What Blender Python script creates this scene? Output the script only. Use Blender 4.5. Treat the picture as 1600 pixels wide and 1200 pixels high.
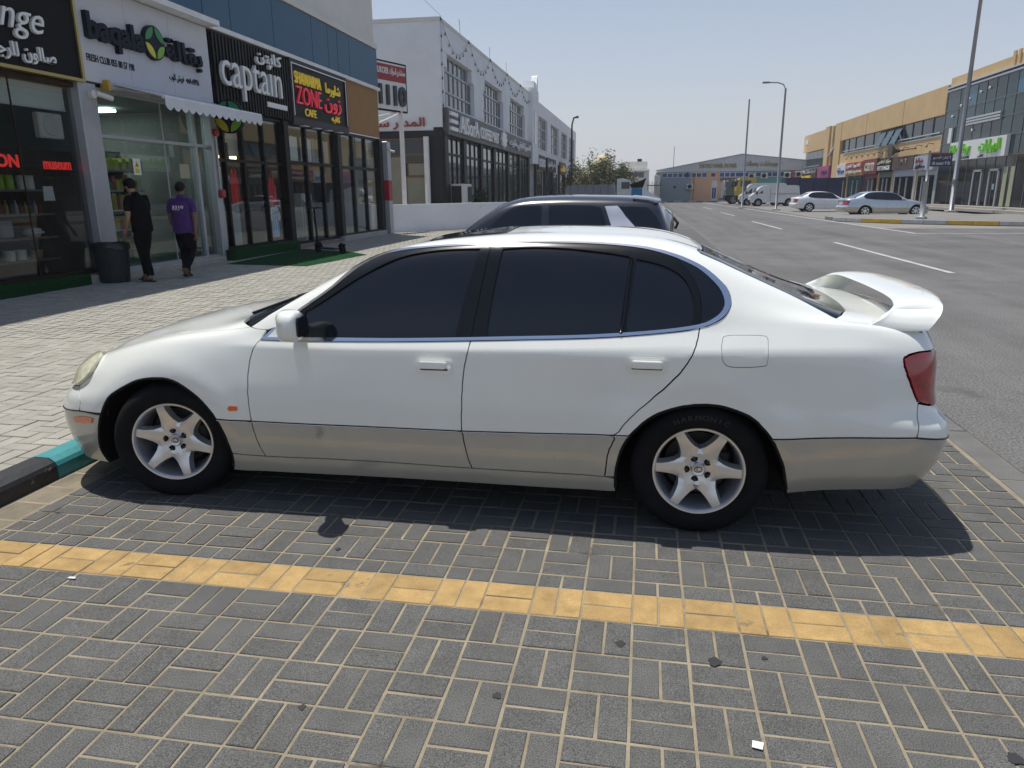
import bpy, bmesh, math, random
import numpy as np
from mathutils import Vector, Matrix
from mathutils.geometry import delaunay_2d_cdt

random.seed(7)
for o in list(bpy.data.objects):
    bpy.data.objects.remove(o)
sc = bpy.context.scene
COL = sc.collection
R = math.radians

# ---------------------------------------------------------------- camera
cam = bpy.data.cameras.new("camera")
cam.sensor_width = 36.0
cam.lens = 36.0 * 1140.0 / 1600.0
cam.clip_start, cam.clip_end = 0.05, 3000
camo = bpy.data.objects.new("camera", cam)
COL.objects.link(camo)
camo.location = (0, 0, 1.606)
_p, _y, _r = R(14.767), R(10.172), R(0.45)
_f = Vector((-math.sin(_y)*math.cos(_p), math.cos(_y)*math.cos(_p), -math.sin(_p)))
_rt = Vector((math.cos(_y), math.sin(_y), 0))
_dn = _f.cross(_rt)
_r2 = _rt*math.cos(_r) + _dn*math.sin(_r)
_d2 = -_rt*math.sin(_r) + _dn*math.cos(_r)
camo.rotation_euler = Matrix((_r2, -_d2, -_f)).transposed().to_euler()
sc.camera = camo

# ---------------------------------------------------------------- sky and sun
SUN = Vector((-0.20, 0.138, 1.0)).normalized()
world = bpy.data.worlds.new("World")
sc.world = world
world.use_nodes = True
nt = world.node_tree
bg = nt.nodes["Background"]
sky = nt.nodes.new("ShaderNodeTexSky")
sky.sky_type = 'NISHITA'
sky.sun_disc = False
sky.sun_elevation = math.asin(SUN.z)
sky.sun_rotation = math.atan2(SUN.x, SUN.y)
sky.altitude = 100
sky.air_density = 1.0
sky.dust_density = 1.0
sky.ozone_density = 3.0
# dusty air whitens the sky evenly towards the horizon, all the way round
tc = nt.nodes.new("ShaderNodeTexCoord"); sx = nt.nodes.new("ShaderNodeSeparateXYZ")
nt.links.new(tc.outputs["Generated"], sx.inputs[0])
ab = nt.nodes.new("ShaderNodeMath"); ab.operation = 'ABSOLUTE'; nt.links.new(sx.outputs[2], ab.inputs[0])
ml = nt.nodes.new("ShaderNodeMath"); ml.operation = 'MULTIPLY'; ml.inputs[1].default_value = -3.4; nt.links.new(ab.outputs[0], ml.inputs[0])
ex = nt.nodes.new("ShaderNodeMath"); ex.operation = 'EXPONENT'; nt.links.new(ml.outputs[0], ex.inputs[0])
mxs = nt.nodes.new("ShaderNodeMix"); mxs.data_type = 'RGBA'
nt.links.new(ex.outputs[0], mxs.inputs[0]); nt.links.new(sky.outputs[0], mxs.inputs[6]); mxs.inputs[7].default_value = (5.0, 5.08, 5.4, 1)
nt.links.new(mxs.outputs[2], bg.inputs[0])
bg.inputs[1].default_value = 0.122
sl = bpy.data.lights.new("sun", 'SUN')
sl.energy = 4.6
sl.angle = R(0.53)
sl.color = (1.0, 0.965, 0.9)
so = bpy.data.objects.new("sun", sl)
COL.objects.link(so)
so.rotation_euler = (-SUN).to_track_quat('-Z', 'Y').to_euler()
so.location = (0, 0, 30)
vs = sc.view_settings
vs.view_transform = 'Standard'
vs.look = 'None'
vs.exposure = 0.0
vs.gamma = 1.0
vs.use_curve_mapping = False
try:
    sc.cycles.max_bounces = 6
    sc.cycles.transparent_max_bounces = 12
    sc.cycles.use_denoising = True
except Exception:
    pass
# ---------------------------------------------------------------- materials
MATS = {}
def node(nt, t, **kw):
    n = nt.nodes.new(t)
    for k, v in kw.items():
        if k.startswith('i_'):
            n.inputs[k[2:].replace('_', ' ')].default_value = v
        else:
            setattr(n, k, v)
    return n

def mat(name, col, rough=.6, metal=0., var=.0, scale=6., bump=0., bscale=None, coat=0., spec=.5, rand=0., island=0.,
        col2=None, spot=None, spot_scale=3., spot_lo=.62, fine=0., fscale=220., emit=None, estr=1., bdist=.01, coord='pos', streak=0.):
    """procedural principled material: base colour varied by noise, optional per object / per island tone, stains and bump"""
    if name in MATS: return MATS[name]
    m = bpy.data.materials.new(name); m.use_nodes = True
    nt = m.node_tree; b = nt.nodes["Principled BSDF"]; L = nt.links.new
    b.inputs["Roughness"].default_value = rough; b.inputs["Metallic"].default_value = metal
    b.inputs["Coat Weight"].default_value = coat; b.inputs["Coat Roughness"].default_value = .03
    b.inputs["Specular IOR Level"].default_value = spec
    c = (*col, 1)
    b.inputs["Base Color"].default_value = c
    if coord == 'pos':
        pos = node(nt, "ShaderNodeNewGeometry").outputs["Position"]
    else:
        pos = node(nt, "ShaderNodeTexCoord").outputs["Object"]
    def noise(s, det=4., ro=.6):
        n = node(nt, "ShaderNodeTexNoise", i_Scale=s, i_Detail=det, i_Roughness=ro)
        L(pos, n.inputs["Vector"]); return n.outputs["Fac"]
    cur = None
    def rgb():
        nonlocal cur
        if cur is None:
            r = node(nt, "ShaderNodeRGB"); r.outputs[0].default_value = c; cur = r.outputs[0]
        return cur
    def mul(fac_socket, lo, hi, a=.3, z=.7):
        nonlocal cur
        mr = node(nt, "ShaderNodeMapRange"); mr.inputs[1].default_value = a; mr.inputs[2].default_value = z
        mr.inputs[3].default_value = lo; mr.inputs[4].default_value = hi; L(fac_socket, mr.inputs[0])
        mx = node(nt, "ShaderNodeMix", data_type='RGBA', blend_type='MULTIPLY'); mx.inputs[0].default_value = 1
        L(rgb(), mx.inputs[6]); L(mr.outputs[0], mx.inputs[7]); cur = mx.outputs[2]
    if col2 is not None:
        mr = node(nt, "ShaderNodeMapRange"); mr.inputs[1].default_value = .35; mr.inputs[2].default_value = .65
        L(noise(scale*.5), mr.inputs[0])
        mx = node(nt, "ShaderNodeMix", data_type='RGBA'); L(mr.outputs[0], mx.inputs[0]); L(rgb(), mx.inputs[6]); mx.inputs[7].default_value = (*col2, 1)
        cur = mx.outputs[2]
    if var: mul(noise(scale), 1-var, 1+var)
    if fine: mul(noise(fscale, 2., .7), 1-fine, 1+fine)
    if streak:
        mp = node(nt, "ShaderNodeMapping"); mp.inputs["Scale"].default_value = (1.1, .035, 1.); L(pos, mp.inputs["Vector"])
        sn = node(nt, "ShaderNodeTexNoise", i_Scale=1., i_Detail=5., i_Roughness=.6); L(mp.outputs[0], sn.inputs["Vector"]); mul(sn.outputs["Fac"], 1-streak, 1+streak)
    if rand:
        oi = node(nt, "ShaderNodeObjectInfo"); mul(oi.outputs["Random"], 1-rand, 1+rand, 0, 1)
    if island:
        g = node(nt, "ShaderNodeNewGeometry"); mul(g.outputs["Random Per Island"], 1-island, 1+island, 0, 1)
    if spot is not None:
        mr = node(nt, "ShaderNodeMapRange"); mr.inputs[1].default_value = spot_lo; mr.inputs[2].default_value = spot_lo+.09
        L(noise(spot_scale, 5., .65), mr.inputs[0])
        mx = node(nt, "ShaderNodeMix", data_type='RGBA'); L(mr.outputs[0], mx.inputs[0]); L(rgb(), mx.inputs[6]); mx.inputs[7].default_value = (*spot, 1)
        cur = mx.outputs[2]
    if cur is not None: L(cur, b.inputs["Base Color"])
    if bump:
        bn = node(nt, "ShaderNodeBump"); bn.inputs["Strength"].default_value = bump; bn.inputs["Distance"].default_value = bdist
        L(noise(bscale or scale*4, 3.), bn.inputs["Height"]); L(bn.outputs[0], b.inputs["Normal"])
    if emit is not None:
        b.inputs["Emission Color"].default_value = (*emit, 1); b.inputs["Emission Strength"].default_value = estr
    MATS[name] = m
    return m

def glass_mat(name, tint=(.75, .8, .8), ior=1.5, rough=.01):
    """thin shop glass: clear or tinted sheet that reflects by Fresnel"""
    if name in MATS: return MATS[name]
    m = bpy.data.materials.new(name); m.use_nodes = True; nt = m.node_tree; L = nt.links.new
    nt.nodes.remove(nt.nodes["Principled BSDF"]); out = nt.nodes["Material Output"]
    tr = node(nt, "ShaderNodeBsdfTransparent"); tr.inputs[0].default_value = (*tint, 1)
    gl = node(nt, "ShaderNodeBsdfGlossy"); gl.inputs["Roughness"].default_value = rough
    gl.inputs["Color"].default_value = (.9, .95, 1, 1)
    fr = node(nt, "ShaderNodeFresnel"); ge = node(nt, "ShaderNodeNewGeometry"); io = node(nt, "ShaderNodeMath", operation='MULTIPLY_ADD')
    io.inputs[1].default_value = 1/ior-ior; io.inputs[2].default_value = ior   # a thin sheet reflects alike from both faces
    L(ge.outputs["Backfacing"], io.inputs[0]); L(io.outputs[0], fr.inputs[0])
    ad = node(nt, "ShaderNodeMath", operation='MULTIPLY_ADD'); ad.inputs[1].default_value = .85; ad.inputs[2].default_value = -.005
    L(fr.outputs[0], ad.inputs[0])
    mx = node(nt, "ShaderNodeMixShader"); L(ad.outputs[0], mx.inputs[0]); L(tr.outputs[0], mx.inputs[1]); L(gl.outputs[0], mx.inputs[2])
    L(mx.outputs[0], out.inputs[0]); MATS[name] = m
    return m

# ---------------------------------------------------------------- mesh helpers
class MB:
    def __init__(s): s.v = []; s.f = []; s.m = []; s.mats = []
    def mi(s, m):
        if m not in s.mats: s.mats.append(m)
        return s.mats.index(m)
    def add(s, vs, fs, m):
        k = len(s.v); s.v += [tuple(map(float, v)) for v in vs]; i = s.mi(m)
        for f in fs: s.f.append(tuple(k+q for q in f)); s.m.append(i)
        return s
    def box(s, lo, hi, m, ch=0., rz=0., piv=None):
        (x0, y0, z0), (x1, y1, z1) = lo, hi
        x0, x1 = min(x0, x1), max(x0, x1); y0, y1 = min(y0, y1), max(y0, y1); z0, z1 = min(z0, z1), max(z0, z1)
        if ch <= 0:
            vs = [(x, y, z) for z in (z0, z1) for y in (y0, y1) for x in (x0, x1)]
            fs = [(0, 2, 3, 1), (4, 5, 7, 6), (0, 1, 5, 4), (2, 6, 7, 3), (0, 4, 6, 2), (1, 3, 7, 5)]
        else:
            c = min(ch, (x1-x0)*.45, (y1-y0)*.45, (z1-z0)*.45); vs = []
            idx = {}
            for a, x in ((0, x0), (1, x1)):
                for b, y in ((0, y0), (1, y1)):
                    for d, z in ((0, z0), (1, z1)):
                        sx, sy, sz = (1 if a == 0 else -1), (1 if b == 0 else -1), (1 if d == 0 else -1)
                        idx[a, b, d, 0] = len(vs); vs.append((x, y+sy*c, z+sz*c))
                        idx[a, b, d, 1] = len(vs); vs.append((x+sx*c, y, z+sz*c))
                        idx[a, b, d, 2] = len(vs); vs.append((x+sx*c, y+sy*c, z))
            I = lambda *k: idx[k]
            fs = []
            for q in (0, 1):
                F = [I(q,0,0,0), I(q,0,1,0), I(q,1,1,0), I(q,1,0,0)]; fs.append(tuple(F if q == 0 else F[::-1]))
                F = [I(0,q,0,1), I(1,q,0,1), I(1,q,1,1), I(0,q,1,1)]; fs.append(tuple(F if q == 0 else F[::-1]))
                F = [I(0,0,q,2), I(0,1,q,2), I(1,1,q,2), I(1,0,q,2)]; fs.append(tuple(F if q == 0 else F[::-1]))
            for a in (0, 1):
                for b in (0, 1):
                    fs.append((I(a,b,0,0), I(a,b,0,1), I(a,b,1,1), I(a,b,1,0)) if a == b else (I(a,b,0,1), I(a,b,0,0), I(a,b,1,0), I(a,b,1,1)))
                    fs.append((I(a,0,b,0), I(a,0,b,2), I(a,1,b,2), I(a,1,b,0)) if a != b else (I(a,0,b,2), I(a,0,b,0), I(a,1,b,0), I(a,1,b,2)))
                    fs.append((I(0,a,b,1), I(0,a,b,2), I(1,a,b,2), I(1,a,b,1)) if a == b else (I(0,a,b,2), I(0,a,b,1), I(1,a,b,1), I(1,a,b,2)))
                    for d in (0, 1):
                        F = (I(a,b,d,0), I(a,b,d,1), I(a,b,d,2)); fs.append(F if (a+b+d) % 2 == 1 else F[::-1])
        if rz:
            p = piv or ((x0+x1)/2, (y0+y1)/2); c_, s_ = math.cos(rz), math.sin(rz)
            vs = [(p[0]+(x-p[0])*c_-(y-p[1])*s_, p[1]+(x-p[0])*s_+(y-p[1])*c_, z) for x, y, z in vs]
        return s.add(vs, fs, m)
    def obox(s, o, ax, ay, az, m):
        """box from corner o spanned by three vectors"""
        o, ax, ay, az = map(Vector, (o, ax, ay, az))
        if ax.cross(ay).dot(az) < 0: ax, ay = ay, ax
        vs = [o+ax*i+ay*j+az*k for k in (0, 1) for j in (0, 1) for i in (0, 1)]
        return s.add(vs, [(0, 2, 3, 1), (4, 5, 7, 6), (0, 1, 5, 4), (2, 6, 7, 3), (0, 4, 6, 2), (1, 3, 7, 5)], m)
    def tube(s, pts, r, m, n=8, cap=True, closed=False):
        pts = [Vector(p) for p in pts]; rs = r if hasattr(r, '__len__') else [r]*len(pts)
        K = len(pts); rings = []; up = None
        for k, p in enumerate(pts):
            a = pts[(k-1) % K] if (k > 0 or closed) else p; b = pts[(k+1) % K] if (k < K-1 or closed) else p
            t = (b-a).normalized()
            if up is None:
                up = Vector((0, 0, 1)) if abs(t.z) < .9 else Vector((1, 0, 0))
            x = t.cross(up)
            if x.length < 1e-5: x = t.orthogonal()
            x.normalize(); y = x.cross(t).normalized(); up = y
            rings.append([p + (x*math.cos(2*math.pi*q/n) + y*math.sin(2*math.pi*q/n))*rs[k] for q in range(n)])
        vs = [v for rg in rings for v in rg]; fs = []
        for k in range(K if closed else K-1):
            a = k*n; b = ((k+1) % K)*n
            for q in range(n): fs.append((a+q, b+q, b+(q+1) % n, a+(q+1) % n)[::-1])
        if cap and not closed:
            fs.append(tuple(range(n))); fs.append(tuple((K-1)*n+q for q in range(n))[::-1])
        return s.add(vs, fs, m)
    def lathe(s, prof, m, n=24, o=(0, 0, 0), axis='z', cap=True):
        """prof: (radius, height) from bottom to top"""
        vs = []; fs = []; K = len(prof)
        for r, h in prof:
            for q in range(n):
                c_, s_ = math.cos(2*math.pi*q/n)*r, math.sin(2*math.pi*q/n)*r
                vs.append({'z': (c_, s_, h), 'y': (s_, h, c_), 'x': (h, c_, s_)}[axis])
        for k in range(K-1):
            for q in range(n):
                a, b = k*n+q, k*n+(q+1) % n; fs.append((a, b, b+n, a+n))
        if cap:
            if prof[0][0] > 1e-4: fs.append(tuple(range(n))[::-1])
            if prof[-1][0] > 1e-4: fs.append(tuple((K-1)*n+q for q in range(n)))
        vs = [(v[0]+o[0], v[1]+o[1], v[2]+o[2]) for v in vs]
        return s.add(vs, fs, m)
    def prism(s, poly, o, ax, ay, dn, m, back=True):
        """2-D polygon (a,b) on frame o,ax,ay extruded by vector dn"""
        o, ax, ay, dn = map(Vector, (o, ax, ay, dn))
        P = [o+ax*a+ay*b for a, b in poly]; n = len(P)
        area = sum(poly[i][0]*poly[(i+1) % n][1]-poly[(i+1) % n][0]*poly[i][1] for i in range(n))
        if (area > 0) != (ax.cross(ay).dot(dn) > 0): P = P[::-1]
        fs = [tuple(n+i for i in range(n))]
        if back: fs.append(tuple(range(n))[::-1])
        for i in range(n): fs.append((i, (i+1) % n, n+(i+1) % n, n+i))
        return s.add(P+[p+dn for p in P], fs, m)
    def build(s, name, parent=None, org=None, smooth=False, bev=0., auto=None, label=None):
        me = bpy.data.meshes.new(name)
        if org is None:
            org = parent.location if (parent is not None and parent.parent is None and parent.get('_w')) else (0, 0, 0)
        vs = [(v[0]-org[0], v[1]-org[1], v[2]-org[2]) for v in s.v]
        me.from_pydata(vs, [], s.f)
        for m in s.mats: me.materials.append(m)
        me.polygons.foreach_set("material_index", s.m)
        if smooth or auto: me.polygons.foreach_set("use_smooth", [True]*len(me.polygons))
        me.update()
        if auto:
            me.set_sharp_from_angle(angle=R(auto))
        o = bpy.data.objects.new(name, me); COL.objects.link(o)
        if parent is not None: o.parent = parent
        else: o.location = org
        if label: o['label'] = label
        return o

def tag(o, label=None, cat=None, group=None, kind=None):
    if label: o['label'] = label
    if cat: o['category'] = cat
    if group: o['group'] = group
    if kind: o['kind'] = kind
    return o

def thing(name, label, cat, loc=(0, 0, 0), rz=0., group=None, world=True):
    """Empty at the base of a thing; with world=True its parts are given in world coordinates"""
    o = bpy.data.objects.new(name, None); COL.objects.link(o); o.location = loc; o.rotation_euler = (0, 0, rz)
    o.empty_display_size = .2
    if world: o['_w'] = 1
    return tag(o, label, cat, group)

def copy_tree(o, loc=None, rz=None, label=None, group=None):
    def rec(a, par):
        c = a.copy(); COL.objects.link(c); c.parent = par
        for ch in [q for q in ALLCH.get(a.name, [])]: rec(ch, c)
        return c
    ALLCH = {}
    for q in bpy.data.objects:
        if q.parent: ALLCH.setdefault(q.parent.name, []).append(q)
    r = rec(o, None)
    if loc is not None: r.location = loc
    if rz is not None: r.rotation_euler = (0, 0, rz)
    if label: r['label'] = label
    if group: r['group'] = group
    return r

# ---------------------------------------------------------------- lettering
_AR = {'ا': ('FE8D', 'FE8E'), 'ب': ('FE8F', 'FE90', 'FE91', 'FE92'), 'ة': ('FE93', 'FE94'), 'ت': ('FE95', 'FE96', 'FE97', 'FE98'),
       'ج': ('FE9D', 'FE9E', 'FE9F', 'FEA0'), 'ح': ('FEA1', 'FEA2', 'FEA3', 'FEA4'), 'خ': ('FEA5', 'FEA6', 'FEA7', 'FEA8'), 'د': ('FEA9', 'FEAA'), 'ر': ('FEAD', 'FEAE'),
       'ز': ('FEAF', 'FEB0'), 'س': ('FEB1', 'FEB2', 'FEB3', 'FEB4'), 'ش': ('FEB5', 'FEB6', 'FEB7', 'FEB8'), 'ص': ('FEB9', 'FEBA', 'FEBB', 'FEBC'),
       'ض': ('FEBD', 'FEBE', 'FEBF', 'FEC0'), 'ط': ('FEC1', 'FEC2', 'FEC3', 'FEC4'), 'ع': ('FEC9', 'FECA', 'FECB', 'FECC'), 'غ': ('FECD', 'FECE', 'FECF', 'FED0'),
       'ف': ('FED1', 'FED2', 'FED3', 'FED4'), 'ق': ('FED5', 'FED6', 'FED7', 'FED8'), 'ك': ('FED9', 'FEDA', 'FEDB', 'FEDC'), 'ل': ('FEDD', 'FEDE', 'FEDF', 'FEE0'),
       'م': ('FEE1', 'FEE2', 'FEE3', 'FEE4'), 'ن': ('FEE5', 'FEE6', 'FEE7', 'FEE8'), 'ه': ('FEE9', 'FEEA', 'FEEB', 'FEEC'), 'و': ('FEED', 'FEEE'), 'ي': ('FEF1', 'FEF2', 'FEF3', 'FEF4')}
def arabic(t):
    out = []
    for w in t.split(' '):
        s = ''
        for i, ch in enumerate(w):
            if ch not in _AR: s += ch; continue
            F = _AR[ch]; pv = i > 0 and w[i-1] in _AR and len(_AR[w[i-1]]) == 4; nx = len(F) == 4 and i+1 < len(w) and w[i+1] in _AR
            k = 3 if (pv and nx) else 2 if nx else 1 if pv else 0
            s += chr(int(F[k], 16))
        out.append(s[::-1] if any(c in _AR for c in w) else w)
    return ' '.join(out[::-1])

_TX = {}
def text_geo(body, bold=0., shear=0.):
    key = (body, bold, shear)
    if key in _TX: return _TX[key]
    cu = bpy.data.curves.new("lettering", 'FONT'); cu.body = body; cu.extrude = .5; cu.offset = bold; cu.shear = shear; cu.resolution_u = 3
    o = bpy.data.objects.new("lettering", cu); COL.objects.link(o)
    bpy.context.view_layer.update()
    me = bpy.data.meshes.new_from_object(o.evaluated_get(bpy.context.evaluated_depsgraph_get()))
    V = np.array([v.co[:] for v in me.vertices]) if len(me.vertices) else np.zeros((1, 3)); F = [tuple(p.vertices) for p in me.polygons]
    bpy.data.objects.remove(o); bpy.data.curves.remove(cu); bpy.data.meshes.remove(me)
    V[:, 0] -= V[:, 0].min(); V[:, 1] -= V[:, 1].min()
    _TX[key] = (V, F)
    return V, F

def letters(mb, body, o, right, up, w, h, depth, m, bold=0., shear=0., slope=0.):
    """write body into a w x h rectangle whose lower left corner is o"""
    V, F = text_geo(body, bold, shear); o, right, up = Vector(o), Vector(right), Vector(up); nrm = right.cross(up)
    W = V[:, 0].max() or 1; Hh = V[:, 1].max() or 1
    vs = [o+right*(v[0]/W*w)+up*(v[1]/Hh*h+slope*v[0]/W*w)+nrm*((v[2]+.5)*depth) for v in V]
    return mb.add(vs, F, m)

def poly_smooth(pts, n=6, closed=False):
    """Catmull-Rom through 2-D points"""
    P = [np.array(p, float) for p in pts]; K = len(P); out = []
    for k in range(K if closed else K-1):
        p0 = P[k-1] if (k > 0 or closed) else 2*P[0]-P[1]; p1 = P[k]; p2 = P[(k+1) % K]
        p3 = P[(k+2) % K] if (k+2 < K or closed) else 2*P[-1]-P[-2]
        for t in np.linspace(0, 1, n, endpoint=False):
            out.append(.5*((2*p1)+(p2-p0)*t+(2*p0-5*p1+4*p2-p3)*t*t+(3*p1-p0-3*p2+p3)*t**3))
    if not closed: out.append(P[-1])
    return [tuple(p) for p in out]
# ---------------------------------------------------------------- ground
ASPH = mat("worn_asphalt", (.125, .122, .118), rough=.9, spec=.25, var=.2, scale=.5, fine=.6, fscale=55, streak=.2, bump=.25, bscale=140, spot=(.09, .088, .086), spot_scale=.5, spot_lo=.6)
SANDJ = mat("joint_sand", (.265, .225, .16), rough=1., spec=.1, var=.28, scale=5, spot=(.06, .055, .045), spot_scale=2.2, spot_lo=.6, fine=.25, fscale=300, bump=.3, bscale=200)
PAVER = mat("grey_paver", (.098, .097, .092), rough=.85, spec=.3, rand=.06, var=.13, scale=7, fine=.7, fscale=240, bump=.35, bscale=300, bdist=.004, spot=(.05, .049, .047), spot_scale=2.1, spot_lo=.68)
PAVERS = mat("grey_paver_field", (.098, .097, .092), rough=.85, spec=.3, island=.06, var=.13, scale=7, fine=.7, fscale=240, bump=.35, bscale=300, bdist=.004, spot=(.05, .049, .047), spot_scale=2.1, spot_lo=.68)
YPAV = mat("yellow_paver", (.37, .245, .10), rough=.85, spec=.3, rand=.12, var=.2, scale=11, fine=.28, fscale=300, bump=.3, bscale=260, bdist=.004, spot=(.15, .115, .065), spot_scale=5.5, spot_lo=.62)
LPAV = mat("beige_paver", (.315, .30, .258), rough=.9, spec=.25, rand=.08, var=.10, scale=5, fine=.16, fscale=220, bump=.3, bscale=240, bdist=.004)
LPAVS = mat("beige_paver_field", (.315, .30, .258), rough=.9, spec=.25, island=.08, var=.10, scale=5, fine=.16, fscale=220, bump=.3, bscale=240, bdist=.004)
LSAND = mat("beige_joint_sand", (.175, .16, .135), rough=1., spec=.1, var=.2, scale=9)
KBLACK = mat("black_kerb_paint", (.022, .023, .025), rough=.55, var=.2, scale=8, spot=(.42, .39, .34), spot_scale=5, spot_lo=.665, bump=.3, bscale=30)
KTURQ = mat("turquoise_kerb_paint", (.05, .25, .26), rough=.5, var=.12, scale=8, bump=.25, bscale=30, spot=(.12, .33, .33), spot_scale=7, spot_lo=.66)
BANDC = mat("concrete_band", (.135, .132, .125), rough=.9, spec=.25, var=.15, scale=3, fine=.2, fscale=160, bump=.25, bscale=120)
WLINE = mat("white_road_paint", (.40, .40, .39), rough=.8, var=.2, scale=2, fine=.25, fscale=30, spot=(.2, .2, .19), spot_scale=3, spot_lo=.62)
CONCR = mat("pale_concrete", (.36, .34, .30), rough=.9, var=.12, scale=2.2, bump=.2, bscale=40)
DUST = mat("dusty_lot", (.22, .205, .185), rough=.95, spec=.2, var=.16, scale=.4, fine=.2, fscale=40, spot=(.15, .145, .135), spot_scale=.6, spot_lo=.6)

HZ = bpy.data.materials.new("haze"); HZ.use_nodes = True; HZ.node_tree.nodes.clear()
_ho = HZ.node_tree.nodes.new("ShaderNodeOutputMaterial"); _hv = HZ.node_tree.nodes.new("ShaderNodeVolumePrincipled")
_hv.inputs["Color"].default_value = (.86, .88, .92, 1); _hv.inputs["Density"].default_value = .0006; _hv.inputs["Anisotropy"].default_value = .2
HZ.node_tree.links.new(_hv.outputs[0], _ho.inputs["Volume"])
tag(MB().box((-950, -950, -1.1), (950, 1650, 16), HZ).build("haze"), kind='stuff')
g = MB(); n = 24
g.add([(-900, -900, -.03), (900, -900, -.03), (900, 1600, -.03), (-900, 1600, -.03)], [(0, 1, 2, 3)], DUST)
tag(g.build("ground"), kind='structure')
KX = -3.33      # face of the kerb
SX = 2.04       # outer edge of the pavers
g = MB()
g.add([(2.222, -40, 0), (9.75, -40, 0), (9.75, 111, 0), (2.222, 111, 0)], [(0, 1, 2, 3)], ASPH)
g.add([(9.75, -40, 0), (60, -40, 0), (60, 33.5, 0), (9.75, 33.5, 0)], [(0, 1, 2, 3)], ASPH)
g.add([(-60, 111, 0), (60, 111, 0), (60, 105, 0), (-60, 105, 0)][::-1], [(0, 1, 2, 3)], ASPH)
g.add([(-30, 33, -.004), (2.2, 33, -.004), (2.2, 105, -.004), (-30, 105, -.004)], [(0, 1, 2, 3)], ASPH)
road = tag(g.build("road"), kind='structure')
bay = MB(); bay.add([(KX, -12, -.0035), (2.222, -12, -.0035), (2.222, 33, -.0035), (KX, 33, -.0035)], [(0, 1, 2, 3)], SANDJ)
bay.add([(KX, 12.1, -.001), (2.222, 12.1, -.001), (2.222, 33, -.001), (KX, 33, -.001)], [(0, 1, 2, 3)], PAVERS)
bayo = tag(bay.build("parking_bay"), kind='structure')

def paver_mesh(name, w, l, h, ch, m):
    """open-bottomed block with chamfered top edge, centred, top at z=0"""
    a, b = w/2, l/2; A, B = a-ch, b-ch
    vs = [(-a, -b, -h), (a, -b, -h), (a, b, -h), (-a, b, -h), (-a, -b, -ch*.8), (a, -b, -ch*.8), (a, b, -ch*.8), (-a, b, -ch*.8), (-A, -B, 0), (A, -B, 0), (A, B, 0), (-A, B, 0)]
    fs = [(8, 9, 10, 11)]+[(k, (k+1) % 4, 4+(k+1) % 4, 4+k) for k in range(4)]+[(4+k, 4+(k+1) % 4, 8+(k+1) % 4, 8+k) for k in range(4)]
    me = bpy.data.meshes.new(name); me.from_pydata(vs, [], fs); me.materials.append(m); me.update(); return me, vs, fs

PXm, PYm = .2005, .2127           # paving module
X_A, Y_A = .010, 2.294            # a corner of the paving grid
rows = []                         # (y0, y1, kind)
yb = 2.515
pav = []                          # centre x,y,width(x),length(y),kind
i0 = int(math.floor((KX+.2-X_A)/PXm)); i1 = int(math.ceil((SX-X_A)/PXm))
def add_cell(i, y0, y1, kind, vert):
    x0 = X_A+i*PXm; x1 = x0+PXm
    g_ = .0095 if kind != 'y' else .006
    x0c, x1c = max(x0, KX+.235), min(x1, SX-.004)
    if x1c-x0c < .05: return
    if vert:
        xm = (x0+x1)/2
        for a, b in ((x0, xm), (xm, x1)):
            a2, b2 = max(a, x0c), min(b, x1c)
            if b2-a2 > .035: pav.append(((a2+b2)/2, (y0+y1)/2, b2-a2-g_, y1-y0-g_, kind))
    else:
        ym = (y0+y1)/2
        for a, b in ((y0, ym), (ym, y1)): pav.append(((x0c+x1c)/2, (a+b)/2, x1c-x0c-g_, b-a-g_, kind))
for r_ in range(-60, 140):
    # rows below the yellow stripe are counted down from yb, above it a soldier row, then up
    if r_ < 0: y0, y1, kind = yb+r_*PYm, yb+(r_+1)*PYm, 'g'
    elif r_ == 0: y0, y1, kind = yb, yb+.212, 'y'
    elif r_ == 1: y0, y1, kind = yb+.212, yb+.320, 's'
    else: y0, y1, kind = yb+.320+(r_-2)*PYm, yb+.320+(r_-1)*PYm, 'g'
    if y0 > 12 or y1 < -1.2: continue
    for i in range(i0, i1+1):
        if kind == 's':
            x0 = X_A+i*PXm; x0c, x1c = max(x0, KX+.235), min(x0+PXm, SX-.004)
            if x1c-x0c < .05: continue
            if (i) % 2:
                pav.append(((x0c+x1c)/2, (y0+y1)/2, x1c-x0c-.009, y1-y0-.011, 'g'))
            else:
                for a, b in ((x0c, (x0c+x1c)/2), ((x0c+x1c)/2, x1c)): pav.append(((a+b)/2, (y0+y1)/2, b-a-.009, y1-y0-.011, 'g'))
        else:
            vert = ((i + r_ + (0 if r_ <= 0 else 1)) % 2 == 0)
            add_cell(i, y0, y1, kind, vert)
_mi = camo.matrix_basis.inverted()
def in_view(x, y, z=0., mx=0.):
    q = _mi @ Vector((x, y, z))
    if q.z > -.1: return None
    u = 800-1140*q.x/q.z; v = 600+1140*q.y/q.z*1.0
    u = 800+1140*q.x/(-q.z); v = 600-1140*q.y/(-q.z)
    if -mx < u < 1600+mx and -mx < v < 1200+mx: return -q.z
    return None
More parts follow.
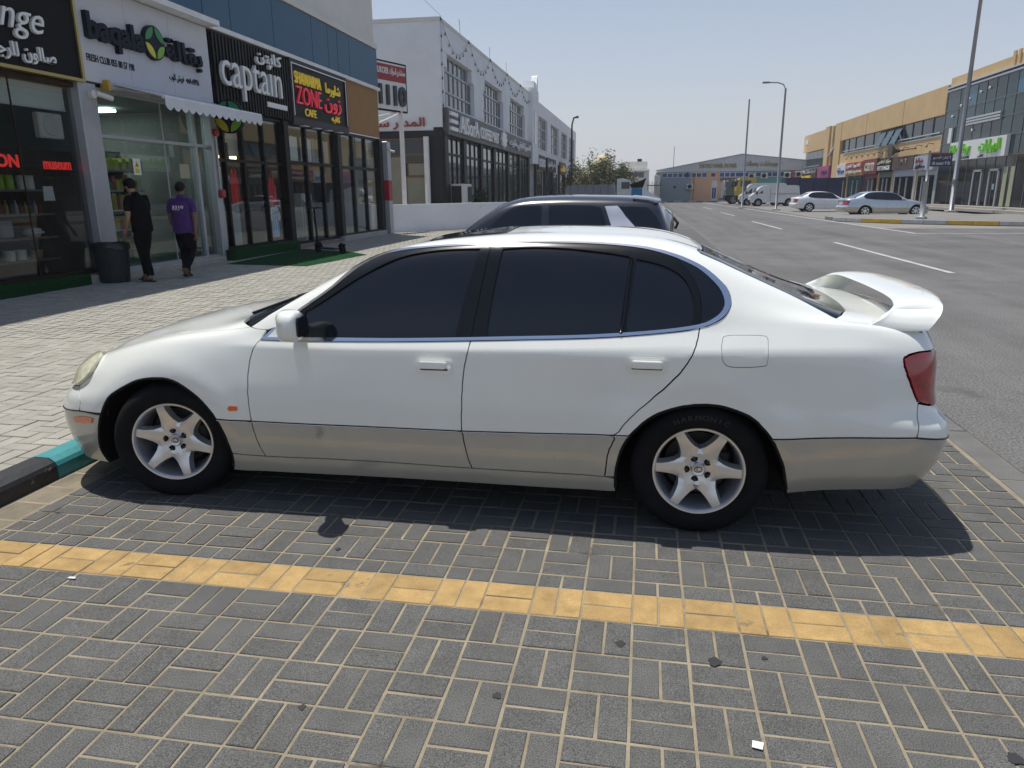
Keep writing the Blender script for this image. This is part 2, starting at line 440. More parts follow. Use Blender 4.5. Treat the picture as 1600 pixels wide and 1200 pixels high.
def lay(pieces, parent, mats_one, mat_stuff, zt, cap, name, sname, h=.03, ch=.0028, jit=.0012, order=None):
    rnd = random.Random(3)
    vis = [(in_view(p[0], p[1], zt, 30) or 1e9, k) for k, p in enumerate(pieces)]
    vis.sort(); one = set(k for d, k in vis[:cap] if d < 1e8)
    meshes = {}
    stuff = MB()
    for k, (x, y, w, l, kind) in enumerate(pieces):
        dz = rnd.uniform(-jit, jit)*1.6; tx, ty, rz = rnd.gauss(0, .004), rnd.gauss(0, .004), rnd.gauss(0, .006)
        m = mats_one[kind]
        if k in one or kind == 'y' and d_ok(x, y):
            key = (round(w, 3), round(l, 3), kind)
            if key not in meshes: meshes[key] = paver_mesh(name, w, l, h, ch, m)
            o = bpy.data.objects.new(name, meshes[key][0]); COL.objects.link(o); o.parent = parent
            o.location = (x, y, zt+dz); o.rotation_euler = (tx, ty, rz); o.scale = (1-rnd.uniform(0, .022), 1-rnd.uniform(0, .022), 1)
        else:
            a, b = w/2, l/2; A, B = a-ch, b-ch; c_, s_ = math.cos(rz), math.sin(rz)
            def T(u, v, z): return (x+u*c_-v*s_, y+u*s_+v*c_, zt+dz+z+u*ty+v*tx)
            vs = [T(-a, -b, -.02), T(a, -b, -.02), T(a, b, -.02), T(-a, b, -.02), T(-A, -B, 0), T(A, -B, 0), T(A, B, 0), T(-A, B, 0)]
            stuff.add(vs, [(4, 5, 6, 7)]+[(q, (q+1) % 4, 4+(q+1) % 4, 4+q) for q in range(4)], mat_stuff if kind != 'y' else m)
    if stuff.v:
        o = stuff.build(sname, parent); o['kind'] = 'stuff'
def d_ok(x, y): return False
ys = [p for p in pav if p[4] == 'y']; gs = [p for p in pav if p[4] != 'y']
lay(ys, bayo, {'y': YPAV}, YPAV, 0., 60, "yellow_paver", "yellow_paver_field")
lay(gs, bayo, {'g': PAVER}, PAVERS, 0., 240, "paver", "paver_field")
# gutter row along the kerb: sandy stretcher blocks
gt = [(KX+.12, -1+q*.2127, .19, .2, 'g') for q in range(55)]
lay(gt, bayo, {'g': mat("sandy_paver", (.17, .145, .105), rough=.95, rand=.12, var=.25, scale=6, fine=.2, fscale=250)}, PAVERS, -.002, 55, "gutter_paver", "gutter_field")

# flush concrete band between pavers and asphalt
band = MB()
for k in range(45):
    y0 = -2+k*.9; band.box((SX, y0+.004, -.1), (SX+.178, y0+.896, .002+.002*math.sin(k*1.7)), BANDC, .006)
bo = tag(band.build("edging_band"), kind='structure')
# kerb stones
ko = tag(MB().add([(KX-.2, -4, -.05), (KX, -4, -.05), (KX, 33, -.05), (KX-.2, 33, -.05)], [(0, 1, 2, 3)], CONCR).build("kerb"), kind='structure')
ky = [-.35+.5*0, ]
def kerb_stone(y0, y1, m):
    mb = MB(); prof = [(0, -.05), (0, .075), (-.012, .098), (-.05, .122), (-.15, .124), (-.15, -.05)]
    n_ = len(prof); e = .004
    vs = [(KX+a, y, b) for y in (y0+e, y1-e) for a, b in prof]
    mb.add(vs, [(k, (k+1) % n_, n_+(k+1) % n_, n_+k)[::-1] for k in range(n_)]+[tuple(range(n_)), tuple(range(n_, 2*n_))[::-1]], m)
    return mb.build("kerb_stone", ko)
edge = 3.475
ys_ = [edge-.95*k for k in range(4, 0, -1)]
for k in range(4): kerb_stone(ys_[k], ys_[k]+.95, KBLACK if (k >= 2) else KTURQ)
for k in range(31): kerb_stone(edge+.95*k, edge+.95*(k+1), KTURQ if (k//2) % 2 == 0 else KBLACK)

# pavement of beige herringbone blocks, kept 0.12 m above the bay
ZP = .12
pv = tag(MB().add([(-9.62, -3, ZP-.012), (KX-.15, -3, ZP-.012), (KX-.15, 33, ZP-.012), (-9.62, 33, ZP-.012)], [(0, 1, 2, 3)], LSAND)
         .add([(-9.62, -3, -.05), (KX-.15, -3, -.05), (KX-.15, -3, ZP-.012), (-9.62, -3, ZP-.012)], [(0, 1, 2, 3)], CONCR).build("pavement"), kind='structure')
lp = []; U_ = .108
for i in range(-58, 1):
    for j in range(10, 250):
        c_ = (i-j) % 4; x = KX-.155+i*U_-U_*1.0; y = 1.2+j*U_
        if c_ == 0:
            x0, x1 = x, x+2*U_
            x1 = min(x1, KX-.155); 
            if x1-x0 > .05 and x0 > -9.6: lp.append(((x0+x1)/2, y+U_/2, x1-x0-.007, U_-.007, 'l'))
        elif c_ == 3 and x+U_ <= KX-.154 and x > -9.6:
            lp.append((x+U_/2, y+U_, U_-.007, 2*U_-.007, 'l'))
lay(lp, pv, {'l': LPAV}, LPAVS, ZP, 299, "paver", "paver_field", h=.03, ch=.004, jit=.0014)
# ---------------------------------------------------------------- car body surface
def catmull(P, n):
    """P: (K,m) control points; n samples per span; cubic, chord-length parametrised."""
    P = np.asarray(P, float); K = len(P)
    d = np.maximum(np.linalg.norm(np.diff(P, axis=0), axis=1), 1e-4) ** 0.75
    t = np.concatenate([[0], np.cumsum(d)])
    T = np.zeros_like(P)
    for k in range(1, K-1):
        a = (P[k]-P[k-1])/(t[k]-t[k-1]); b = (P[k+1]-P[k])/(t[k+1]-t[k])
        w = (t[k+1]-t[k])/(t[k+1]-t[k-1]); T[k] = a*w + b*(1-w)
    T[0] = 1.5*(P[1]-P[0])/(t[1]-t[0]) - .5*T[1]
    T[-1] = 1.5*(P[-1]-P[-2])/(t[-1]-t[-2]) - .5*T[-2]
    out = []
    for k in range(K-1):
        h = t[k+1]-t[k]; m = n[k] if hasattr(n, '__len__') else n
        s = np.linspace(0, 1, m, endpoint=False)[:, None]
        out.append((2*s**3-3*s**2+1)*P[k] + (s**3-2*s**2+s)*h*T[k] + (-2*s**3+3*s**2)*P[k+1] + (s**3-s**2)*h*T[k+1])
    out.append(P[-1:])
    return np.concatenate(out)

def gauss_smooth(A, sig, axis):
    if sig <= 0: return A
    r = int(sig*3)+1; k = np.exp(-.5*(np.arange(-r, r+1)/sig)**2); k /= k.sum()
    A = np.moveaxis(A, axis, 0)
    lo = 2*A[0]-A[r:0:-1]; hi = 2*A[-1]-A[-2:-r-2:-1]
    E = np.concatenate([lo, A, hi]); out = sum(k[q]*E[q:q+len(A)] for q in range(2*r+1))
    return np.moveaxis(out, 0, axis)

class Surf:
    """Half body: grid P[i,j] = (x, w, z), w >= 0 the half width; near side has y = -w."""
    def __init__(s, rows, ncol, nrow, su=3.0, sv=1.2, crease=None, flare=()):
        R = [catmull(r, ncol) for r in rows]
        G = np.array(R).transpose(1, 0, 2)
        G = np.array([catmull(g, nrow) for g in G])
        c0 = G.copy()
        G = gauss_smooth(G, su, 0); G = gauss_smooth(G, sv, 1)
        G[:, -1, 1] = 0; G[0, :, 1] = 0; G[-1, :, 1] = 0
        s.P = G; s.ni, s.nj = G.shape[:2]
        if crease:
            ja, jb, x0, x1, zf = crease
            for i in range(s.ni):
                xm = G[i, (ja+jb)//2, 0]
                f = min(max((xm-x0)/.35, 0), 1)*min(max((x1-xm)/.3, 0), 1); f = f*f*(3-2*f)
                if f <= 0: continue
                za, wa = G[i, ja, 2], G[i, ja, 1]; zb, wb = G[i, jb, 2], G[i, jb, 1]; zc = zf(xm)
                wc = wb+.64*(zb-zc)
                for j in range(ja, jb+1):
                    z = G[i, j, 2]
                    w = wa-(wa-wc)*((z-za)/(zc-za))**1.05 if z < zc else wc+(wb-wc)*(z-zc)/(zb-zc)
                    G[i, j, 1] += f*(w-G[i, j, 1])
        for cx, cz, r0, amp, sg in flare:
            r = np.hypot(G[..., 0]-cx, G[..., 2]-cz); a = amp*np.exp(-((r-r0)/sg)**2)*(G[..., 1] > .5)*np.clip((1.0-G[..., 2])/.15, 0, 1)
            G[..., 1] += a
        du = np.gradient(G, axis=0); dv = np.gradient(G, axis=1)
        du[0] *= [0, 1, 0]; du[-1] *= [0, 1, 0]
        N = np.cross(dv, du); N /= np.linalg.norm(N, axis=2, keepdims=True)+1e-12
        # outward: at mid side w component must be positive
        if N[s.ni//2, s.nj//3, 1] < 0: N = -N
        s.N = N
        s.su = float(np.median(np.linalg.norm(np.diff(G, axis=0), axis=2)))
        s.sv = float(np.median(np.linalg.norm(np.diff(G, axis=1), axis=2)))
    def at(s, ij, arr=None):
        A = s.P if arr is None else arr
        ij = np.atleast_2d(np.asarray(ij, float))
        i = np.clip(ij[:, 0], 0, s.ni-1.0001); j = np.clip(ij[:, 1], 0, s.nj-1.0001)
        a = i.astype(int); b = j.astype(int); f = (i-a)[:, None]; g = (j-b)[:, None]
        return A[a, b]*(1-f)*(1-g)+A[a+1, b]*f*(1-g)+A[a, b+1]*(1-f)*g+A[a+1, b+1]*f*g
    def nrm(s, ij):
        n = s.at(ij, s.N); return n/(np.linalg.norm(n, axis=1, keepdims=True)+1e-12)
    def inv(s, pts, ax, jr=(0, 9999), ir=(0, 9999)):
        """grid coordinates of points given by two of (x,w,z): ax=(0,2) side view, (0,1) top view"""
        i0, i1 = max(ir[0], 0), min(ir[1], s.ni); j0, j1 = max(jr[0], 0), min(jr[1], s.nj)
        Q = s.P[i0:i1, j0:j1][:, :, list(ax)]; out = []
        for p in pts:
            d = ((Q-np.asarray(p))**2).sum(2); k = np.unravel_index(d.argmin(), d.shape)
            c = np.array([k[0]+i0, k[1]+j0], float)
            for _ in range(6):
                q = s.at(c)[0][list(ax)]; e = .25
                a = (s.at(c+[e, 0])[0]-s.at(c-[e, 0])[0])[list(ax)]/(2*e)
                b = (s.at(c+[0, e])[0]-s.at(c-[0, e])[0])[list(ax)]/(2*e)
                J = np.array([a, b]).T
                if abs(np.linalg.det(J)) < 1e-9: break
                c = c+np.clip(np.linalg.solve(J, np.asarray(p)-q), -1.5, 1.5)
                c[0] = min(max(c[0], i0), i1-1); c[1] = min(max(c[1], j0), j1-1)
            out.append(c)
        return np.array(out)

def hero_rows():
    #      k0 centre  k1            k2             k3            k4             k5            k6            k7            k8            k9           k10           k11          k12           k13           k14          k15
    R = []
    S = [-1.385, -.95, -.60, -.20, .30, .80, 1.25, 1.60, 2.00]
    def row(front, ws, zs, rear): R.append(front + [(x, w, z) for x, w, z in zip(S, ws, zs)] + rear)
    row([(-2.26,0,.15),(-2.21,.45,.15),(-2.06,.72,.15),(-1.80,.82,.16)], [.83,.835,.84,.84,.84,.84,.83,.82,.80], [.17,.17,.175,.18,.18,.18,.19,.20,.24], [(2.395,.72,.25),(2.46,.42,.25),(2.48,0,.25)])
    row([(-2.30,0,.27),(-2.25,.46,.27),(-2.10,.745,.27),(-1.82,.86,.275)], [.875,.878,.88,.88,.88,.88,.878,.872,.85], [.28,.28,.28,.28,.28,.285,.29,.30,.33], [(2.44,.77,.35),(2.525,.45,.36),(2.54,0,.36)])
    row([(-2.31,0,.40),(-2.265,.46,.40),(-2.115,.755,.41),(-1.84,.87,.43)], [.893,.895,.895,.895,.895,.895,.895,.893,.875], [.44,.445,.445,.45,.455,.46,.47,.48,.485], [(2.475,.79,.475),(2.545,.45,.47),(2.56,0,.47)])
    row([(-2.29,0,.50),(-2.245,.45,.505),(-2.10,.74,.51),(-1.83,.865,.53)], [.895,.897,.895,.895,.895,.895,.895,.895,.878], [.56,.56,.56,.56,.56,.565,.57,.575,.575], [(2.475,.79,.565),(2.54,.45,.56),(2.555,0,.56)])
    row([(-2.20,0,.56),(-2.165,.44,.565),(-2.05,.715,.57),(-1.80,.845,.60)], [.886,.886,.885,.885,.885,.885,.886,.885,.866], [.66,.66,.66,.66,.665,.67,.67,.67,.66], [(2.42,.765,.635),(2.475,.43,.63),(2.49,0,.63)])
    row([(-2.16,0,.63),(-2.125,.43,.64),(-2.02,.68,.655),(-1.80,.79,.69)], [.838,.848,.851,.853,.853,.853,.852,.846,.827], [.80,.838,.845,.85,.86,.875,.89,.905,.915], [(2.40,.725,.90),(2.435,.41,.91),(2.45,0,.91)])
    row([(-2.09,0,.70),(-2.06,.38,.705),(-1.965,.59,.722),(-1.80,.71,.755)], [.79,.812,.829,.831,.831,.831,.824,.806,.773], [.862,.902,.895,.90,.917,.942,.985,1.02,1.02], [(2.36,.67,.985),(2.415,.38,.99),(2.43,0,.99)])
    row([(-2.05,0,.715),(-2.02,.33,.722),(-1.93,.50,.738),(-1.80,.63,.775)], [.73,.785,.792,.765,.752,.75,.745,.738,.72], [.878,.93,.99,1.10,1.145,1.16,1.165,1.11,1.03], [(2.31,.61,1.00),(2.375,.34,1.005),(2.395,0,1.008)])
    row([(-2.02,0,.73),(-2.0,.27,.736),(-1.925,.42,.755),(-1.80,.53,.80)], [.62,.745,.715,.645,.605,.60,.60,.635,.68], [.888,.955,1.10,1.300,1.366,1.372,1.345,1.205,1.045], [(2.29,.53,1.012),(2.34,.29,1.015),(2.36,0,1.018)])
    row([(-2.0,0,.74),(-1.985,.14,.747),(-1.92,.22,.768),(-1.80,.28,.82)], [.33,.42,.40,.37,.34,.34,.34,.35,.37], [.918,.972,1.133,1.316,1.392,1.402,1.364,1.212,1.055], [(2.285,.29,1.025),(2.32,.15,1.024),(2.335,0,1.024)])
    row([(-1.99,0,.745),(-1.975,0,.75),(-1.915,0,.772),(-1.80,0,.828)], [0]*9, [.928,.980,1.146,1.328,1.406,1.414,1.376,1.218,1.060], [(2.28,0,1.03),(2.31,0,1.028),(2.32,0,1.027)])
    return R

def hero_crease(x): return .858+.030*min(1, max(0, (x+.3)/1.4))+.012*min(1, max(0, (x-1.1)/.8))
HERO_SURF = dict(crease=(29, 45, -1.15, 2.30, hero_crease), flare=((1.385, .31, .43, .010, .075), (-1.385, .31, .43, .008, .07)))
PAN = {
 'fender': [(29.5,46.8),(28.8,45.3),(29.2,44.2),(29.6,43.1),(29.9,41.9),(30.1,40.4),(30.3,38.9),(30.2,37.5),(30.0,36.3),(29.6,35.3),(29.2,34.3),(28.6,33.3),(27.9,32.4),(27.3,31.5),(26.7,30.7),(26.2,30.0),(25.7,29.3),(26.6,27.4),(27.6,25.4),(28.4,23.6),(29.0,22.0),(29.3,20.6),(29.3,19.6),(29.1,18.6),(29.1,17.5),(35.1,16.7),(35.5,18.1),(35.9,19.8),(36.4,21.7),(36.9,23.6),(37.6,25.2),(38.6,26.5),(39.7,27.7),(40.9,28.7),(42.1,29.5),(43.2,30.0),(44.4,30.2),(45.5,30.3),(46.7,30.3),(47.8,30.2),(49.0,30.1),(50.1,29.8),(51.2,29.3),(52.3,28.5),(53.4,27.4),(54.4,26.2),(55.3,25.0),(56.2,23.7),(57.0,22.3),(57.7,20.9),(58.4,19.5),(59.0,18.1),(59.5,16.6),(67.1,16.5),(67.1,17.7),(67.0,18.7),(67.0,19.7),(67.0,20.7),(66.9,21.7),(66.9,22.7),(66.9,23.8),(66.9,24.8),(66.8,25.9),(66.8,27.0),(66.9,28.1),(66.9,29.2),(66.9,30.2),(66.9,31.2),(67.0,32.2),(67.1,33.2),(67.2,34.1),(67.3,34.9),(67.5,35.8),(67.7,36.7),(67.9,37.7),(68.1,38.7),(68.4,39.7),(68.6,40.6),(68.8,41.3),(69.0,41.9),(69.2,42.5),(69.4,43.1),(69.5,44.3),(69.7,45.5),(69.8,46.6),(70.0,47.6),(70.1,48.5),(70.2,49.2),(70.3,49.9),(70.4,50.6),(70.1,50.8),(69.8,50.9),(69.4,51.1),(69.1,51.3),(68.8,51.5),(68.5,51.7),(68.2,51.9),(67.9,52.2),(67.6,52.7),(67.3,53.3),(67.0,53.9),(66.7,54.5),(63.8,54.5),(60.8,54.6),(58.0,54.6),(55.2,54.6),(52.6,54.6),(50.0,54.6),(47.5,54.6),(45.2,54.5),(43.0,54.3),(41.0,53.8),(39.2,53.1),(37.5,52.3),(35.9,51.4),(34.4,50.5),(33.0,49.5),(31.8,48.5),(30.7,47.5)],
 'front_bumper': [(0.0,17.0),(12.0,17.0),(23.0,17.1),(29.1,17.5),(29.1,18.6),(29.3,19.6),(29.3,20.6),(29.0,22.0),(28.4,23.6),(27.6,25.4),(26.6,27.4),(25.7,29.3),(20.0,28.2),(14.0,28.5),(7.0,29.0),(0.0,29.0)],
 'grille': [(0.0,29.0),(5.5,29.0),(5.5,42.0),(0.0,42.0)],
 'headlight': [(5.5,30.0),(8.0,29.2),(14.0,28.5),(20.0,28.2),(25.7,29.3),(26.2,30.0),(26.7,30.7),(27.3,31.5),(27.9,32.4),(28.6,33.3),(29.2,34.3),(29.6,35.3),(30.0,36.3),(30.2,37.5),(30.3,38.9),(30.1,40.4),(29.9,41.9),(29.6,43.1),(29.2,44.2),(28.8,45.3),(29.5,46.5),(25.0,46.0),(20.0,45.5),(14.0,44.0),(8.0,42.0),(5.5,40.0)],
 'hood': [(0.0,42.0),(5.5,42.0),(8.0,42.0),(14.0,44.0),(20.0,45.5),(25.0,46.3),(26.5,46.4),(28.1,46.5),(29.5,46.8),(30.7,47.5),(31.8,48.5),(33.0,49.5),(34.4,50.5),(35.9,51.4),(37.5,52.3),(39.2,53.1),(41.0,53.8),(43.0,54.3),(45.2,54.5),(47.5,54.6),(50.0,54.6),(52.6,54.6),(55.2,54.6),(58.0,54.6),(60.8,54.6),(63.8,54.5),(66.7,54.5),(65.8,57.1),(65.0,60.4),(64.1,63.8),(63.3,66.6),(62.5,68.3),(61.7,69.4),(61.0,70.6),(60.4,72.1),(59.9,73.7),(59.5,75.3),(59.2,76.7),(59.1,78.1),(58.9,79.3),(58.9,80.3),(58.8,81.2),(58.8,82.0),(0.0,82.0)],
 'windshield': [(59.5,82.0),(59.5,81.2),(59.6,80.3),(59.7,79.3),(59.8,78.1),(60.0,76.8),(60.2,75.3),(60.6,73.8),(61.2,72.2),(61.7,70.7),(62.4,69.6),(63.2,68.6),(64.0,66.7),(64.9,63.3),(65.7,59.0),(66.6,54.8),(67.4,56.7),(68.3,58.7),(69.2,60.4),(69.9,61.6),(70.8,62.5),(72.0,63.3),(73.7,64.1),(75.9,64.8),(78.0,65.5),(80.0,66.0),(81.9,66.5),(83.7,67.0),(85.2,67.3),(86.5,67.7),(87.7,68.0),(88.7,68.6),(89.7,69.2),(90.5,69.9),(91.1,70.9),(91.6,72.0),(92.1,73.3),(92.5,74.7),(92.9,76.2),(93.2,77.7),(93.3,79.1),(93.4,80.6),(93.4,82.0)],
 'roof': [(70.4,50.6),(70.1,50.8),(69.8,50.9),(69.4,51.1),(69.1,51.3),(68.8,51.5),(68.5,51.7),(68.2,51.9),(67.9,52.2),(67.6,52.7),(67.3,53.3),(67.0,53.9),(66.6,54.8),(67.4,56.7),(68.3,58.7),(69.2,60.4),(69.9,61.6),(70.8,62.5),(72.0,63.3),(73.7,64.1),(75.9,64.8),(78.0,65.5),(80.0,66.0),(81.9,66.5),(83.7,67.0),(85.2,67.3),(86.5,67.7),(87.7,68.0),(88.7,68.6),(89.7,69.2),(90.5,69.9),(91.1,70.9),(91.6,72.0),(92.1,73.3),(92.5,74.7),(92.9,76.2),(93.2,77.7),(93.3,79.1),(93.4,80.6),(93.4,82.0),(99.2,82.0),(99.2,80.3),(99.2,78.6),(99.2,77.1),(99.3,75.6),(99.4,74.2),(99.5,73.2),(99.8,72.5),(100.1,72.1),(100.6,71.8),(101.4,71.6),(102.2,71.6),(103.1,71.5),(111.3,71.1),(112.0,71.1),(112.8,71.1),(113.4,71.2),(114.0,71.5),(114.4,71.9),(114.7,72.6),(114.9,73.7),(115.0,75.2),(115.1,76.7),(115.1,78.4),(115.1,80.2),(115.2,82.0),(151.9,82.0),(151.9,80.3),(151.8,78.6),(151.7,76.8),(151.5,74.7),(151.2,72.5),(150.9,70.5),(150.5,69.0),(150.0,67.6),(149.7,66.5),(149.8,65.8),(150.1,65.3),(150.3,64.9),(152.2,64.8),(154.1,64.8),(156.0,64.7),(158.0,64.6),(160.0,64.5),(162.0,64.4),(164.1,64.3),(166.1,64.2),(167.9,63.8),(169.5,63.0),(170.8,61.8),(171.9,60.4),(172.9,58.7),(173.6,56.7),(174.4,54.7),(175.6,53.5),(176.8,52.4),(178.0,51.3),(179.3,50.4),(180.6,49.5),(182.0,48.8),(183.6,48.3),(185.4,48.0),(187.0,47.7),(188.4,47.5),(189.7,47.3),(191.0,47.2),(192.3,47.1),(193.7,46.9),(195.0,46.8),(203.5,46.4),(203.5,38.8),(191.5,38.4),(190.4,38.4),(189.4,38.4),(188.4,38.4),(187.5,38.3),(186.7,38.1),(186.0,37.9),(185.5,37.7),(185.1,37.4),(184.8,37.3),(184.7,37.1),(184.6,37.0),(184.6,36.8),(184.6,36.5),(184.7,36.1),(184.7,35.8),(184.9,35.5),(185.0,35.2),(185.2,34.9),(185.3,34.5),(185.5,34.2),(185.8,33.8),(186.0,33.4),(186.2,33.0),(186.5,32.6),(186.7,32.2),(186.9,31.9),(187.1,31.5),(187.3,31.2),(187.5,31.0),(187.5,30.8),(187.7,30.6),(188.1,30.4),(187.8,30.4),(187.5,29.4),(187.3,28.5),(187.0,27.5),(186.7,26.2),(186.5,24.6),(186.2,22.7),(186.0,20.8),(185.8,18.9),(163.9,16.8),(163.2,18.5),(162.5,20.0),(161.8,21.3),(161.2,22.6),(160.4,23.7),(159.6,24.7),(158.6,25.5),(157.4,26.3),(156.3,26.9),(155.2,27.4),(154.1,27.7),(153.1,27.8),(152.0,27.9),(151.0,27.8),(149.9,27.7),(148.9,27.4),(147.8,27.1),(146.8,26.6),(145.7,26.0),(144.7,25.3),(143.7,24.5),(142.8,23.5),(141.9,22.3),(141.1,21.0),(140.4,19.5),(139.7,18.1),(139.1,16.8),(136.4,16.9),(137.3,18.1),(137.6,19.2),(137.9,20.1),(138.2,20.9),(138.6,21.7),(138.9,22.5),(139.3,23.3),(139.7,24.1),(140.1,25.0),(140.5,25.8),(141.0,26.6),(141.5,27.4),(142.0,28.2),(142.5,29.0),(142.9,29.6),(143.3,30.1),(143.8,30.6),(144.3,31.1),(144.9,31.8),(145.5,32.5),(146.1,33.2),(146.7,33.8),(147.1,34.3),(147.4,34.8),(147.7,35.2),(148.0,35.7),(148.3,36.2),(148.5,36.7),(148.8,37.2),(149.0,37.8),(149.2,38.5),(149.4,39.3),(149.6,40.1),(149.7,41.0),(149.9,42.0),(150.0,43.1),(150.1,44.2),(150.2,45.3),(151.6,45.5),(152.6,46.1),(153.5,46.7),(154.2,47.4),(154.7,48.2),(155.1,49.2),(155.4,50.3),(155.7,51.6),(155.7,52.9),(155.6,54.2),(155.3,55.6),(154.8,56.9),(153.9,58.0),(152.8,59.1),(151.7,59.9),(150.7,60.5),(149.6,60.9),(148.3,61.3),(146.8,61.7),(145.1,62.0),(143.5,62.4),(142.0,62.6),(140.6,62.9),(138.8,63.1),(136.5,63.3),(133.9,63.6),(131.0,63.8),(127.9,63.8),(124.5,63.9),(121.4,63.8),(118.7,63.8),(116.2,63.6),(113.6,63.6),(111.0,63.7),(108.3,63.9),(105.9,64.1),(104.1,64.2),(102.6,64.3),(100.5,64.6),(97.4,65.4),(93.7,66.5),(90.5,66.7),(88.0,65.6),(86.0,63.7),(83.9,62.0),(81.7,60.9),(79.5,60.1),(77.4,58.8),(75.5,56.9),(73.8,54.5),(72.3,51.9)],
 'sunroof': [(99.2,82.0),(99.2,80.3),(99.2,78.6),(99.2,77.1),(99.3,75.6),(99.4,74.2),(99.5,73.2),(99.8,72.5),(100.1,72.1),(100.6,71.8),(101.4,71.6),(102.2,71.6),(103.1,71.5),(111.3,71.1),(112.0,71.1),(112.8,71.1),(113.4,71.2),(114.0,71.5),(114.4,71.9),(114.7,72.6),(114.9,73.7),(115.0,75.2),(115.1,76.7),(115.1,78.4),(115.1,80.2),(115.2,82.0)],
 'rear_window': [(151.9,82.0),(151.9,80.3),(151.8,78.6),(151.7,76.8),(151.5,74.7),(151.2,72.5),(150.9,70.5),(150.5,69.0),(150.0,67.6),(149.7,66.5),(149.8,65.8),(150.1,65.3),(150.3,64.9),(152.2,64.8),(154.1,64.8),(156.0,64.7),(158.0,64.6),(160.0,64.5),(162.0,64.4),(164.1,64.3),(166.1,64.2),(167.9,63.8),(169.5,63.0),(170.8,61.8),(171.9,60.4),(172.9,58.7),(173.6,56.7),(174.4,54.7),(175.0,58.0),(175.6,61.4),(176.2,64.3),(177.0,66.2),(177.9,67.6),(178.6,69.2),(179.2,71.3),(179.7,73.6),(180.1,75.8),(180.3,77.9),(180.4,79.9),(180.5,82.0)],
 'trunk_lid': [(180.5,82.0),(180.4,79.9),(180.3,77.9),(180.1,75.8),(179.7,73.6),(179.2,71.3),(178.6,69.2),(177.9,67.6),(177.0,66.2),(176.2,64.3),(175.6,61.4),(175.0,58.0),(174.4,54.7),(175.6,53.5),(176.8,52.4),(178.0,51.3),(179.3,50.4),(180.6,49.5),(182.0,48.8),(183.6,48.3),(185.4,48.0),(187.0,47.7),(188.4,47.5),(189.7,47.3),(191.0,47.2),(192.3,47.1),(193.7,46.9),(195.0,46.8),(203.5,46.4),(203.5,38.8),(203.5,30.0),(212.0,30.0),(212.0,82.0)],
 'tail_light': [(203.5,38.6),(191.5,38.4),(190.4,38.4),(189.4,38.4),(188.4,38.4),(187.5,38.3),(186.7,38.1),(186.0,37.9),(185.5,37.7),(185.1,37.4),(184.8,37.3),(184.7,37.1),(184.6,37.0),(184.6,36.8),(184.6,36.5),(184.7,36.1),(184.7,35.8),(184.9,35.5),(185.0,35.2),(185.2,34.9),(185.3,34.5),(185.5,34.2),(185.8,33.8),(186.0,33.4),(186.2,33.0),(186.5,32.6),(186.7,32.2),(186.9,31.9),(187.1,31.5),(187.3,31.2),(187.5,31.0),(187.5,30.8),(187.7,30.6),(188.1,30.4),(188.8,30.2),(189.7,30.0),(190.6,29.9),(191.5,29.7),(203.5,29.8)],
 'rear_bumper': [(187.8,30.4),(187.5,29.4),(187.3,28.5),(187.0,27.5),(186.7,26.2),(186.5,24.6),(186.2,22.7),(186.0,20.8),(185.8,18.9),(194.4,17.1),(204.0,16.8),(212.0,16.6),(212.0,29.6),(203.5,29.6),(191.5,29.7)],
 'rear_bumper_lower': [(163.9,16.8),(185.8,18.9),(194.4,17.1),(204.0,16.8),(212.0,16.6),(212.0,0.0),(167.9,0.0),(167.7,2.1),(167.4,4.3),(167.1,6.4),(166.8,8.2),(166.5,9.7),(166.1,11.0),(165.6,12.2),(165.1,13.5),(164.5,15.1)],
 'front_bumper_lower': [(0.0,17.0),(12.0,17.0),(23.0,17.1),(29.1,17.5),(35.1,16.7),(34.7,15.4),(34.4,14.2),(34.0,12.8),(33.6,11.2),(33.1,9.5),(32.6,7.7),(32.3,6.2),(32.1,4.9),(32.0,3.7),(32.0,2.7),(32.0,1.8),(32.0,1.2),(32.1,0.8),(32.1,0.4),(32.2,0.0),(0.0,0.0)],
 'fender_lower': [(59.5,16.6),(67.1,16.5),(67.2,15.9),(67.2,15.1),(67.3,14.3),(67.4,13.5),(67.6,12.7),(67.7,11.8),(67.9,11.0),(68.1,10.1),(68.3,9.2),(68.6,8.3),(68.9,7.4),(69.1,6.5),(61.7,7.0),(61.6,7.9),(61.5,8.9),(61.3,10.0),(61.1,11.2),(60.8,12.5),(60.4,13.8),(60.0,15.2)],
 'side_skirt': [(61.7,7.0),(69.1,6.5),(74.2,6.6),(79.3,6.8),(84.5,6.9),(89.7,6.9),(95.1,6.9),(100.5,6.8),(106.0,6.6),(111.6,6.5),(117.4,6.4),(123.3,6.3),(129.2,6.2),(135.1,6.1),(136.9,5.5),(136.9,3.7),(136.9,1.8),(137.0,0.0),(60.7,0.0),(61.0,1.3),(61.2,2.6),(61.5,3.9),(61.6,5.1),(61.7,6.1)],
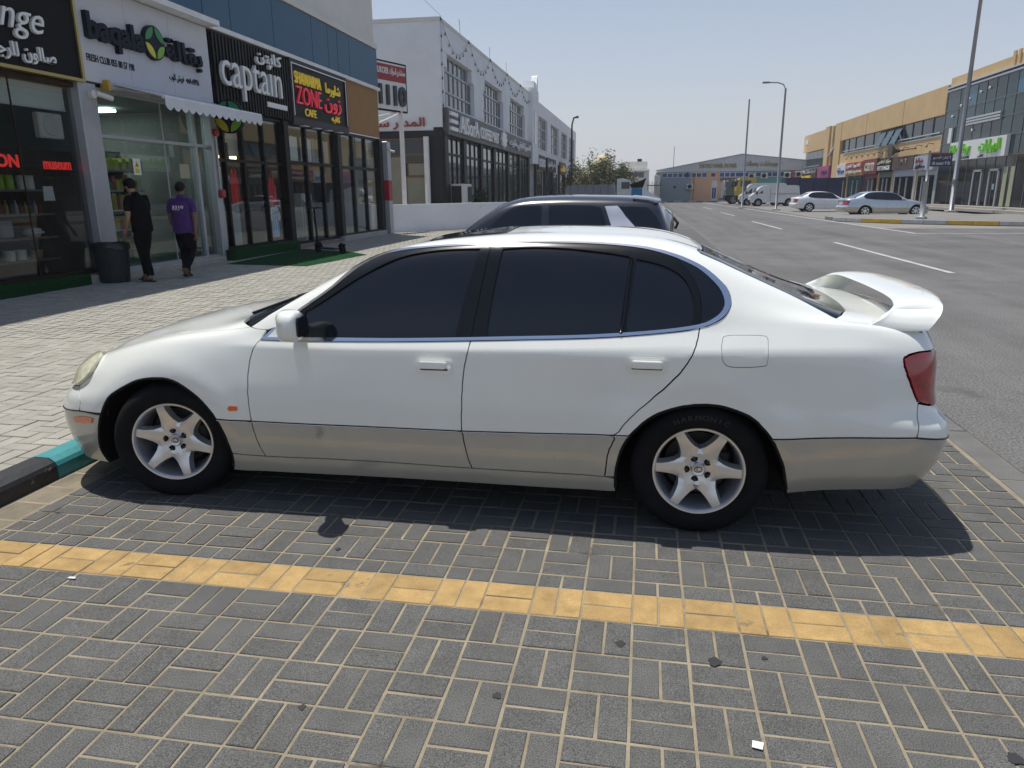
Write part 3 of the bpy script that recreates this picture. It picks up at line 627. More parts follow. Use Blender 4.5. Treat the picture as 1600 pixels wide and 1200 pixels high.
 'front_door': [(67.1,16.5),(67.1,17.7),(67.0,18.7),(67.0,19.7),(67.0,20.7),(66.9,21.7),(66.9,22.7),(66.9,23.8),(66.9,24.8),(66.8,25.9),(66.8,27.0),(66.9,28.1),(66.9,29.2),(66.9,30.2),(66.9,31.2),(67.0,32.2),(67.1,33.2),(67.2,34.1),(67.3,34.9),(67.5,35.8),(67.7,36.7),(67.9,37.7),(68.1,38.7),(68.4,39.7),(68.6,40.6),(68.8,41.3),(69.0,41.9),(69.2,42.5),(69.4,43.1),(73.8,43.4),(78.1,43.7),(82.5,43.9),(86.8,44.0),(91.1,44.0),(95.7,44.1),(100.9,44.1),(106.4,44.2),(111.5,44.2),(111.4,43.2),(111.3,41.4),(111.2,39.7),(111.1,38.2),(110.9,37.0),(110.8,36.0),(110.6,35.1),(110.5,34.1),(110.4,33.1),(110.3,31.9),(110.2,30.8),(110.2,29.5),(110.1,28.1),(110.1,26.6),(110.1,25.1),(110.1,23.5),(110.0,21.8),(110.0,20.0),(110.0,18.2),(110.0,16.2),(90.5,16.4)],
 'front_door_lower': [(67.1,16.5),(90.5,16.4),(110.0,16.2),(110.2,15.0),(110.3,13.6),(110.5,12.3),(110.7,11.0),(110.9,9.8),(111.1,8.7),(111.4,7.6),(111.6,6.5),(106.0,6.6),(100.5,6.8),(95.1,6.9),(89.7,6.9),(84.5,6.9),(79.3,6.8),(74.2,6.6),(69.1,6.5),(68.9,7.4),(68.6,8.3),(68.3,9.2),(68.1,10.1),(67.9,11.0),(67.7,11.8),(67.6,12.7),(67.4,13.5),(67.3,14.3),(67.2,15.1),(67.2,15.9)],
 'rear_door': [(111.5,44.2),(115.5,44.3),(119.0,44.3),(122.6,44.4),(126.8,44.3),(131.1,44.2),(135.0,44.2),(138.3,44.2),(141.3,44.3),(143.9,44.4),(146.4,44.5),(148.5,44.7),(150.2,45.3),(150.1,44.2),(150.0,43.1),(149.9,42.0),(149.7,41.0),(149.6,40.1),(149.4,39.3),(149.2,38.5),(149.0,37.8),(148.8,37.2),(148.5,36.7),(148.3,36.2),(148.0,35.7),(147.7,35.2),(147.4,34.8),(147.1,34.3),(146.7,33.8),(146.1,33.2),(145.5,32.5),(144.9,31.8),(144.3,31.1),(143.8,30.6),(143.3,30.1),(142.9,29.6),(142.5,29.0),(142.0,28.2),(141.5,27.4),(141.0,26.6),(140.5,25.8),(140.1,25.0),(139.7,24.1),(139.3,23.3),(138.9,22.5),(138.6,21.7),(138.2,20.9),(137.9,20.1),(137.6,19.2),(137.3,18.1),(136.4,16.9),(123.5,16.5),(110.0,16.2),(110.0,18.2),(110.0,20.0),(110.0,21.8),(110.1,23.5),(110.1,25.1),(110.1,26.6),(110.1,28.1),(110.2,29.5),(110.2,30.8),(110.3,31.9),(110.4,33.1),(110.5,34.1),(110.6,35.1),(110.8,36.0),(110.9,37.0),(111.1,38.2),(111.2,39.7),(111.3,41.4),(111.4,43.2)],
 'rear_door_lower': [(110.0,16.2),(123.5,16.5),(136.4,16.9),(136.6,15.7),(136.3,14.7),(136.1,13.8),(135.8,13.2),(135.7,12.5),(135.5,11.6),(135.4,10.4),(135.3,9.0),(135.2,7.5),(135.1,6.1),(129.2,6.2),(123.3,6.3),(117.4,6.4),(111.6,6.5),(111.4,7.6),(111.1,8.7),(110.9,9.8),(110.7,11.0),(110.5,12.3),(110.3,13.6),(110.2,15.0)],
 'quarter_lower': [(136.4,16.9),(139.1,16.8),(138.6,15.4),(138.1,14.0),(137.7,12.7),(137.4,11.3),(137.2,10.0),(137.0,8.7),(136.9,7.2),(136.9,6.2),(135.1,6.1),(135.2,7.5),(135.3,9.0),(135.4,10.4),(135.5,11.6),(135.7,12.5),(135.8,13.2),(136.1,13.8),(136.3,14.7),(136.6,15.7)],
 'front_window_frame': [(71.1,45.4),(74.8,45.5),(78.5,45.7),(82.4,45.7),(86.6,45.6),(91.0,45.5),(95.6,45.3),(100.9,45.3),(106.4,45.3),(111.4,45.3),(111.6,46.0),(111.7,47.0),(111.9,48.0),(112.0,49.1),(112.2,50.1),(112.4,51.1),(112.5,52.2),(112.7,53.3),(112.8,54.4),(113.0,55.5),(113.1,56.6),(113.3,57.7),(113.4,58.8),(113.5,59.8),(113.6,60.7),(113.7,61.5),(113.7,62.1),(113.7,62.6),(113.7,62.9),(113.7,63.1),(111.0,63.2),(108.4,63.4),(106.0,63.5),(104.2,63.6),(102.7,63.7),(100.8,63.9),(97.9,64.3),(94.6,64.7),(91.5,64.7),(88.9,63.8),(86.6,62.3),(84.4,61.0),(82.1,60.0),(79.8,59.1),(77.8,57.8),(76.0,55.7),(74.3,53.2),(73.0,50.9),(72.2,49.0),(71.6,47.2)],
 'rear_window_frame': [(111.4,45.3),(115.4,45.4),(118.9,45.4),(122.6,45.4),(126.7,45.3),(131.0,45.2),(135.0,45.2),(138.3,45.2),(141.3,45.2),(143.9,45.3),(146.3,45.5),(148.4,45.7),(150.0,46.0),(150.3,46.9),(150.4,48.1),(150.4,49.2),(150.4,50.3),(150.3,51.3),(150.2,52.3),(150.1,53.2),(149.9,54.2),(149.6,55.1),(149.3,56.0),(148.9,56.8),(148.5,57.6),(148.0,58.3),(147.5,58.9),(146.9,59.5),(145.9,60.9),(144.4,61.3),(142.8,61.7),(141.5,62.0),(140.2,62.3),(138.5,62.5),(136.3,62.8),(133.8,63.1),(131.1,63.3),(128.0,63.3),(124.6,63.4),(121.4,63.3),(118.7,63.3),(116.2,63.1),(113.7,63.1),(113.7,62.9),(113.7,62.6),(113.7,62.1),(113.7,61.5),(113.6,60.7),(113.5,59.8),(113.4,58.8),(113.3,57.7),(113.1,56.6),(113.0,55.5),(112.8,54.4),(112.7,53.3),(112.5,52.2),(112.4,51.1),(112.2,50.1),(112.0,49.1),(111.9,48.0),(111.7,47.0),(111.6,46.0)],
 'quarter_glass': [(150.02,45.99),(151.19,46.38),(151.96,46.85),(152.6,47.4),(153.21,48.01),(153.69,48.7),(154.06,49.48),(154.34,50.35),(154.51,51.32),(154.51,52.39),(154.35,53.61),(154.02,54.93),(153.47,56.16),(152.6,57.29),(151.51,58.34),(150.42,59.19),(149.43,59.75),(148.44,60.12),(147.29,60.48),(145.9,60.9),(146.93,59.45),(147.47,58.89),(148.0,58.29),(148.47,57.61),(148.89,56.83),(149.28,55.98),(149.61,55.09),(149.89,54.17),(150.09,53.24),(150.24,52.28),(150.34,51.29),(150.4,50.27),(150.41,49.19),(150.37,48.07),(150.3,46.93)],
 'chrome': [(69.38,43.12),(73.76,43.4),(78.13,43.67),(82.51,43.88),(86.8,43.98),(91.11,44.02),(95.7,44.05),(100.93,44.12),(106.44,44.18),(111.44,44.24),(115.46,44.29),(118.97,44.34),(122.62,44.36),(126.78,44.32),(131.07,44.24),(134.98,44.2),(138.32,44.21),(141.27,44.27),(143.93,44.38),(146.35,44.52),(148.49,44.71),(150.27,45.03),(151.62,45.49),(152.63,46.07),(153.46,46.73),(154.16,47.44),(154.68,48.23),(155.09,49.16),(155.44,50.3),(155.67,51.59),(155.72,52.9),(155.59,54.23),(155.29,55.59),(154.75,56.86),(153.9,58.01),(152.82,59.08),(151.7,59.95),(150.66,60.54),(149.57,60.94),(148.32,61.3),(146.81,61.69),(145.13,62.04),(143.47,62.36),(142.02,62.63),(140.58,62.86),(138.8,63.09),(136.51,63.34),(133.88,63.58),(131.04,63.76),(127.89,63.84),(124.54,63.86),(121.39,63.84),(118.67,63.76),(116.15,63.65),(113.64,63.61),(110.96,63.71),(108.28,63.88),(105.86,64.06),(104.08,64.16),(102.56,64.27),(100.52,64.56),(97.39,65.42),(93.75,66.46),(90.49,66.73),(88.04,65.59),(85.99,63.69),(83.94,61.96),(81.71,60.93),(79.5,60.08),(77.43,58.81),(75.52,56.87),(73.76,54.51),(72.26,51.94),(71.13,49.15),(70.26,46.13)],
 'chrome_hole': [(71.1,45.39),(74.8,45.53),(78.49,45.67),(82.39,45.72),(86.56,45.63),(90.95,45.46),(95.62,45.33),(100.85,45.3),(106.37,45.31),(111.38,45.33),(115.41,45.36),(118.93,45.39),(122.58,45.39),(126.74,45.33),(131.04,45.25),(134.95,45.2),(138.3,45.19),(141.27,45.22),(143.91,45.31),(146.29,45.46),(148.35,45.69),(150.02,45.99),(151.19,46.38),(151.96,46.85),(152.6,47.4),(153.21,48.01),(153.69,48.7),(154.06,49.48),(154.34,50.35),(154.51,51.32),(154.51,52.39),(154.35,53.61),(154.02,54.93),(153.47,56.16),(152.6,57.29),(151.51,58.34),(150.42,59.19),(149.43,59.75),(148.44,60.12),(147.29,60.48),(145.9,60.9),(144.36,61.31),(142.83,61.68),(141.49,61.99),(140.17,62.26),(138.5,62.52),(136.33,62.79),(133.82,63.06),(131.07,63.25),(127.95,63.34),(124.59,63.36),(121.44,63.34),(118.73,63.26),(116.22,63.15),(113.71,63.1),(111.03,63.2),(108.35,63.37),(105.96,63.52),(104.2,63.62),(102.73,63.71),(100.79,63.86),(97.92,64.26),(94.59,64.73),(91.5,64.68),(88.93,63.76),(86.61,62.33),(84.35,60.96),(82.06,60.0),(79.84,59.09),(77.81,57.78),(75.98,55.71),(74.35,53.23),(73.03,50.91),(72.18,48.97),(71.64,47.18)],
 'glass_front': [(78.22,45.47),(84.18,45.45),(90.14,45.42),(95.61,45.42),(100.28,45.45),(104.46,45.51),(108.64,45.56),(108.96,47.41),(109.28,49.25),(109.64,51.12),(110.06,53.04),(110.51,54.98),(110.94,56.88),(111.31,58.69),(111.65,60.45),(111.99,62.21),(110.6,62.32),(109.21,62.44),(107.83,62.53),(106.55,62.6),(105.27,62.64),(103.81,62.63),(102.01,62.57),(100.01,62.46),(98.0,62.23),(96.03,61.85),(94.05,61.35),(92.02,60.83),(89.95,60.34),(87.84,59.83),(85.65,59.2),(83.35,58.39),(80.98,57.47),(78.61,56.55),(78.48,52.86),(78.35,49.17)],
 'glass_rear': [(114.1,45.44),(116.7,45.43),(119.31,45.41),(122.58,45.39),(126.95,45.34),(131.99,45.29),(137.03,45.23),(137.2,47.49),(137.37,49.75),(137.53,52.14),(137.67,54.75),(137.81,57.48),(137.94,60.21),(136.83,60.47),(135.72,60.72),(134.31,60.99),(132.4,61.3),(130.19,61.62),(127.98,61.88),(125.81,62.05),(123.64,62.15),(121.56,62.2),(119.65,62.15),(117.84,62.04),(116.03,61.93),(115.81,60.16),(115.59,58.39),(115.38,56.68),(115.19,55.17),(115.0,53.73),(114.8,52.07),(114.58,50.01),(114.34,47.72)],
 'glass_vent': [(137.76,45.32),(139.6,45.27),(141.45,45.22),(143.28,45.21),(145.09,45.29),(146.89,45.41),(148.69,45.54),(148.84,46.86),(148.98,48.18),(149.05,49.45),(149.06,50.62),(148.99,51.74),(148.77,52.9),(148.38,54.21),(147.85,55.57),(147.12,56.72),(146.18,57.55),(145.05,58.18),(143.77,58.7),(142.29,59.13),(140.65,59.45),(139.02,59.77),(138.79,57.44),(138.56,55.11),(138.34,52.74),(138.14,50.29),(137.95,47.8)],
 'flap': [(154.9,42.4),(155.8,42.5),(157.0,42.4),(158.3,42.3),(159.5,42.2),(160.7,42.1),(161.6,41.9),(162.0,41.6),(162.1,41.2),(162.2,40.7),(162.2,40.0),(162.2,39.0),(162.2,38.2),(162.2,37.4),(162.2,36.7),(162.1,36.2),(162.1,35.8),(161.9,35.6),(161.5,35.5),(160.6,35.4),(159.5,35.3),(158.4,35.3),(157.4,35.3),(156.4,35.3),(155.6,35.4),(155.1,35.6),(154.7,35.9),(154.4,36.3),(154.2,36.9),(154.1,37.6),(154.1,38.4),(154.0,39.4),(154.1,40.5),(154.2,41.4),(154.3,41.9),(154.4,42.2)],
 'repeater': [(62.4,20.5),(62.9,21.4),(64.4,21.3),(64.4,19.9),(62.8,19.7)],
 'marker': [(26.9,14.5),(27.8,15.3),(31.1,15.7),(32.9,15.4),(32.6,13.9),(30.1,13.3),(27.5,13.4)],
 'sail': [(71.0,44.9),(73.4,53.0),(75.3,55.6),(76.2,45.5)],
 'arch_f_line': [(32.2,0.0),(32.1,0.4),(32.1,0.8),(32.0,1.2),(32.0,1.8),(32.0,2.7),(32.0,3.7),(32.1,4.9),(32.3,6.2),(32.6,7.7),(33.1,9.5),(33.6,11.2),(34.0,12.8),(34.4,14.2),(34.7,15.4),(35.1,16.7),(35.5,18.1),(35.9,19.8),(36.4,21.7),(36.9,23.6),(37.6,25.2),(38.6,26.5),(39.7,27.7),(40.9,28.7),(42.1,29.5),(43.2,30.0),(44.4,30.2),(45.5,30.3),(46.7,30.3),(47.8,30.2),(49.0,30.1),(50.1,29.8),(51.2,29.3),(52.3,28.5),(53.4,27.4),(54.4,26.2),(55.3,25.0),(56.2,23.7),(57.0,22.3),(57.7,20.9),(58.4,19.5),(59.0,18.1),(59.5,16.6),(60.0,15.2),(60.4,13.8),(60.8,12.5),(61.1,11.2),(61.3,10.0),(61.5,8.9),(61.6,7.9),(61.7,7.0),(61.7,6.1),(61.6,5.1),(61.5,3.9),(61.2,2.6),(61.0,1.3),(60.7,0.0)],
 'arch_r_line': [(137.0,0.0),(136.9,1.8),(136.9,3.7),(136.9,5.5),(136.9,7.2),(137.0,8.7),(137.2,10.0),(137.4,11.3),(137.7,12.7),(138.1,14.0),(138.6,15.4),(139.1,16.8),(139.7,18.1),(140.4,19.5),(141.1,21.0),(141.9,22.3),(142.8,23.5),(143.7,24.5),(144.7,25.3),(145.7,26.0),(146.8,26.6),(147.8,27.1),(148.9,27.4),(149.9,27.7),(151.0,27.8),(152.0,27.9),(153.1,27.8),(154.1,27.7),(155.2,27.4),(156.3,26.9),(157.4,26.3),(158.6,25.5),(159.6,24.7),(160.4,23.7),(161.2,22.6),(161.8,21.3),(162.5,20.0),(163.2,18.5),(163.9,16.8),(164.5,15.1),(165.1,13.5),(165.6,12.2),(166.1,11.0),(166.5,9.7),(166.8,8.2),(167.1,6.4),(167.4,4.3),(167.7,2.1),(167.9,0.0)],
 'm_front': [(0.0,17.0),(12.0,17.0),(23.0,17.1),(29.1,17.5),(35.1,17.3)],
 'm_fender': [(59.5,16.6),(67.1,16.5)],
 'm_fdoor': [(67.1,16.5),(90.5,16.4),(110.0,16.2)],
 'm_rdoor': [(110.0,16.2),(123.5,16.5),(136.4,16.9)],
 'm_quarter': [(136.4,16.9),(139.1,16.8)],
 'm_rear': [(163.9,16.8),(176.2,18.0),(185.8,18.9),(194.4,17.1),(204.0,16.8),(212.0,16.6)],
 'handles': [(105.2,34.6),(141.5,35.5)],
}
# ---------------------------------------------------------------- car materials
WHITE = mat("pearl_white_paint", (.82, .83, .775), rough=.32, coat=1., spec=.5, var=.025, scale=2.5, coord='obj')
BEIGE = mat("beige_metallic_paint", (.44, .43, .385), rough=.33, metal=.3, coat=1., var=.05, scale=5, coord='obj', spot=(.27, .25, .2), spot_scale=6, spot_lo=.66)
BLACKTRIM = mat("black_trim", (.008, .009, .010), rough=.16, spec=.35)
MATTE = mat("matte_black_plastic", (.012, .012, .012), rough=.85, spec=.2)
CHROME = mat("chrome", (.82, .83, .85), rough=.08, metal=1.)
TINT = mat("dark_tinted_glass", (.006, .008, .011), rough=.035, spec=.5, coat=.3, var=.2, scale=3, coord='obj')
RUBBER = mat("tyre_rubber", (.010, .010, .011), rough=.8, spec=.15, var=.25, scale=9, coord='obj', bump=.15, bscale=60)
RUBBERLET = mat("tyre_lettering_rubber", (.026, .026, .028), rough=.6)
ALLOY = mat("silver_alloy", (.70, .71, .73), rough=.3, metal=.8, coat=.25, coord='obj', var=.08, scale=14, spot=(.2, .19, .18), spot_scale=16, spot_lo=.69)
ALLOYIN = mat("alloy_barrel", (.45, .47, .51), rough=.42, metal=.7, coord='obj', var=.12, scale=20)
IRON = mat("brake_iron", (.05, .046, .043), rough=.6, metal=.5)
REDLENS = mat("red_lamp_lens", (.30, .012, .014), rough=.12, coat=1., spec=.6, var=.35, scale=18, coord='obj')
AMBER = mat("amber_lens", (.75, .16, .02), rough=.15, coat=1.)
HEADL = mat("yellowed_lamp_lens", (.80, .77, .56), rough=.15, coat=1., var=.2, scale=14, coord='obj', bump=.35, bscale=26, bdist=.02)
MIRRORG = mat("mirror_glass", (.012, .014, .017), rough=.05, spec=.5)

def seg_resample(P, n):
    return P

class Panels:
    """cuts named panels out of a half-body surface; the near half is at y = -w"""
    def __init__(s, S, root): s.S = S; s.root = root; s.cs = np.array([S.su, S.sv])
    def centre(s, q): return q[0] <= .05 or q[0] >= s.S.ni-1.05 or q[1] >= s.S.nj-1.05
    def prep(s, poly, gap, step):
        S = s.S; P = [np.array(q, float) for q in poly]
        c = s.cs
        A = sum((P[k][0]*P[(k+1) % len(P)][1]-P[(k+1) % len(P)][0]*P[k][1]) for k in range(len(P)))
        if A < 0: P = P[::-1]
        out = []
        for k in range(len(P)):
            a, b = P[k], P[(k+1) % len(P)]
            L = np.linalg.norm((S.at(b)[0]-S.at(a)[0])); Lm = np.linalg.norm((b-a)*c)
            m = max(1, int(math.ceil(max(L, Lm*.8)/step)))
            for t in range(m): out.append(a+(b-a)*t/m)
        # drop near duplicates
        O = [out[0]]
        for q in out[1:]:
            if np.linalg.norm((q-O[-1])*c) > .002: O.append(q)
        if np.linalg.norm((O[0]-O[-1])*c) < .002: O.pop()
        if gap:
            M = np.array(O)*c; n = len(M); Q = M.copy()
            for k in range(n):
                if s.centre(O[k]): continue
                a = M[k]-M[k-1]; b = M[(k+1) % n]-M[k]
                a = a/(np.linalg.norm(a)+1e-9); b = b/(np.linalg.norm(b)+1e-9)
                na = np.array([-a[1], a[0]]); nb = np.array([-b[1], b[0]])
                d = na+nb; l = np.linalg.norm(d)
                if l < .3: d = na; l = 1.
                d = d/l; Q[k] = M[k]+d*gap/max(.5, float(d@na))
            O = [q/c for q in Q]
        return O
    def tri(s, outer, holes, step):
        c = s.cs; loops = [outer]+holes
        vs = []; es = []
        for lp in loops:
            k0 = len(vs); n = len(lp)
            vs += [Vector((q[0]*c[0], q[1]*c[1])) for q in lp]; es += [(k0+k, k0+(k+1) % n) for k in range(n)]
        M = np.array([(v.x, v.y) for v in vs]); lo, hi = M.min(0), M.max(0)
        bnd = [np.array(lp)*c for lp in loops]
        def inside(pt):
            r = False
            for lp in bnd:
                x, y = lp[:, 0], lp[:, 1]; x2, y2 = np.roll(x, -1), np.roll(y, -1)
                cr = ((y > pt[1]) != (y2 > pt[1]))
                with np.errstate(divide='ignore', invalid='ignore'):
                    xi = (x2-x)*(pt[1]-y)/(y2-y)+x
                r ^= bool((cr & (pt[0] < xi)).sum() % 2)
            return r
        nx = int((hi[0]-lo[0])/step)+1; ny = int((hi[1]-lo[1])/step)+1
        for a in range(nx+1):
            for b in range(ny+1):
                p = np.array([lo[0]+(a+.5*(b % 2))*step, lo[1]+b*step])
                if not inside(p): continue
                if ((M[:len(M)]-p)**2).sum(1).min() < (step*.45)**2: continue
                vs.append(Vector(p))
        r = delaunay_2d_cdt(vs, es, [], 0, 1e-5)
        V = np.array([(v.x, v.y) for v in r[0]]); F = []
        for f in r[2]:
            if inside(V[list(f)].mean(0)): F.append(tuple(f))
        orig = r[3]
        return V/c, F
    def make(s, name, poly, m, holes=(), gap=.003, lip=.014, off=0., step=.034, bstep=.022, sides=(-1,), full=False, parent=None, hgap=None, label=None):
        S = s.S
        o = s.prep(poly, gap, bstep); hs = []
        for h in holes:
            q = s.prep(h, 0, bstep)
            hs.append(q)
        V, F = s.tri(o, hs, step)
        P = S.at(V); N = S.nrm(V)
        cen = np.array([s.centre(q) for q in V])
        vs = [P+N*off]; ns = [N]; fs = [list(f) for f in F]
        # orientation: outward
        k = len(V)
        # outward test uses (x,w,z) as a left handed frame for y=-w, handled at mirroring
        fs = [f[::-1] if float(np.cross(P[f[1]]-P[f[0]], P[f[2]]-P[f[0]]) @ N[f[0]]) < 0 else f for f in fs]
        if lip:
            for lp, sg in [(o, 1)]+[(h, -1) for h in hs]:
                Q = np.array(lp); n = len(Q); A = S.at(Q); NN = S.nrm(Q)
                T = np.roll(A, -1, 0)-np.roll(A, 1, 0); T /= np.linalg.norm(T, axis=1, keepdims=True)+1e-9
                B = np.cross(T, NN)*sg
                top = A+NN*off; bot = A-NN*lip
                k0 = sum(len(x) for x in vs); vs += [top, bot]; ns += [B, B]
                for q in range(n):
                    q2 = (q+1) % n
                    if s.centre(Q[q]) and s.centre(Q[q2]): continue
                    f = [k0+q, k0+q2, k0+n+q2, k0+n+q]
                    nn = np.cross(np.concatenate(vs)[f[1]]-np.concatenate(vs)[f[0]], np.concatenate(vs)[f[2]]-np.concatenate(vs)[f[0]]) if q == 0 else None
                    fs.append(f)
        P = np.concatenate(vs); N = np.concatenate(ns)
        # lips: make face winding agree with B
        for i in range(len(F), len(fs)):
            f = fs[i]; nn = np.cross(P[f[1]]-P[f[0]], P[f[2]]-P[f[0]])
            if nn @ N[f[0]] < 0: N[f] = N[f]  # keep the given normal, flip the face
            if nn @ N[f[0]] < 0: fs[i] = f[::-1]
        objs = []
        def emit(sgn, nm):
            X = P.copy(); Y = N.copy(); X[:, 1] *= sgn; Y[:, 1] *= sgn
            FF = fs if sgn > 0 else [f[::-1] for f in fs]
            return X, Y, FF
        jobs = [[-1, 1]] if full else [[q] for q in sides]
        for job in jobs:
            VV = []; NN = []; FF = []; k = 0
            for sg in job:
                X, Y, f3 = emit(sg, name); VV.append(X); NN.append(Y); FF += [tuple(k+q for q in f) for f in f3]; k += len(X)
            VV = np.concatenate(VV); NN = np.concatenate(NN)
            me = bpy.data.meshes.new(name); me.from_pydata([tuple(v) for v in VV], [], FF); me.materials.append(m)
            me.polygons.foreach_set("use_smooth", [True]*len(me.polygons)); me.update()
            me.normals_split_custom_set_from_vertices([tuple(n) for n in NN])
            ob = bpy.data.objects.new(name, me); COL.objects.link(ob); ob.parent = parent or s.root
            if label: ob['label'] = label
            objs.append(ob)
        return objs
    def p3(s, ij, off=0., sgn=-1):
        P = s.S.at(ij)+s.S.nrm(ij)*off; P[:, 1] *= sgn; return [Vector(p) for p in P]
    def strip(s, name, line, m, r=.004, off=.001, sides=(-1, 1), full=False, step=.03):
        L = []
        for a, b in zip(line, line[1:]):
            a, b = np.array(a, float), np.array(b, float); n = max(1, int(np.linalg.norm((b-a)*s.cs)/step))
            L += [a+(b-a)*t/n for t in range(n)]
        L.append(np.array(line[-1], float)); out = []
        if full:
            mb = MB(); a = s.p3(L, off, -1); b = s.p3(L, off, 1)
            mb.tube(a+b[::-1][1:] if np.array(L)[-1][0] > 50 else a[::-1]+b[1:], r, m, 6); return [mb.build(name, s.root, smooth=True)]
        for sg in sides:
            mb = MB(); mb.tube(s.p3(L, off, sg), r, m, 6); out.append(mb.build(name, s.root, smooth=True))
        return out

def star_wheel_parts(root, c, rt, side, steer=0., width=.225, rim=.212, lettering=None, spokes=6, phase=0., ang=0.):
    """road wheel as thing part 'wheel' (tyre) > rim, wheel_nut, centre_cap, brake_disc; axle along y, outer face toward side*y"""
    T = Matrix.Translation(c) @ Matrix.Rotation(steer, 4, 'Z') @ Matrix.Rotation(ang*side, 4, 'Y')
    def put(mb, name, par, smooth=False, auto=None):
        mb.v = [tuple(T @ Vector((v[0], v[1]*side, v[2]))) for v in mb.v]
        if side < 0: mb.f = [f[::-1] for f in mb.f]
        return mb.build(name, par, org=(0, 0, 0), smooth=smooth, auto=auto)
    h = width/2
    t = MB()
    t.lathe([(rim+.002, -h*.8), (rim+.02, -h*.95), (rim+.055, -h), (rt-.03, -h*.93), (rt-.008, -h*.80), (rt, -h*.6), (rt+.001, 0), (rt, h*.6), (rt-.008, h*.80), (rt-.03, h*.93), (rim+.055, h), (rim+.022, h*.96), (rim+.004, h*.86), (rim-.004, h*.70)], RUBBER, 56, axis='y', cap=False)
    for k in (-.35, 0., .35):   # tread grooves as raised ribs between
        t.lathe([(rt+.001, h*k-.02), (rt+.004, h*k-.016), (rt+.004, h*k+.016), (rt+.001, h*k+.02)], RUBBER, 56, axis='y', cap=False)
    tyre = put(t, "wheel", root, auto=40)
    # rim: lip, barrel, star
    rm = MB()
    ro = rim
    rm.lathe([(ro+.004, h*.72), (ro+.006, h*.84), (ro+.002, h*.885), (ro-.006, h*.88), (ro-.012, h*.80), (ro-.017, h*.62), (ro-.024, -h*.1), (ro-.034, -h*.5)], ALLOYIN, 64, axis='y', cap=False)
    rm.lathe([(ro+.006, h*.84), (ro+.0025, h*.895), (ro-.006, h*.885), (ro-.012, h*.80)], ALLOY, 64, axis='y', cap=False)
    n = spokes; out = []
    for k in range(n):
        a0 = phase+k*2*math.pi/n
        for r, w in ((.100, .056), (.107, .044), (.120, .034), (.145, .027), (.170, .023), (ro-.010, .021)):
            out.append((r, a0-math.asin(w/r)))
        for r, w in ((ro-.010, .021), (.170, .023), (.145, .027), (.120, .034), (.107, .044), (.100, .056)):
            out.append((r, a0+math.asin(w/r)))
    out = sorted(out, key=lambda q: q[1]) if False else out
    P2 = [(r*math.cos(a), r*math.sin(a)) for r, a in out]
    if n == 6:
        # round the valley between the spokes
        pass
    vs = [Vector(p) for p in P2]; es = [(k, (k+1) % len(vs)) for k in range(len(vs))]
    B = np.array(P2)
    for r, m_ in ((.0, 1), (.03, 8), (.055, 16), (.08, 24)):
        for q in range(m_): vs.append(Vector((r*math.cos(q*2*math.pi/m_), r*math.sin(q*2*math.pi/m_))))
    for k in range(n):
        a0 = phase+k*2*math.pi/n
        for r in (.1, .12, .145, .17, .19):
            vs.append(Vector((r*math.cos(a0), r*math.sin(a0))))
    cd = delaunay_2d_cdt(vs, es, [], 1, 1e-6)
    V = [(v.x, v.y) for v in cd[0]]
    def depth(x, y, edge=False):
        r = math.hypot(x, y)
        d = h*.50 + (h*.80-h*.50)*min(1, max(0, (r-.03)/.15))**.9
        a = (math.atan2(y, x)-phase) % (2*math.pi/n); a = min(a, 2*math.pi/n-a)
        cross = r*math.sin(a)
        return d - (cross*cross*6. if r > .09 else 0)
    vv = [(y, depth(x, y), x) for x, y in V]
    rm.add(vv, [tuple(f) for f in cd[2]], ALLOY)
    if True:
        f = rm.f[-1]; a, b, c_ = [Vector(rm.v[q]) for q in f]
        if (b-a).cross(c_-a).y < 0:
            rm.f[-len(cd[2]):] = [q[::-1] for q in rm.f[-len(cd[2]):]]
    # side walls of the star
    m0 = len(P2); top = [(y, depth(x, y), x) for x, y in P2]
    bot = []
    for x, y in P2:
        r = math.hypot(x, y); k = .90 if r < .15 else .965
        a = (math.atan2(y, x)-phase) % (2*math.pi/n); a = a if a < math.pi/n else a-2*math.pi/n
        w = r*math.sin(a); rr = r*math.cos(a); base = math.atan2(y, x)-a
        w2 = w*1.0 + math.copysign(.010, w)*(1 if r > .104 else 0)
        r2 = rr if r > .104 else rr+.006
        bx, by = r2*math.cos(base)-w2*math.sin(base), r2*math.sin(base)+w2*math.cos(base)
        bot.append((by, depth(x, y)-.042, bx))
    rm.add(top+bot, [(k, (k+1) % m0, m0+(k+1) % m0, m0+k) for k in range(m0)], ALLOY)
    rmo = put(rm, "rim", tyre, auto=32)
    # nuts and cap
    for k in range(5):
        a = phase+math.pi/2+k*2*math.pi/5; x, y = .056*math.cos(a), .056*math.sin(a)
        nb = MB(); d = depth(x, y)
        nb.lathe([(.0175, d-.004), (.0175, d+.0015), (.0, d+.0016)], MATTE, 16, o=(y, 0, x), axis='y', cap=False)
        nb.lathe([(.0085, d), (.0085, d+.008), (.005, d+.011), (0, d+.011)], IRON, 6, o=(y, 0, x), axis='y', cap=False)
        put(nb, "wheel_nut", tyre)
    cp = MB(); d = depth(0, 0)
    cp.lathe([(.036, d-.002), (.034, d+.014), (.029, d+.019), (.027, d+.0175), (0, d+.018)], ALLOY, 32, axis='y', cap=False)
    ring = [(.017*math.sin(t), d+.019, .0135*math.cos(t)) for t in np.linspace(0, 2*math.pi, 24, endpoint=False)]
    cp.tube(ring, .0016, IRON, 6, closed=True)
    cp.tube([(-.004, d+.019, .0115), (-.007, d+.019, -.006), (.011, d+.019, -.0085)], .0016, IRON, 6)
    put(cp, "centre_cap", tyre, auto=40)
    bk = MB()
    bk.lathe([(.0, -.012), (.07, -.012), (.075, -.03), (.155, -.03), (.155, -.05), (.0, -.05)], IRON, 40, axis='y', cap=False)
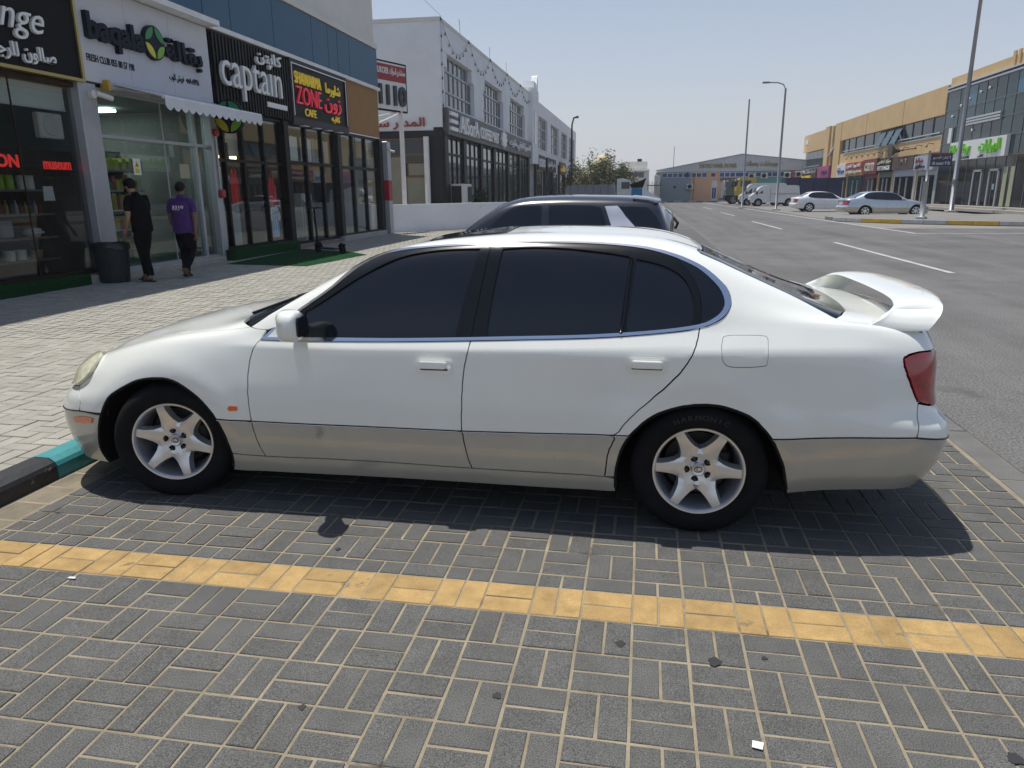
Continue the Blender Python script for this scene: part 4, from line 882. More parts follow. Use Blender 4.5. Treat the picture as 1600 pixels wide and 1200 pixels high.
    bk.lathe([(.0, -.07), (ro-.03, -.07)], MATTE, 32, axis='y', cap=False)
    bk.box((.06, -.055, -.07), (.15, .005, .07), IRON, .01)
    put(bk, "brake_disc", tyre)
    if lettering:
        lt = MB(); k = len(lettering)
        for q, chh in enumerate(lettering):
            if chh == ' ': continue
            a = (q-(k-1)/2)*.125
            rr = rt-.062
            o = (-rr*math.sin(-a), h+.0005, rr*math.cos(a))
            rg = Vector((math.cos(a), 0, -math.sin(a))); up = Vector((math.sin(a), 0, math.cos(a)))
            rg = rg*side if False else rg
            Vt, Ft = text_geo(chh); hh = Vt[:, 1].max() or 1; wd = Vt[:, 0].max() or 1
            s_ = .024/hh
            vs = [Vector(o)+rg*((v[0]-wd/2)*s_*1.15)*(1 if side < 0 else 1)+up*(v[1]*s_)+Vector((0, (v[2]+.5)*.0016, 0)) for v in Vt]
            lt.add(vs, Ft, RUBBERLET)
        put(lt, "tyre_lettering", tyre)
    return tyre
# ---------------------------------------------------------------- the white saloon in the foreground
HS = Surf(hero_rows(), [10,12,10,16,16,14,16,18,18,16,14,16,16,10,10], [7,8,7,7,9,7,9,10,9,9], **HERO_SURF)
car = thing("parked_saloon", "white saloon with beige lower body, tinted windows and boot spoiler, on grey pavers", "car", (-1.09, 4.2, 0), world=False)
PN = Panels(HS, car)
BOTH = (-1, 1)
PN.make("fender", PAN['fender'], WHITE, sides=BOTH, gap=.0042)
PN.make("front_bumper", PAN['front_bumper'], WHITE, full=True)
PN.make("grille", PAN['grille'], BLACKTRIM, full=True, off=-.01)
PN.make("hood", PAN['hood'], WHITE, full=True, gap=.0042)
PN.make("windshield", PAN['windshield'], TINT, full=True, gap=.004, off=-.004)
rf = PN.make("roof", PAN['roof'], WHITE, holes=[PAN['flap']], full=True, label="white roof panel running down into the rear quarters")[0]
PN.make("sunroof", PAN['sunroof'], TINT, full=True, off=.006, lip=.03, gap=.006)
PN.make("rear_window", PAN['rear_window'], TINT, full=True, gap=.006, off=-.003)
PN.make("trunk_lid", PAN['trunk_lid'], WHITE, full=True)
PN.make("rear_bumper", PAN['rear_bumper'], WHITE, full=True)
PN.make("rear_bumper_lower", PAN['rear_bumper_lower'], BEIGE, full=True, label="beige lower half of the rear bumper")
PN.make("front_bumper_lower", PAN['front_bumper_lower'], BEIGE, full=True, label="beige scuffed lower half of the front bumper")
PN.make("fender_lower", PAN['fender_lower'], BEIGE, sides=BOTH)
PN.make("side_skirt", PAN['side_skirt'], BEIGE, sides=BOTH)
fdoor = PN.make("front_door", PAN['front_door'], WHITE, sides=BOTH, lip=.03)
rdoor = PN.make("rear_door", PAN['rear_door'], WHITE, sides=BOTH, lip=.03)
for q, s_ in enumerate(BOTH):
    PN.make("lower_door_panel", PAN['front_door_lower'], BEIGE, sides=(s_,), lip=.03, parent=fdoor[q])
    PN.make("lower_door_panel", PAN['rear_door_lower'], BEIGE, sides=(s_,), lip=.03, parent=rdoor[q])
PN.make("quarter_lower", PAN['quarter_lower'], BEIGE, sides=BOTH)
PN.make("fuel_flap", PAN['flap'], WHITE, sides=(-1,), gap=.0022, lip=.012)
PN.make("window_chrome_trim", PAN['chrome'], CHROME, holes=[PAN['chrome_hole']], sides=BOTH, gap=.0005, off=.004, lip=.01, bstep=.015, step=.03)
ff = PN.make("front_window_frame", PAN['front_window_frame'], BLACKTRIM, holes=[PAN['glass_front']], sides=BOTH, gap=.0012, off=.001)
rr = PN.make("rear_window_frame", PAN['rear_window_frame'], BLACKTRIM, holes=[PAN['glass_rear'], PAN['glass_vent']], sides=BOTH, gap=.0012, off=.001)
PN.make("quarter_window", PAN['quarter_glass'], TINT, sides=BOTH, gap=.0012)
for q, s_ in enumerate(BOTH):
    PN.make("front_window", PAN['glass_front'], TINT, sides=(s_,), gap=-.004, off=-.007, lip=0, parent=ff[q])
    PN.make("rear_window_glass", PAN['glass_rear'], TINT, sides=(s_,), gap=-.004, off=-.007, lip=0, parent=rr[q])
    PN.make("vent_window", PAN['glass_vent'], TINT, sides=(s_,), gap=-.004, off=-.007, lip=0, parent=rr[q])
PN.make("headlight", PAN['headlight'], HEADL, sides=BOTH, off=.02, gap=.004, lip=.01)
PN.make("tail_light", PAN['tail_light'], REDLENS, sides=BOTH, off=.006, gap=.004, lip=.012)
PN.make("side_repeater", PAN['repeater'], AMBER, sides=BOTH, off=.006, gap=0, lip=.002)
PN.make("corner_marker", PAN['marker'], AMBER, sides=BOTH, off=.007, gap=0, lip=.002)
for k in ('m_fender', 'm_fdoor', 'm_rdoor', 'm_quarter'):
    PN.strip("body_molding", PAN[k], BLACKTRIM, .0035, .0)
    PN.strip("body_molding", [(a, b-.28) for a, b in PAN[k]], CHROME, .0022, .001)
PN.strip("body_molding", PAN['m_front'], BLACKTRIM, .0045, .0, full=True)
PN.strip("body_molding", PAN['m_rear'], BLACKTRIM, .0045, .0, full=True)
PN.strip("body_molding", [(a, b-.3) for a, b in PAN['m_rear'][:3]], CHROME, .0022, .001)
# divider bars of the rear door glass, b-pillar seams
for s_ in BOTH:
    mb = MB(); a = HS.inv([(1.0, .965), (1.035, 1.295)], (0, 2), (43, 63), (120, 160))
    pts = PN.p3([a[0]+(a[1]-a[0])*t for t in np.linspace(0, 1, 8)], .004, s_)
    mb.tube(pts, .009, BLACKTRIM, 6); mb.build("window_divider", car, smooth=True)
# wheel arches
for s_ in BOTH:
    for key, cx in (('arch_f_line', -1.385), ('arch_r_line', 1.385)):
        ln = PAN[key]; a = PN.p3(ln, -.001, s_); mb = MB()
        b = [Vector((cx+(p.x-cx)*1.02, s_*.50, .31+(p.z-.31)*1.02)) for p in a]
        n = len(a); mb.add(a+b, [(k, k+1, n+k+1, n+k) for k in range(n-1)], MATTE)
        mb.add([Vector((cx-.46, s_*.5, .1)), Vector((cx+.46, s_*.5, .1)), Vector((cx+.46, s_*.5, .78)), Vector((cx-.46, s_*.5, .78))], [(0, 1, 2, 3)], MATTE)
        mb.build("wheel_arch_liner", car, smooth=True)
        lp = MB(); lp.tube(PN.p3(ln[1:-1], -.004, s_), .008, MATTE, 6); lp.build("arch_lip", car, smooth=True)
# dark inner shell so that joints read dark
ib = MB(); gi = list(range(0, HS.ni-1, 4))+[HS.ni-1]; gj = list(range(0, HS.nj-1, 4))+[HS.nj-1]
for s_ in BOTH:
    V = []; ok = {}
    for i in gi:
        for j in gj:
            p = HS.P[i, j]-HS.N[i, j]*.03; V.append((p[0], max(p[1], 0)*s_, p[2]))
    F = []
    for a in range(len(gi)-1):
        for b in range(len(gj)-1):
            q = HS.P[gi[a], gj[b]]
            if any(math.hypot(q[0]-cx, q[2]-.31) < .46 for cx in (-1.385, 1.385)) and q[1] > .4: continue
            if gj[b] <= 4: continue
            n = len(gj); F.append((a*n+b, a*n+b+1, (a+1)*n+b+1, (a+1)*n+b))
    ib.add(V, F, MATTE)
ib.box((-2.1, -.6, .17), (-1.85, .6, .3), MATTE); ib.box((-.95, -.78, .17), (.95, .78, .26), MATTE); ib.box((1.85, -.6, .24), (2.3, .6, .32), MATTE)
ib.box((-1.85, -.48, .2), (1.85, .48, .3), MATTE)
ib.build("inner_shell", car)
# door handles
for s_ in BOTH:
    for q, (ij, dr) in enumerate(zip(PAN['handles'], (fdoor, rdoor))):
        c = HS.at(ij)[0]; N = HS.nrm(ij)[0]
        c = Vector((c[0], c[1]*s_, c[2])); Nv = Vector((N[0], N[1]*s_, N[2])); ux = Vector((1, 0, 0)); ux = (ux-Nv*ux.dot(Nv)).normalized(); uz = Nv.cross(ux)
        if uz.z < 0: uz = -uz
        mb = MB()
        def rrect(w, h, r, n=5):
            P = []
            for cx, cy, a0 in ((w/2-r, h/2-r, 0), (-w/2+r, h/2-r, 90), (-w/2+r, -h/2+r, 180), (w/2-r, -h/2+r, 270)):
                for t in range(n): a = R(a0+90*t/(n-1)); P.append((cx+r*math.cos(a), cy+r*math.sin(a)))
            return P
        mb.prism(rrect(.185, .078, .022), c-Nv*.004, ux, uz, Nv*.008, WHITE)
        mb.prism(rrect(.172, .066, .018), c+Nv*.004, ux, uz, Nv*.0035, WHITE)
        mb.prism(rrect(.138, .008, .003), c+uz*-.0135+Nv*.0075, ux, uz, Nv*.001, MATTE)
        mb.prism(rrect(.140, .034, .010), c+uz*.008+Nv*.0075-ux*.008*(1 if q == 0 else 0), ux, uz, Nv*.02, WHITE)
        mb.prism(rrect(.128, .024, .008), c+uz*.010+Nv*.0275-ux*.008*(1 if q == 0 else 0), ux, uz, Nv*.004, WHITE)
        if q == 0:
            mb.prism([(.009*math.cos(t), .009*math.sin(t)) for t in np.linspace(0, 6.283, 14)[:-1]], c+ux*.075+Nv*.006, ux, uz, Nv*.004, CHROME)
        mb.build("handle", dr[BOTH.index(s_)], auto=30)
# mirrors
def mirror(s_):
    PN.make("mirror_base", PAN['sail'], WHITE, sides=(s_,), off=.008, gap=0, lip=.01)
    mb = MB(); prof = []
    # housing lofted across the car: sections in the x-z plane
    secs = [(.80, -.60, .945, .030, .028), (.86, -.60, .955, .05, .045), (.905, -.575, .985, .060, .066), (.96, -.568, .990, .070, .078), (1.01, -.562, .990, .066, .074), (1.04, -.556, .988, .052, .060), (1.055, -.552, .987, .028, .034)]
    n = 28; rings = []
    for w, cx, cz, rx, rz in secs:
        rg = []
        for k in range(n):
            a = 2*math.pi*k/n; ca, sa = math.cos(a), math.sin(a)
            ex = .55
            x = cx+rx*math.copysign(abs(ca)**ex, ca)*(.72 if ca > 0 else 1.0); z = cz+rz*math.copysign(abs(sa)**ex, sa)
            rg.append((x, w*s_, z))
        rings.append(rg)
    vs = [v for r_ in rings for v in r_]; fs = []
    for a in range(len(rings)-1):
        for k in range(n):
            f = (a*n+k, a*n+(k+1) % n, (a+1)*n+(k+1) % n, (a+1)*n+k); fs.append(f if s_ > 0 else f[::-1])
    fs.append(tuple((len(rings)-1)*n+k for k in range(n)) if s_ > 0 else tuple((len(rings)-1)*n+k for k in range(n))[::-1])
    fs = [f[::-1] for f in fs]
    mb.add(vs, fs, WHITE)
    o = mb.build("mirror_housing", car, smooth=True)
    g = MB()
    pl = [(.968+(w-.962)*.78, .989+(z-.989)*.86) for w, z in ((.89, .93), (1.02, .935), (1.034, .95), (1.034, 1.025), (1.02, 1.042), (.93, 1.046), (.90, 1.03), (.89, .99))]
    g.prism(pl, (-.5165, 0, 0), (0, s_, 0), (0, 0, 1), (.010, 0, 0), MIRRORG)
    g.build("mirror_glass", o, org=(0, 0, 0))
for s_ in BOTH: mirror(s_)
# spoiler: an arched wing on two legs, lofted along its span
def spoiler():
    st = [  # half width, x lead, x trail, z lead, z trail, thickness
        (.690, 2.085, 2.345, .994, .994, .010), (.688, 2.110, 2.355, 1.016, 1.008, .035), (.680, 2.155, 2.378, 1.042, 1.034, .050),
        (.660, 2.195, 2.408, 1.068, 1.070, .050), (.625, 2.222, 2.428, 1.090, 1.096, .044), (.56, 2.238, 2.444, 1.102, 1.110, .038),
        (.42, 2.248, 2.466, 1.110, 1.119, .036), (.22, 2.254, 2.482, 1.112, 1.122, .034), (0, 2.256, 2.488, 1.113, 1.123, .034)]
    T = catmull(np.array(st), 7); T = np.concatenate([T*np.array([-1, 1, 1, 1, 1, 1]), T[::-1][1:]])
    n = 18; vs = []
    K = len(T)
    for k, (y, xl, xt, zl, zt, th) in enumerate(T):
        for q in range(n):
            a = 2*math.pi*q/n; t = .5-.5*math.cos(a)
            yt = .6*(1.2*math.sqrt(max(t, 0))*(1-t)**.55)*math.copysign(1, math.sin(a)) if 0 < t < 1 else 0
            bot = .35 if yt < 0 else 1.
            z = zl+(zt-zl)*t+yt*th*1.3*bot
            steep = max(0., (abs(y)-.60)/.09)
            yy = y - math.copysign(1, y)*yt*.10*steep*(1 if yt > 0 else .0) + (math.copysign(.02, y)*steep if yt > 0 else math.copysign(-.05, y)*steep)
            vs.append((xl+(xt-xl)*t, yy, z))
    fs = []
    for k in range(K-1):
        for q in range(n): fs.append((k*n+q, k*n+(q+1) % n, (k+1)*n+(q+1) % n, (k+1)*n+q))
    fs += [tuple(range(n))[::-1], tuple((K-1)*n+q for q in range(n))]
    mb = MB(); mb.add(vs, fs, WHITE); o = mb.build("spoiler", car, auto=50)
    bm = bmesh.new(); bm.from_mesh(o.data); bmesh.ops.recalc_face_normals(bm, faces=bm.faces); bm.to_mesh(o.data); bm.free()
    g = MB()
    for s_ in BOTH:
        g = MB(); g.box((2.09, s_*.64, .975), (2.34, s_*.69, .9915), MATTE); g.build("spoiler_gasket", car)
spoiler()
# wiper cowl, wipers
mb = MB(); mb.tube([(-1.0, -.55, .975), (-.86, -.1, 1.035)], .008, MATTE, 6); mb.tube([(-1.03, .05, .985), (-.88, .5, 1.025)], .008, MATTE, 6); mb.build("wiper", car)
# exhaust, tow cover, number plate lamp recess on the rear bumper
mb = MB(); mb.box((2.50, -.60, .40), (2.53, -.52, .43), MATTE); mb.build("bumper_recess", car)
mb = MB(); mb.tube([(2.2, .45, .22), (2.44, .45, .225)], .03, IRON, 12); mb.build("exhaust_pipe", car)
# wheels
star_wheel_parts(car, Vector((-1.385, -.765, .318)), .320, -1, steer=R(12), lettering=None, phase=R(45))
star_wheel_parts(car, Vector((1.385, -.765, .318)), .320, -1, lettering="HARMONIC", phase=R(32))
star_wheel_parts(car, Vector((-1.385, .765, .318)), .320, 1, steer=R(12), phase=R(20))
star_wheel_parts(car, Vector((1.385, .765, .318)), .320, 1, phase=R(40))
# ---------------------------------------------------------------- other vehicles
SILVER = mat("silver_blue_paint", (.50, .55, .60), rough=.3, metal=.55, coat=1., coord='obj', var=.03)
SILVERLOW = mat("pale_gold_paint", (.46, .43, .35), rough=.33, metal=.5, coat=1., coord='obj', var=.03)
WHITE2 = mat("plain_white_paint", (.74, .75, .76), rough=.3, coat=1., coord='obj', var=.03)
SUVGREY = mat("pale_silver_paint", (.55, .57, .62), rough=.3, metal=.35, coat=1.)
SUVBLACK = mat("gloss_black_paint", (.014, .017, .024), rough=.22, coat=.8, var=.1, coord='obj')
VANW = mat("van_white_paint", (.66, .67, .66), rough=.4, coat=.5, coord='obj', var=.06, scale=1.5)

def simple_wheel(root, c, rt, side, rim, m=ALLOY, holes=6):
    t = MB(); w = .1
    prof = [(rim, -w), (rt-.02, -w), (rt, -w*.7), (rt, w*.7), (rt-.02, w), (rim+.01, w*.97)]
    t.lathe([(r, c.y+h*side) for r, h in prof], RUBBER, 28, o=(c.x, 0, c.z), axis='y', cap=False)
    if side < 0: t.f = [f[::-1] for f in t.f]
    tyre = t.build("wheel", root, auto=40)
    r = MB(); y0 = c.y+side*w*.75
    r.lathe([(0, y0-side*.03), (rim+.012, y0-side*.03)], MATTE, 28, o=(c.x, 0, c.z), axis='y', cap=False)
    for k in range(holes):
        a = 2*math.pi*k/holes; ca, sa = math.cos(a), math.sin(a)
        p = [(-.025, .0), (.025, .0), (.033, rim), (-.033, rim)]
        vs = [(c.x+u*ca+v*sa, y0+side*.004, c.z-u*sa+v*ca) for u, v in p]; r.add(vs, [(0, 1, 2, 3)], m)
    r.lathe([(.0, y0+side*.012), (.065, y0+side*.008), (.075, y0)], m, 18, o=(c.x, 0, c.z), axis='y', cap=False)
    r.lathe([(rim*.87, y0-side*.004), (rim*.9, y0+side*.006), (rim+.012, y0+side*.02), (rim+.014, y0)], m, 28, o=(c.x, 0, c.z), axis='y', cap=False)
    r.build("rim", tyre)
    return tyre

def far_saloon(name, label, loc, rz, paint, lower, sx, sz, group, phantom=False):
    S2 = Surf([[(x*sx, w, z*sz) for x, w, z in r] for r in hero_rows()], [10,12,10,16,16,14,16,18,18,16,14,16,16,10,10], [7,8,7,7,9,7,9,10,9,9])
    t = thing(name, label, "car", loc, rz, group, world=False); Q = Panels(S2, t)
    kw = dict(step=.11, bstep=.06, gap=.004, lip=.02)
    for nm in ("fender",): Q.make(nm, PAN[nm], paint, sides=BOTH, **kw)
    Q.make("front_bumper", PAN['front_bumper'], paint, full=True, **kw); Q.make("grille", PAN['grille'], BLACKTRIM, full=True, **kw)
    Q.make("hood", PAN['hood'], paint, full=True, **kw); Q.make("windshield", PAN['windshield'], TINT, full=True, **kw)
    Q.make("roof", PAN['roof'], paint, full=True, **kw); Q.make("rear_window", PAN['rear_window'], TINT, full=True, **kw)
    Q.make("sunroof", PAN['sunroof'], paint, full=True, **kw)
    Q.make("trunk_lid", PAN['trunk_lid'], paint, full=True, **kw)
    Q.make("rear_bumper", PAN['rear_bumper'], paint, full=True, **kw); Q.make("rear_bumper_lower", PAN['rear_bumper_lower'], lower, full=True, **kw)
    Q.make("front_bumper_lower", PAN['front_bumper_lower'], lower, full=True, **kw)
    for nm, pn in (("fender_lower", "fender_lower"), ("side_skirt", "side_skirt"), ("quarter_lower", "quarter_lower")): Q.make(nm, PAN[pn], lower, sides=BOTH, **kw)
    for a in ('front', 'rear'):
        d = Q.make(a+"_door", PAN[a+'_door'], paint, sides=BOTH, **kw)
        for q, s_ in enumerate(BOTH): Q.make("lower_door_panel", PAN[a+'_door_lower'], lower, sides=(s_,), parent=d[q], **kw)
        for q, s_ in enumerate(BOTH):
            ij = PAN['handles'][0 if a == 'front' else 1]; c = S2.at(ij)[0]
            mb = MB(); mb.box((c[0]-.09, s_*(c[1]-.01), c[2]-.015), (c[0]+.09, s_*(c[1]+.025), c[2]+.025), paint, .01); mb.build("handle", d[q])
    Q.make("window_trim", PAN['chrome'], CHROME, holes=[PAN['chrome_hole']], sides=BOTH, step=.1, bstep=.05, gap=.001, lip=.01, off=.004)
    Q.make("front_window", PAN['front_window_frame'], TINT, sides=BOTH, **kw); Q.make("rear_door_window", PAN['rear_window_frame'], TINT, sides=BOTH, **kw)
    Q.make("quarter_window", PAN['quarter_glass'], TINT, sides=BOTH, **kw)
    Q.make("headlight", PAN['headlight'], HEADL, sides=BOTH, off=.01, **kw); Q.make("tail_light", PAN['tail_light'], REDLENS, sides=BOTH, off=.012, **kw)
    for s_ in BOTH:
        for key, cx in (('arch_f_line', -1.385), ('arch_r_line', 1.385)):
            a = Q.p3(PAN[key][::3]+[PAN[key][-1]], -.001, s_); b = [Vector((p.x, s_*.5, p.z)) for p in a]; n = len(a); mb = MB()
            mb.add(a+b, [(k, k+1, n+k+1, n+k) for k in range(n-1)], MATTE); mb.build("wheel_arch_liner", t)
            simple_wheel(t, Vector((cx*sx, s_*.765, .318)), .322, s_, .215)
        mb = MB(); mb.box((-.62, s_*.86, .93*sz), (-.53, s_*1.05, 1.06*sz), paint, .03); mb.build("mirror_housing", t)
    mb = MB(); mb.box((-1.8, -.5, .2), (1.9, .5, .7), MATTE); mb.box((-.95, -.78, .18), (.95, .78, .5), MATTE); mb.box((-.5, -.5, .5), (1.2, .5, 1.15), MATTE); mb.build("underbody", t)
    pl = MB(); pl.box((S2.P[-1, 32, 0]-.01, -.26, .70), (S2.P[-1, 32, 0]+.012, .26, .82), mat("plate_white", (.7, .7, .68), rough=.5)); pl.build("number_plate", t)
    return t
far_saloon("parked_saloon", "silver saloon with pale gold lower body parked nose to the dark glass building", (13.95, 47.6, .03), R(180+6), SILVER, SILVERLOW, 1.03, 1.02, None)
far_saloon("parked_saloon", "white saloon seen from behind, parked between the white vans and the silver saloon", (13.0, 58.5, .02), R(180+4), WHITE2, WHITE2, .95, 1.02, None)

def suv():
    S_ = [-1.2, -.88, -.60, -.22, .30, .80, 1.2, 1.42, 1.60]
    rows = []
    def row(fr, ws, zs, re): rows.append(fr+[(x, w, z) for x, w, z in zip(S_, ws, zs)]+re)
    row([(-1.72,0,.25),(-1.70,.45,.25),(-1.60,.72,.25),(-1.45,.82,.25)], [.85]*9, [.25]*9, [(1.72,.74,.3),(1.80,.45,.3),(1.81,0,.3)])
    row([(-1.80,0,.4),(-1.77,.47,.4),(-1.66,.76,.4),(-1.48,.87,.42)], [.90]*9, [.42]*9, [(1.77,.78,.45),(1.86,.46,.45),(1.88,0,.45)])
    row([(-1.84,0,.58),(-1.80,.47,.58),(-1.68,.77,.6),(-1.48,.885,.62)], [.905]*9, [.62]*9, [(1.78,.79,.62),(1.86,.46,.62),(1.88,0,.62)])
    row([(-1.84,0,.72),(-1.80,.46,.73),(-1.67,.75,.75),(-1.48,.875,.77)], [.90]*9, [.78]*9, [(1.77,.79,.78),(1.84,.46,.78),(1.86,0,.78)])
    row([(-1.80,0,.82),(-1.76,.45,.83),(-1.63,.72,.85),(-1.46,.85,.88)], [.885]*9, [.92]*9, [(1.77,.79,.92),(1.83,.46,.92),(1.85,0,.92)])
    row([(-1.74,0,.88),(-1.70,.40,.89),(-1.60,.66,.91),(-1.44,.80,.95)], [.84,.855,.86,.86,.86,.86,.86,.855,.84], [.99,1.0,1.01,1.02,1.04,1.06,1.07,1.08,1.08], [(1.76,.76,1.03),(1.82,.45,1.03),(1.84,0,1.03)])
    row([(-1.70,0,.90),(-1.66,.36,.91),(-1.56,.58,.93),(-1.42,.73,.97)], [.78,.82,.80,.77,.765,.76,.755,.75,.74], [1.01,1.04,1.12,1.22,1.25,1.26,1.26,1.26,1.24], [(1.74,.70,1.13),(1.80,.43,1.13),(1.83,0,1.13)])
    row([(-1.66,0,.91),(-1.62,.32,.92),(-1.53,.50,.945),(-1.40,.65,.98)], [.72,.77,.74,.68,.66,.655,.65,.64,.62], [1.02,1.06,1.22,1.42,1.47,1.47,1.465,1.45,1.41], [(1.71,.60,1.24),(1.78,.40,1.23),(1.82,0,1.22)])
    row([(-1.62,0,.92),(-1.58,.26,.93),(-1.50,.42,.955),(-1.38,.55,.99)], [.60,.66,.64,.58,.56,.555,.55,.54,.53], [1.03,1.075,1.26,1.48,1.53,1.53,1.52,1.505,1.47], [(1.68,.50,1.33),(1.76,.32,1.30),(1.81,0,1.28)])
    row([(-1.58,0,.925),(-1.55,.14,.93),(-1.48,.22,.96),(-1.37,.28,1.0)], [.32,.35,.34,.32,.30,.30,.30,.29,.28], [1.035,1.085,1.28,1.505,1.555,1.553,1.543,1.53,1.50], [(1.65,.26,1.42),(1.74,.16,1.36),(1.80,0,1.32)])
    row([(-1.56,0,.93),(-1.54,0,.935),(-1.47,0,.96),(-1.36,0,1.0)], [0]*9, [1.04,1.09,1.285,1.51,1.562,1.56,1.55,1.535,1.505], [(1.64,0,1.44),(1.72,0,1.38),(1.79,0,1.34)])
    S3 = Surf(rows, [10]*15, [7]*10, su=2.)
    t = thing("parked_suv", "silver SUV with gloss black roof and dark windows parked behind the white saloon", "car", (-1.45, 9.8, 0), world=False)
    Q = Panels(S3, t); kw = dict(step=.09, bstep=.05, gap=.003, lip=.015)
    M_ = S3.ni-1; J = S3.nj-1
    rec = lambda i0, i1, j0, j1: [(i0, j0), (i1, j0), (i1, j1), (i0, j1)]
    lo = [(0, 0), (M_, 0), (M_, 37), (136, 37), (60, 37), (45, 40), (20, 42), (0, 42)]
    Q.make("body", lo, SUVGREY, full=True, **kw)
    Q.make("hood", [(0, 42.3), (20, 42.3), (45, 40.3), (52, 42), (53, 50), (53.5, J), (0, J)], SUVGREY, full=True, **kw)
    X = lambda pts: [tuple(q) for q in S3.inv(pts, (0, 2), (36, 58), (40, 140))]
    # black glasshouse with windows set into it
    gh = [(45, 40.2), (60, 37.3), (136, 37.3), (M_, 37.3), (M_, J), (53.8, J), (53.3, 50), (52.3, 42)]
    wf = X([(-.60, 1.06), (-.5, 1.14), (-.28, 1.33), (-.13, 1.425), (.20, 1.435), (.20, 1.06)])
    wr = X([(.31, 1.06), (.29, 1.44), (.80, 1.435), (.92, 1.41), (1.01, 1.20), (1.04, 1.08)])
    wq = X([(1.44, 1.10), (1.36, 1.19), (1.245, 1.31), (1.15, 1.42), (1.48, 1.41), (1.60, 1.28), (1.68, 1.12)])
    Q.make("roof", gh, SUVBLACK, full=True, **kw, label="gloss black roof and window surround")
    for w_, nm in ((wf, "front_window"), (wr, "rear_window"), (wq, "quarter_window")): Q.make(nm, w_, TINT, sides=BOTH, off=.004, step=.08, bstep=.04, gap=0, lip=.006)
    cp = X([(.97, 1.425), (1.12, 1.43), (1.22, 1.31), (1.336, 1.19), (1.41, 1.09), (1.08, 1.09), (1.05, 1.22)])
    Q.make("pillar_trim", cp, SUVGREY, sides=BOTH, off=.006, step=.06, bstep=.03, gap=0, lip=.006, label="silver rear pillar panel between the windows")
    Q.make("windshield", [(55, J), (55, 48), (58, 56), (66, 60), (74, 63), (77, J)], TINT, full=True, off=.003, step=.09, bstep=.05, gap=0, lip=.004)
    Q.make("tailgate_window", [(136, 63), (139, 60.5), (146, 58), (149, 60), (M_, 62), (M_, J), (139, J)], TINT, full=True, off=.004, step=.08, bstep=.05, gap=0, lip=.004)
    mb = MB()
    prof = [(1.30, 1.553), (1.48, 1.535), (1.63, 1.505), (1.635, 1.493), (1.50, 1.485), (1.36, 1.51)]
    secs = []
    for y in (-.60, -.52, 0, .52, .60):
        e = .06 if abs(y) > .55 else 0; d = -.02 if abs(y) > .3 else 0
        secs.append([(x-(.05 if x > 1.55 and e else 0), y, z+d-e*.3) for x, z in prof])
    n = len(prof); vs = [p for s_ in secs for p in s_]; fs = []
    for k in range(4):
        for q in range(n): fs.append((k*n+q, k*n+(q+1) % n, (k+1)*n+(q+1) % n, (k+1)*n+q))
    fs += [tuple(range(n)), tuple(4*n+q for q in range(n))[::-1]]
    mb.add(vs, fs, SUVBLACK); mb.build("roof_spoiler", t, auto=30)
    mb = MB(); mb.tube([(1.84, 0, 1.13), (1.87, 0, 1.20), (1.82, .1, 1.26), (1.80, .25, 1.25)], .018, MATTE, 6); mb.build("rear_wiper", t)
    for s_ in BOTH:
        mb = MB(); mb.box((-.62, s_*.88, 1.02), (-.50, s_*1.06, 1.15), SUVBLACK, .03); mb.build("mirror_housing", t)
        for cx in (-1.2, 1.2):
            a = MB(); a.lathe([(0, s_*.895), (.38, s_*.895), (.38, s_*.915), (0, s_*.915)], MATTE, 28, o=(cx, 0, .36), axis='y', cap=False); a.build("wheel_arch", t)
            simple_wheel(t, Vector((cx, s_*.83, .345)), .345, s_, .23)
    mb = MB(); mb.box((1.84, -.7, .86), (1.87, -.45, .98), REDLENS, .01); mb.build("tail_light", t)
    mb = MB(); mb.box((1.84, .45, .86), (1.87, .7, .98), REDLENS, .01); mb.build("tail_light", t)
suv()

def hull(mb, prof, hw, m, tumble=0., zb=1., ends=True):
    """closed side outline (x,z) given half width hw narrowing above zb"""
    W = lambda z: hw-tumble*max(0., z-zb)
    n = len(prof); vs = [(x, -W(z), z) for x, z in prof]+[(x, W(z), z) for x, z in prof]
    cd = delaunay_2d_cdt([Vector(p) for p in prof], [(k, (k+1) % n) for k in range(n)], [], 1, 1e-6)
    mp = [min(range(n), key=lambda k: (prof[k][0]-v.x)**2+(prof[k][1]-v.y)**2) for v in cd[0]]
    fs = []
    for f in cd[2]:
        g_ = [mp[q] for q in f]; A = (prof[g_[1]][0]-prof[g_[0]][0])*(prof[g_[2]][1]-prof[g_[0]][1])-(prof[g_[2]][0]-prof[g_[0]][0])*(prof[g_[1]][1]-prof[g_[0]][1])
        if A < 0: g_ = g_[::-1]
        fs.append(tuple(g_)); fs.append(tuple(n+q for q in g_[::-1]))
    A = sum(prof[k][0]*prof[(k+1) % n][1]-prof[(k+1) % n][0]*prof[k][1] for k in range(n))
    for k in range(n):
        f = (k, n+k, n+(k+1) % n, (k+1) % n); fs.append(f if A > 0 else f[::-1])
    return mb.add(vs, fs, m)

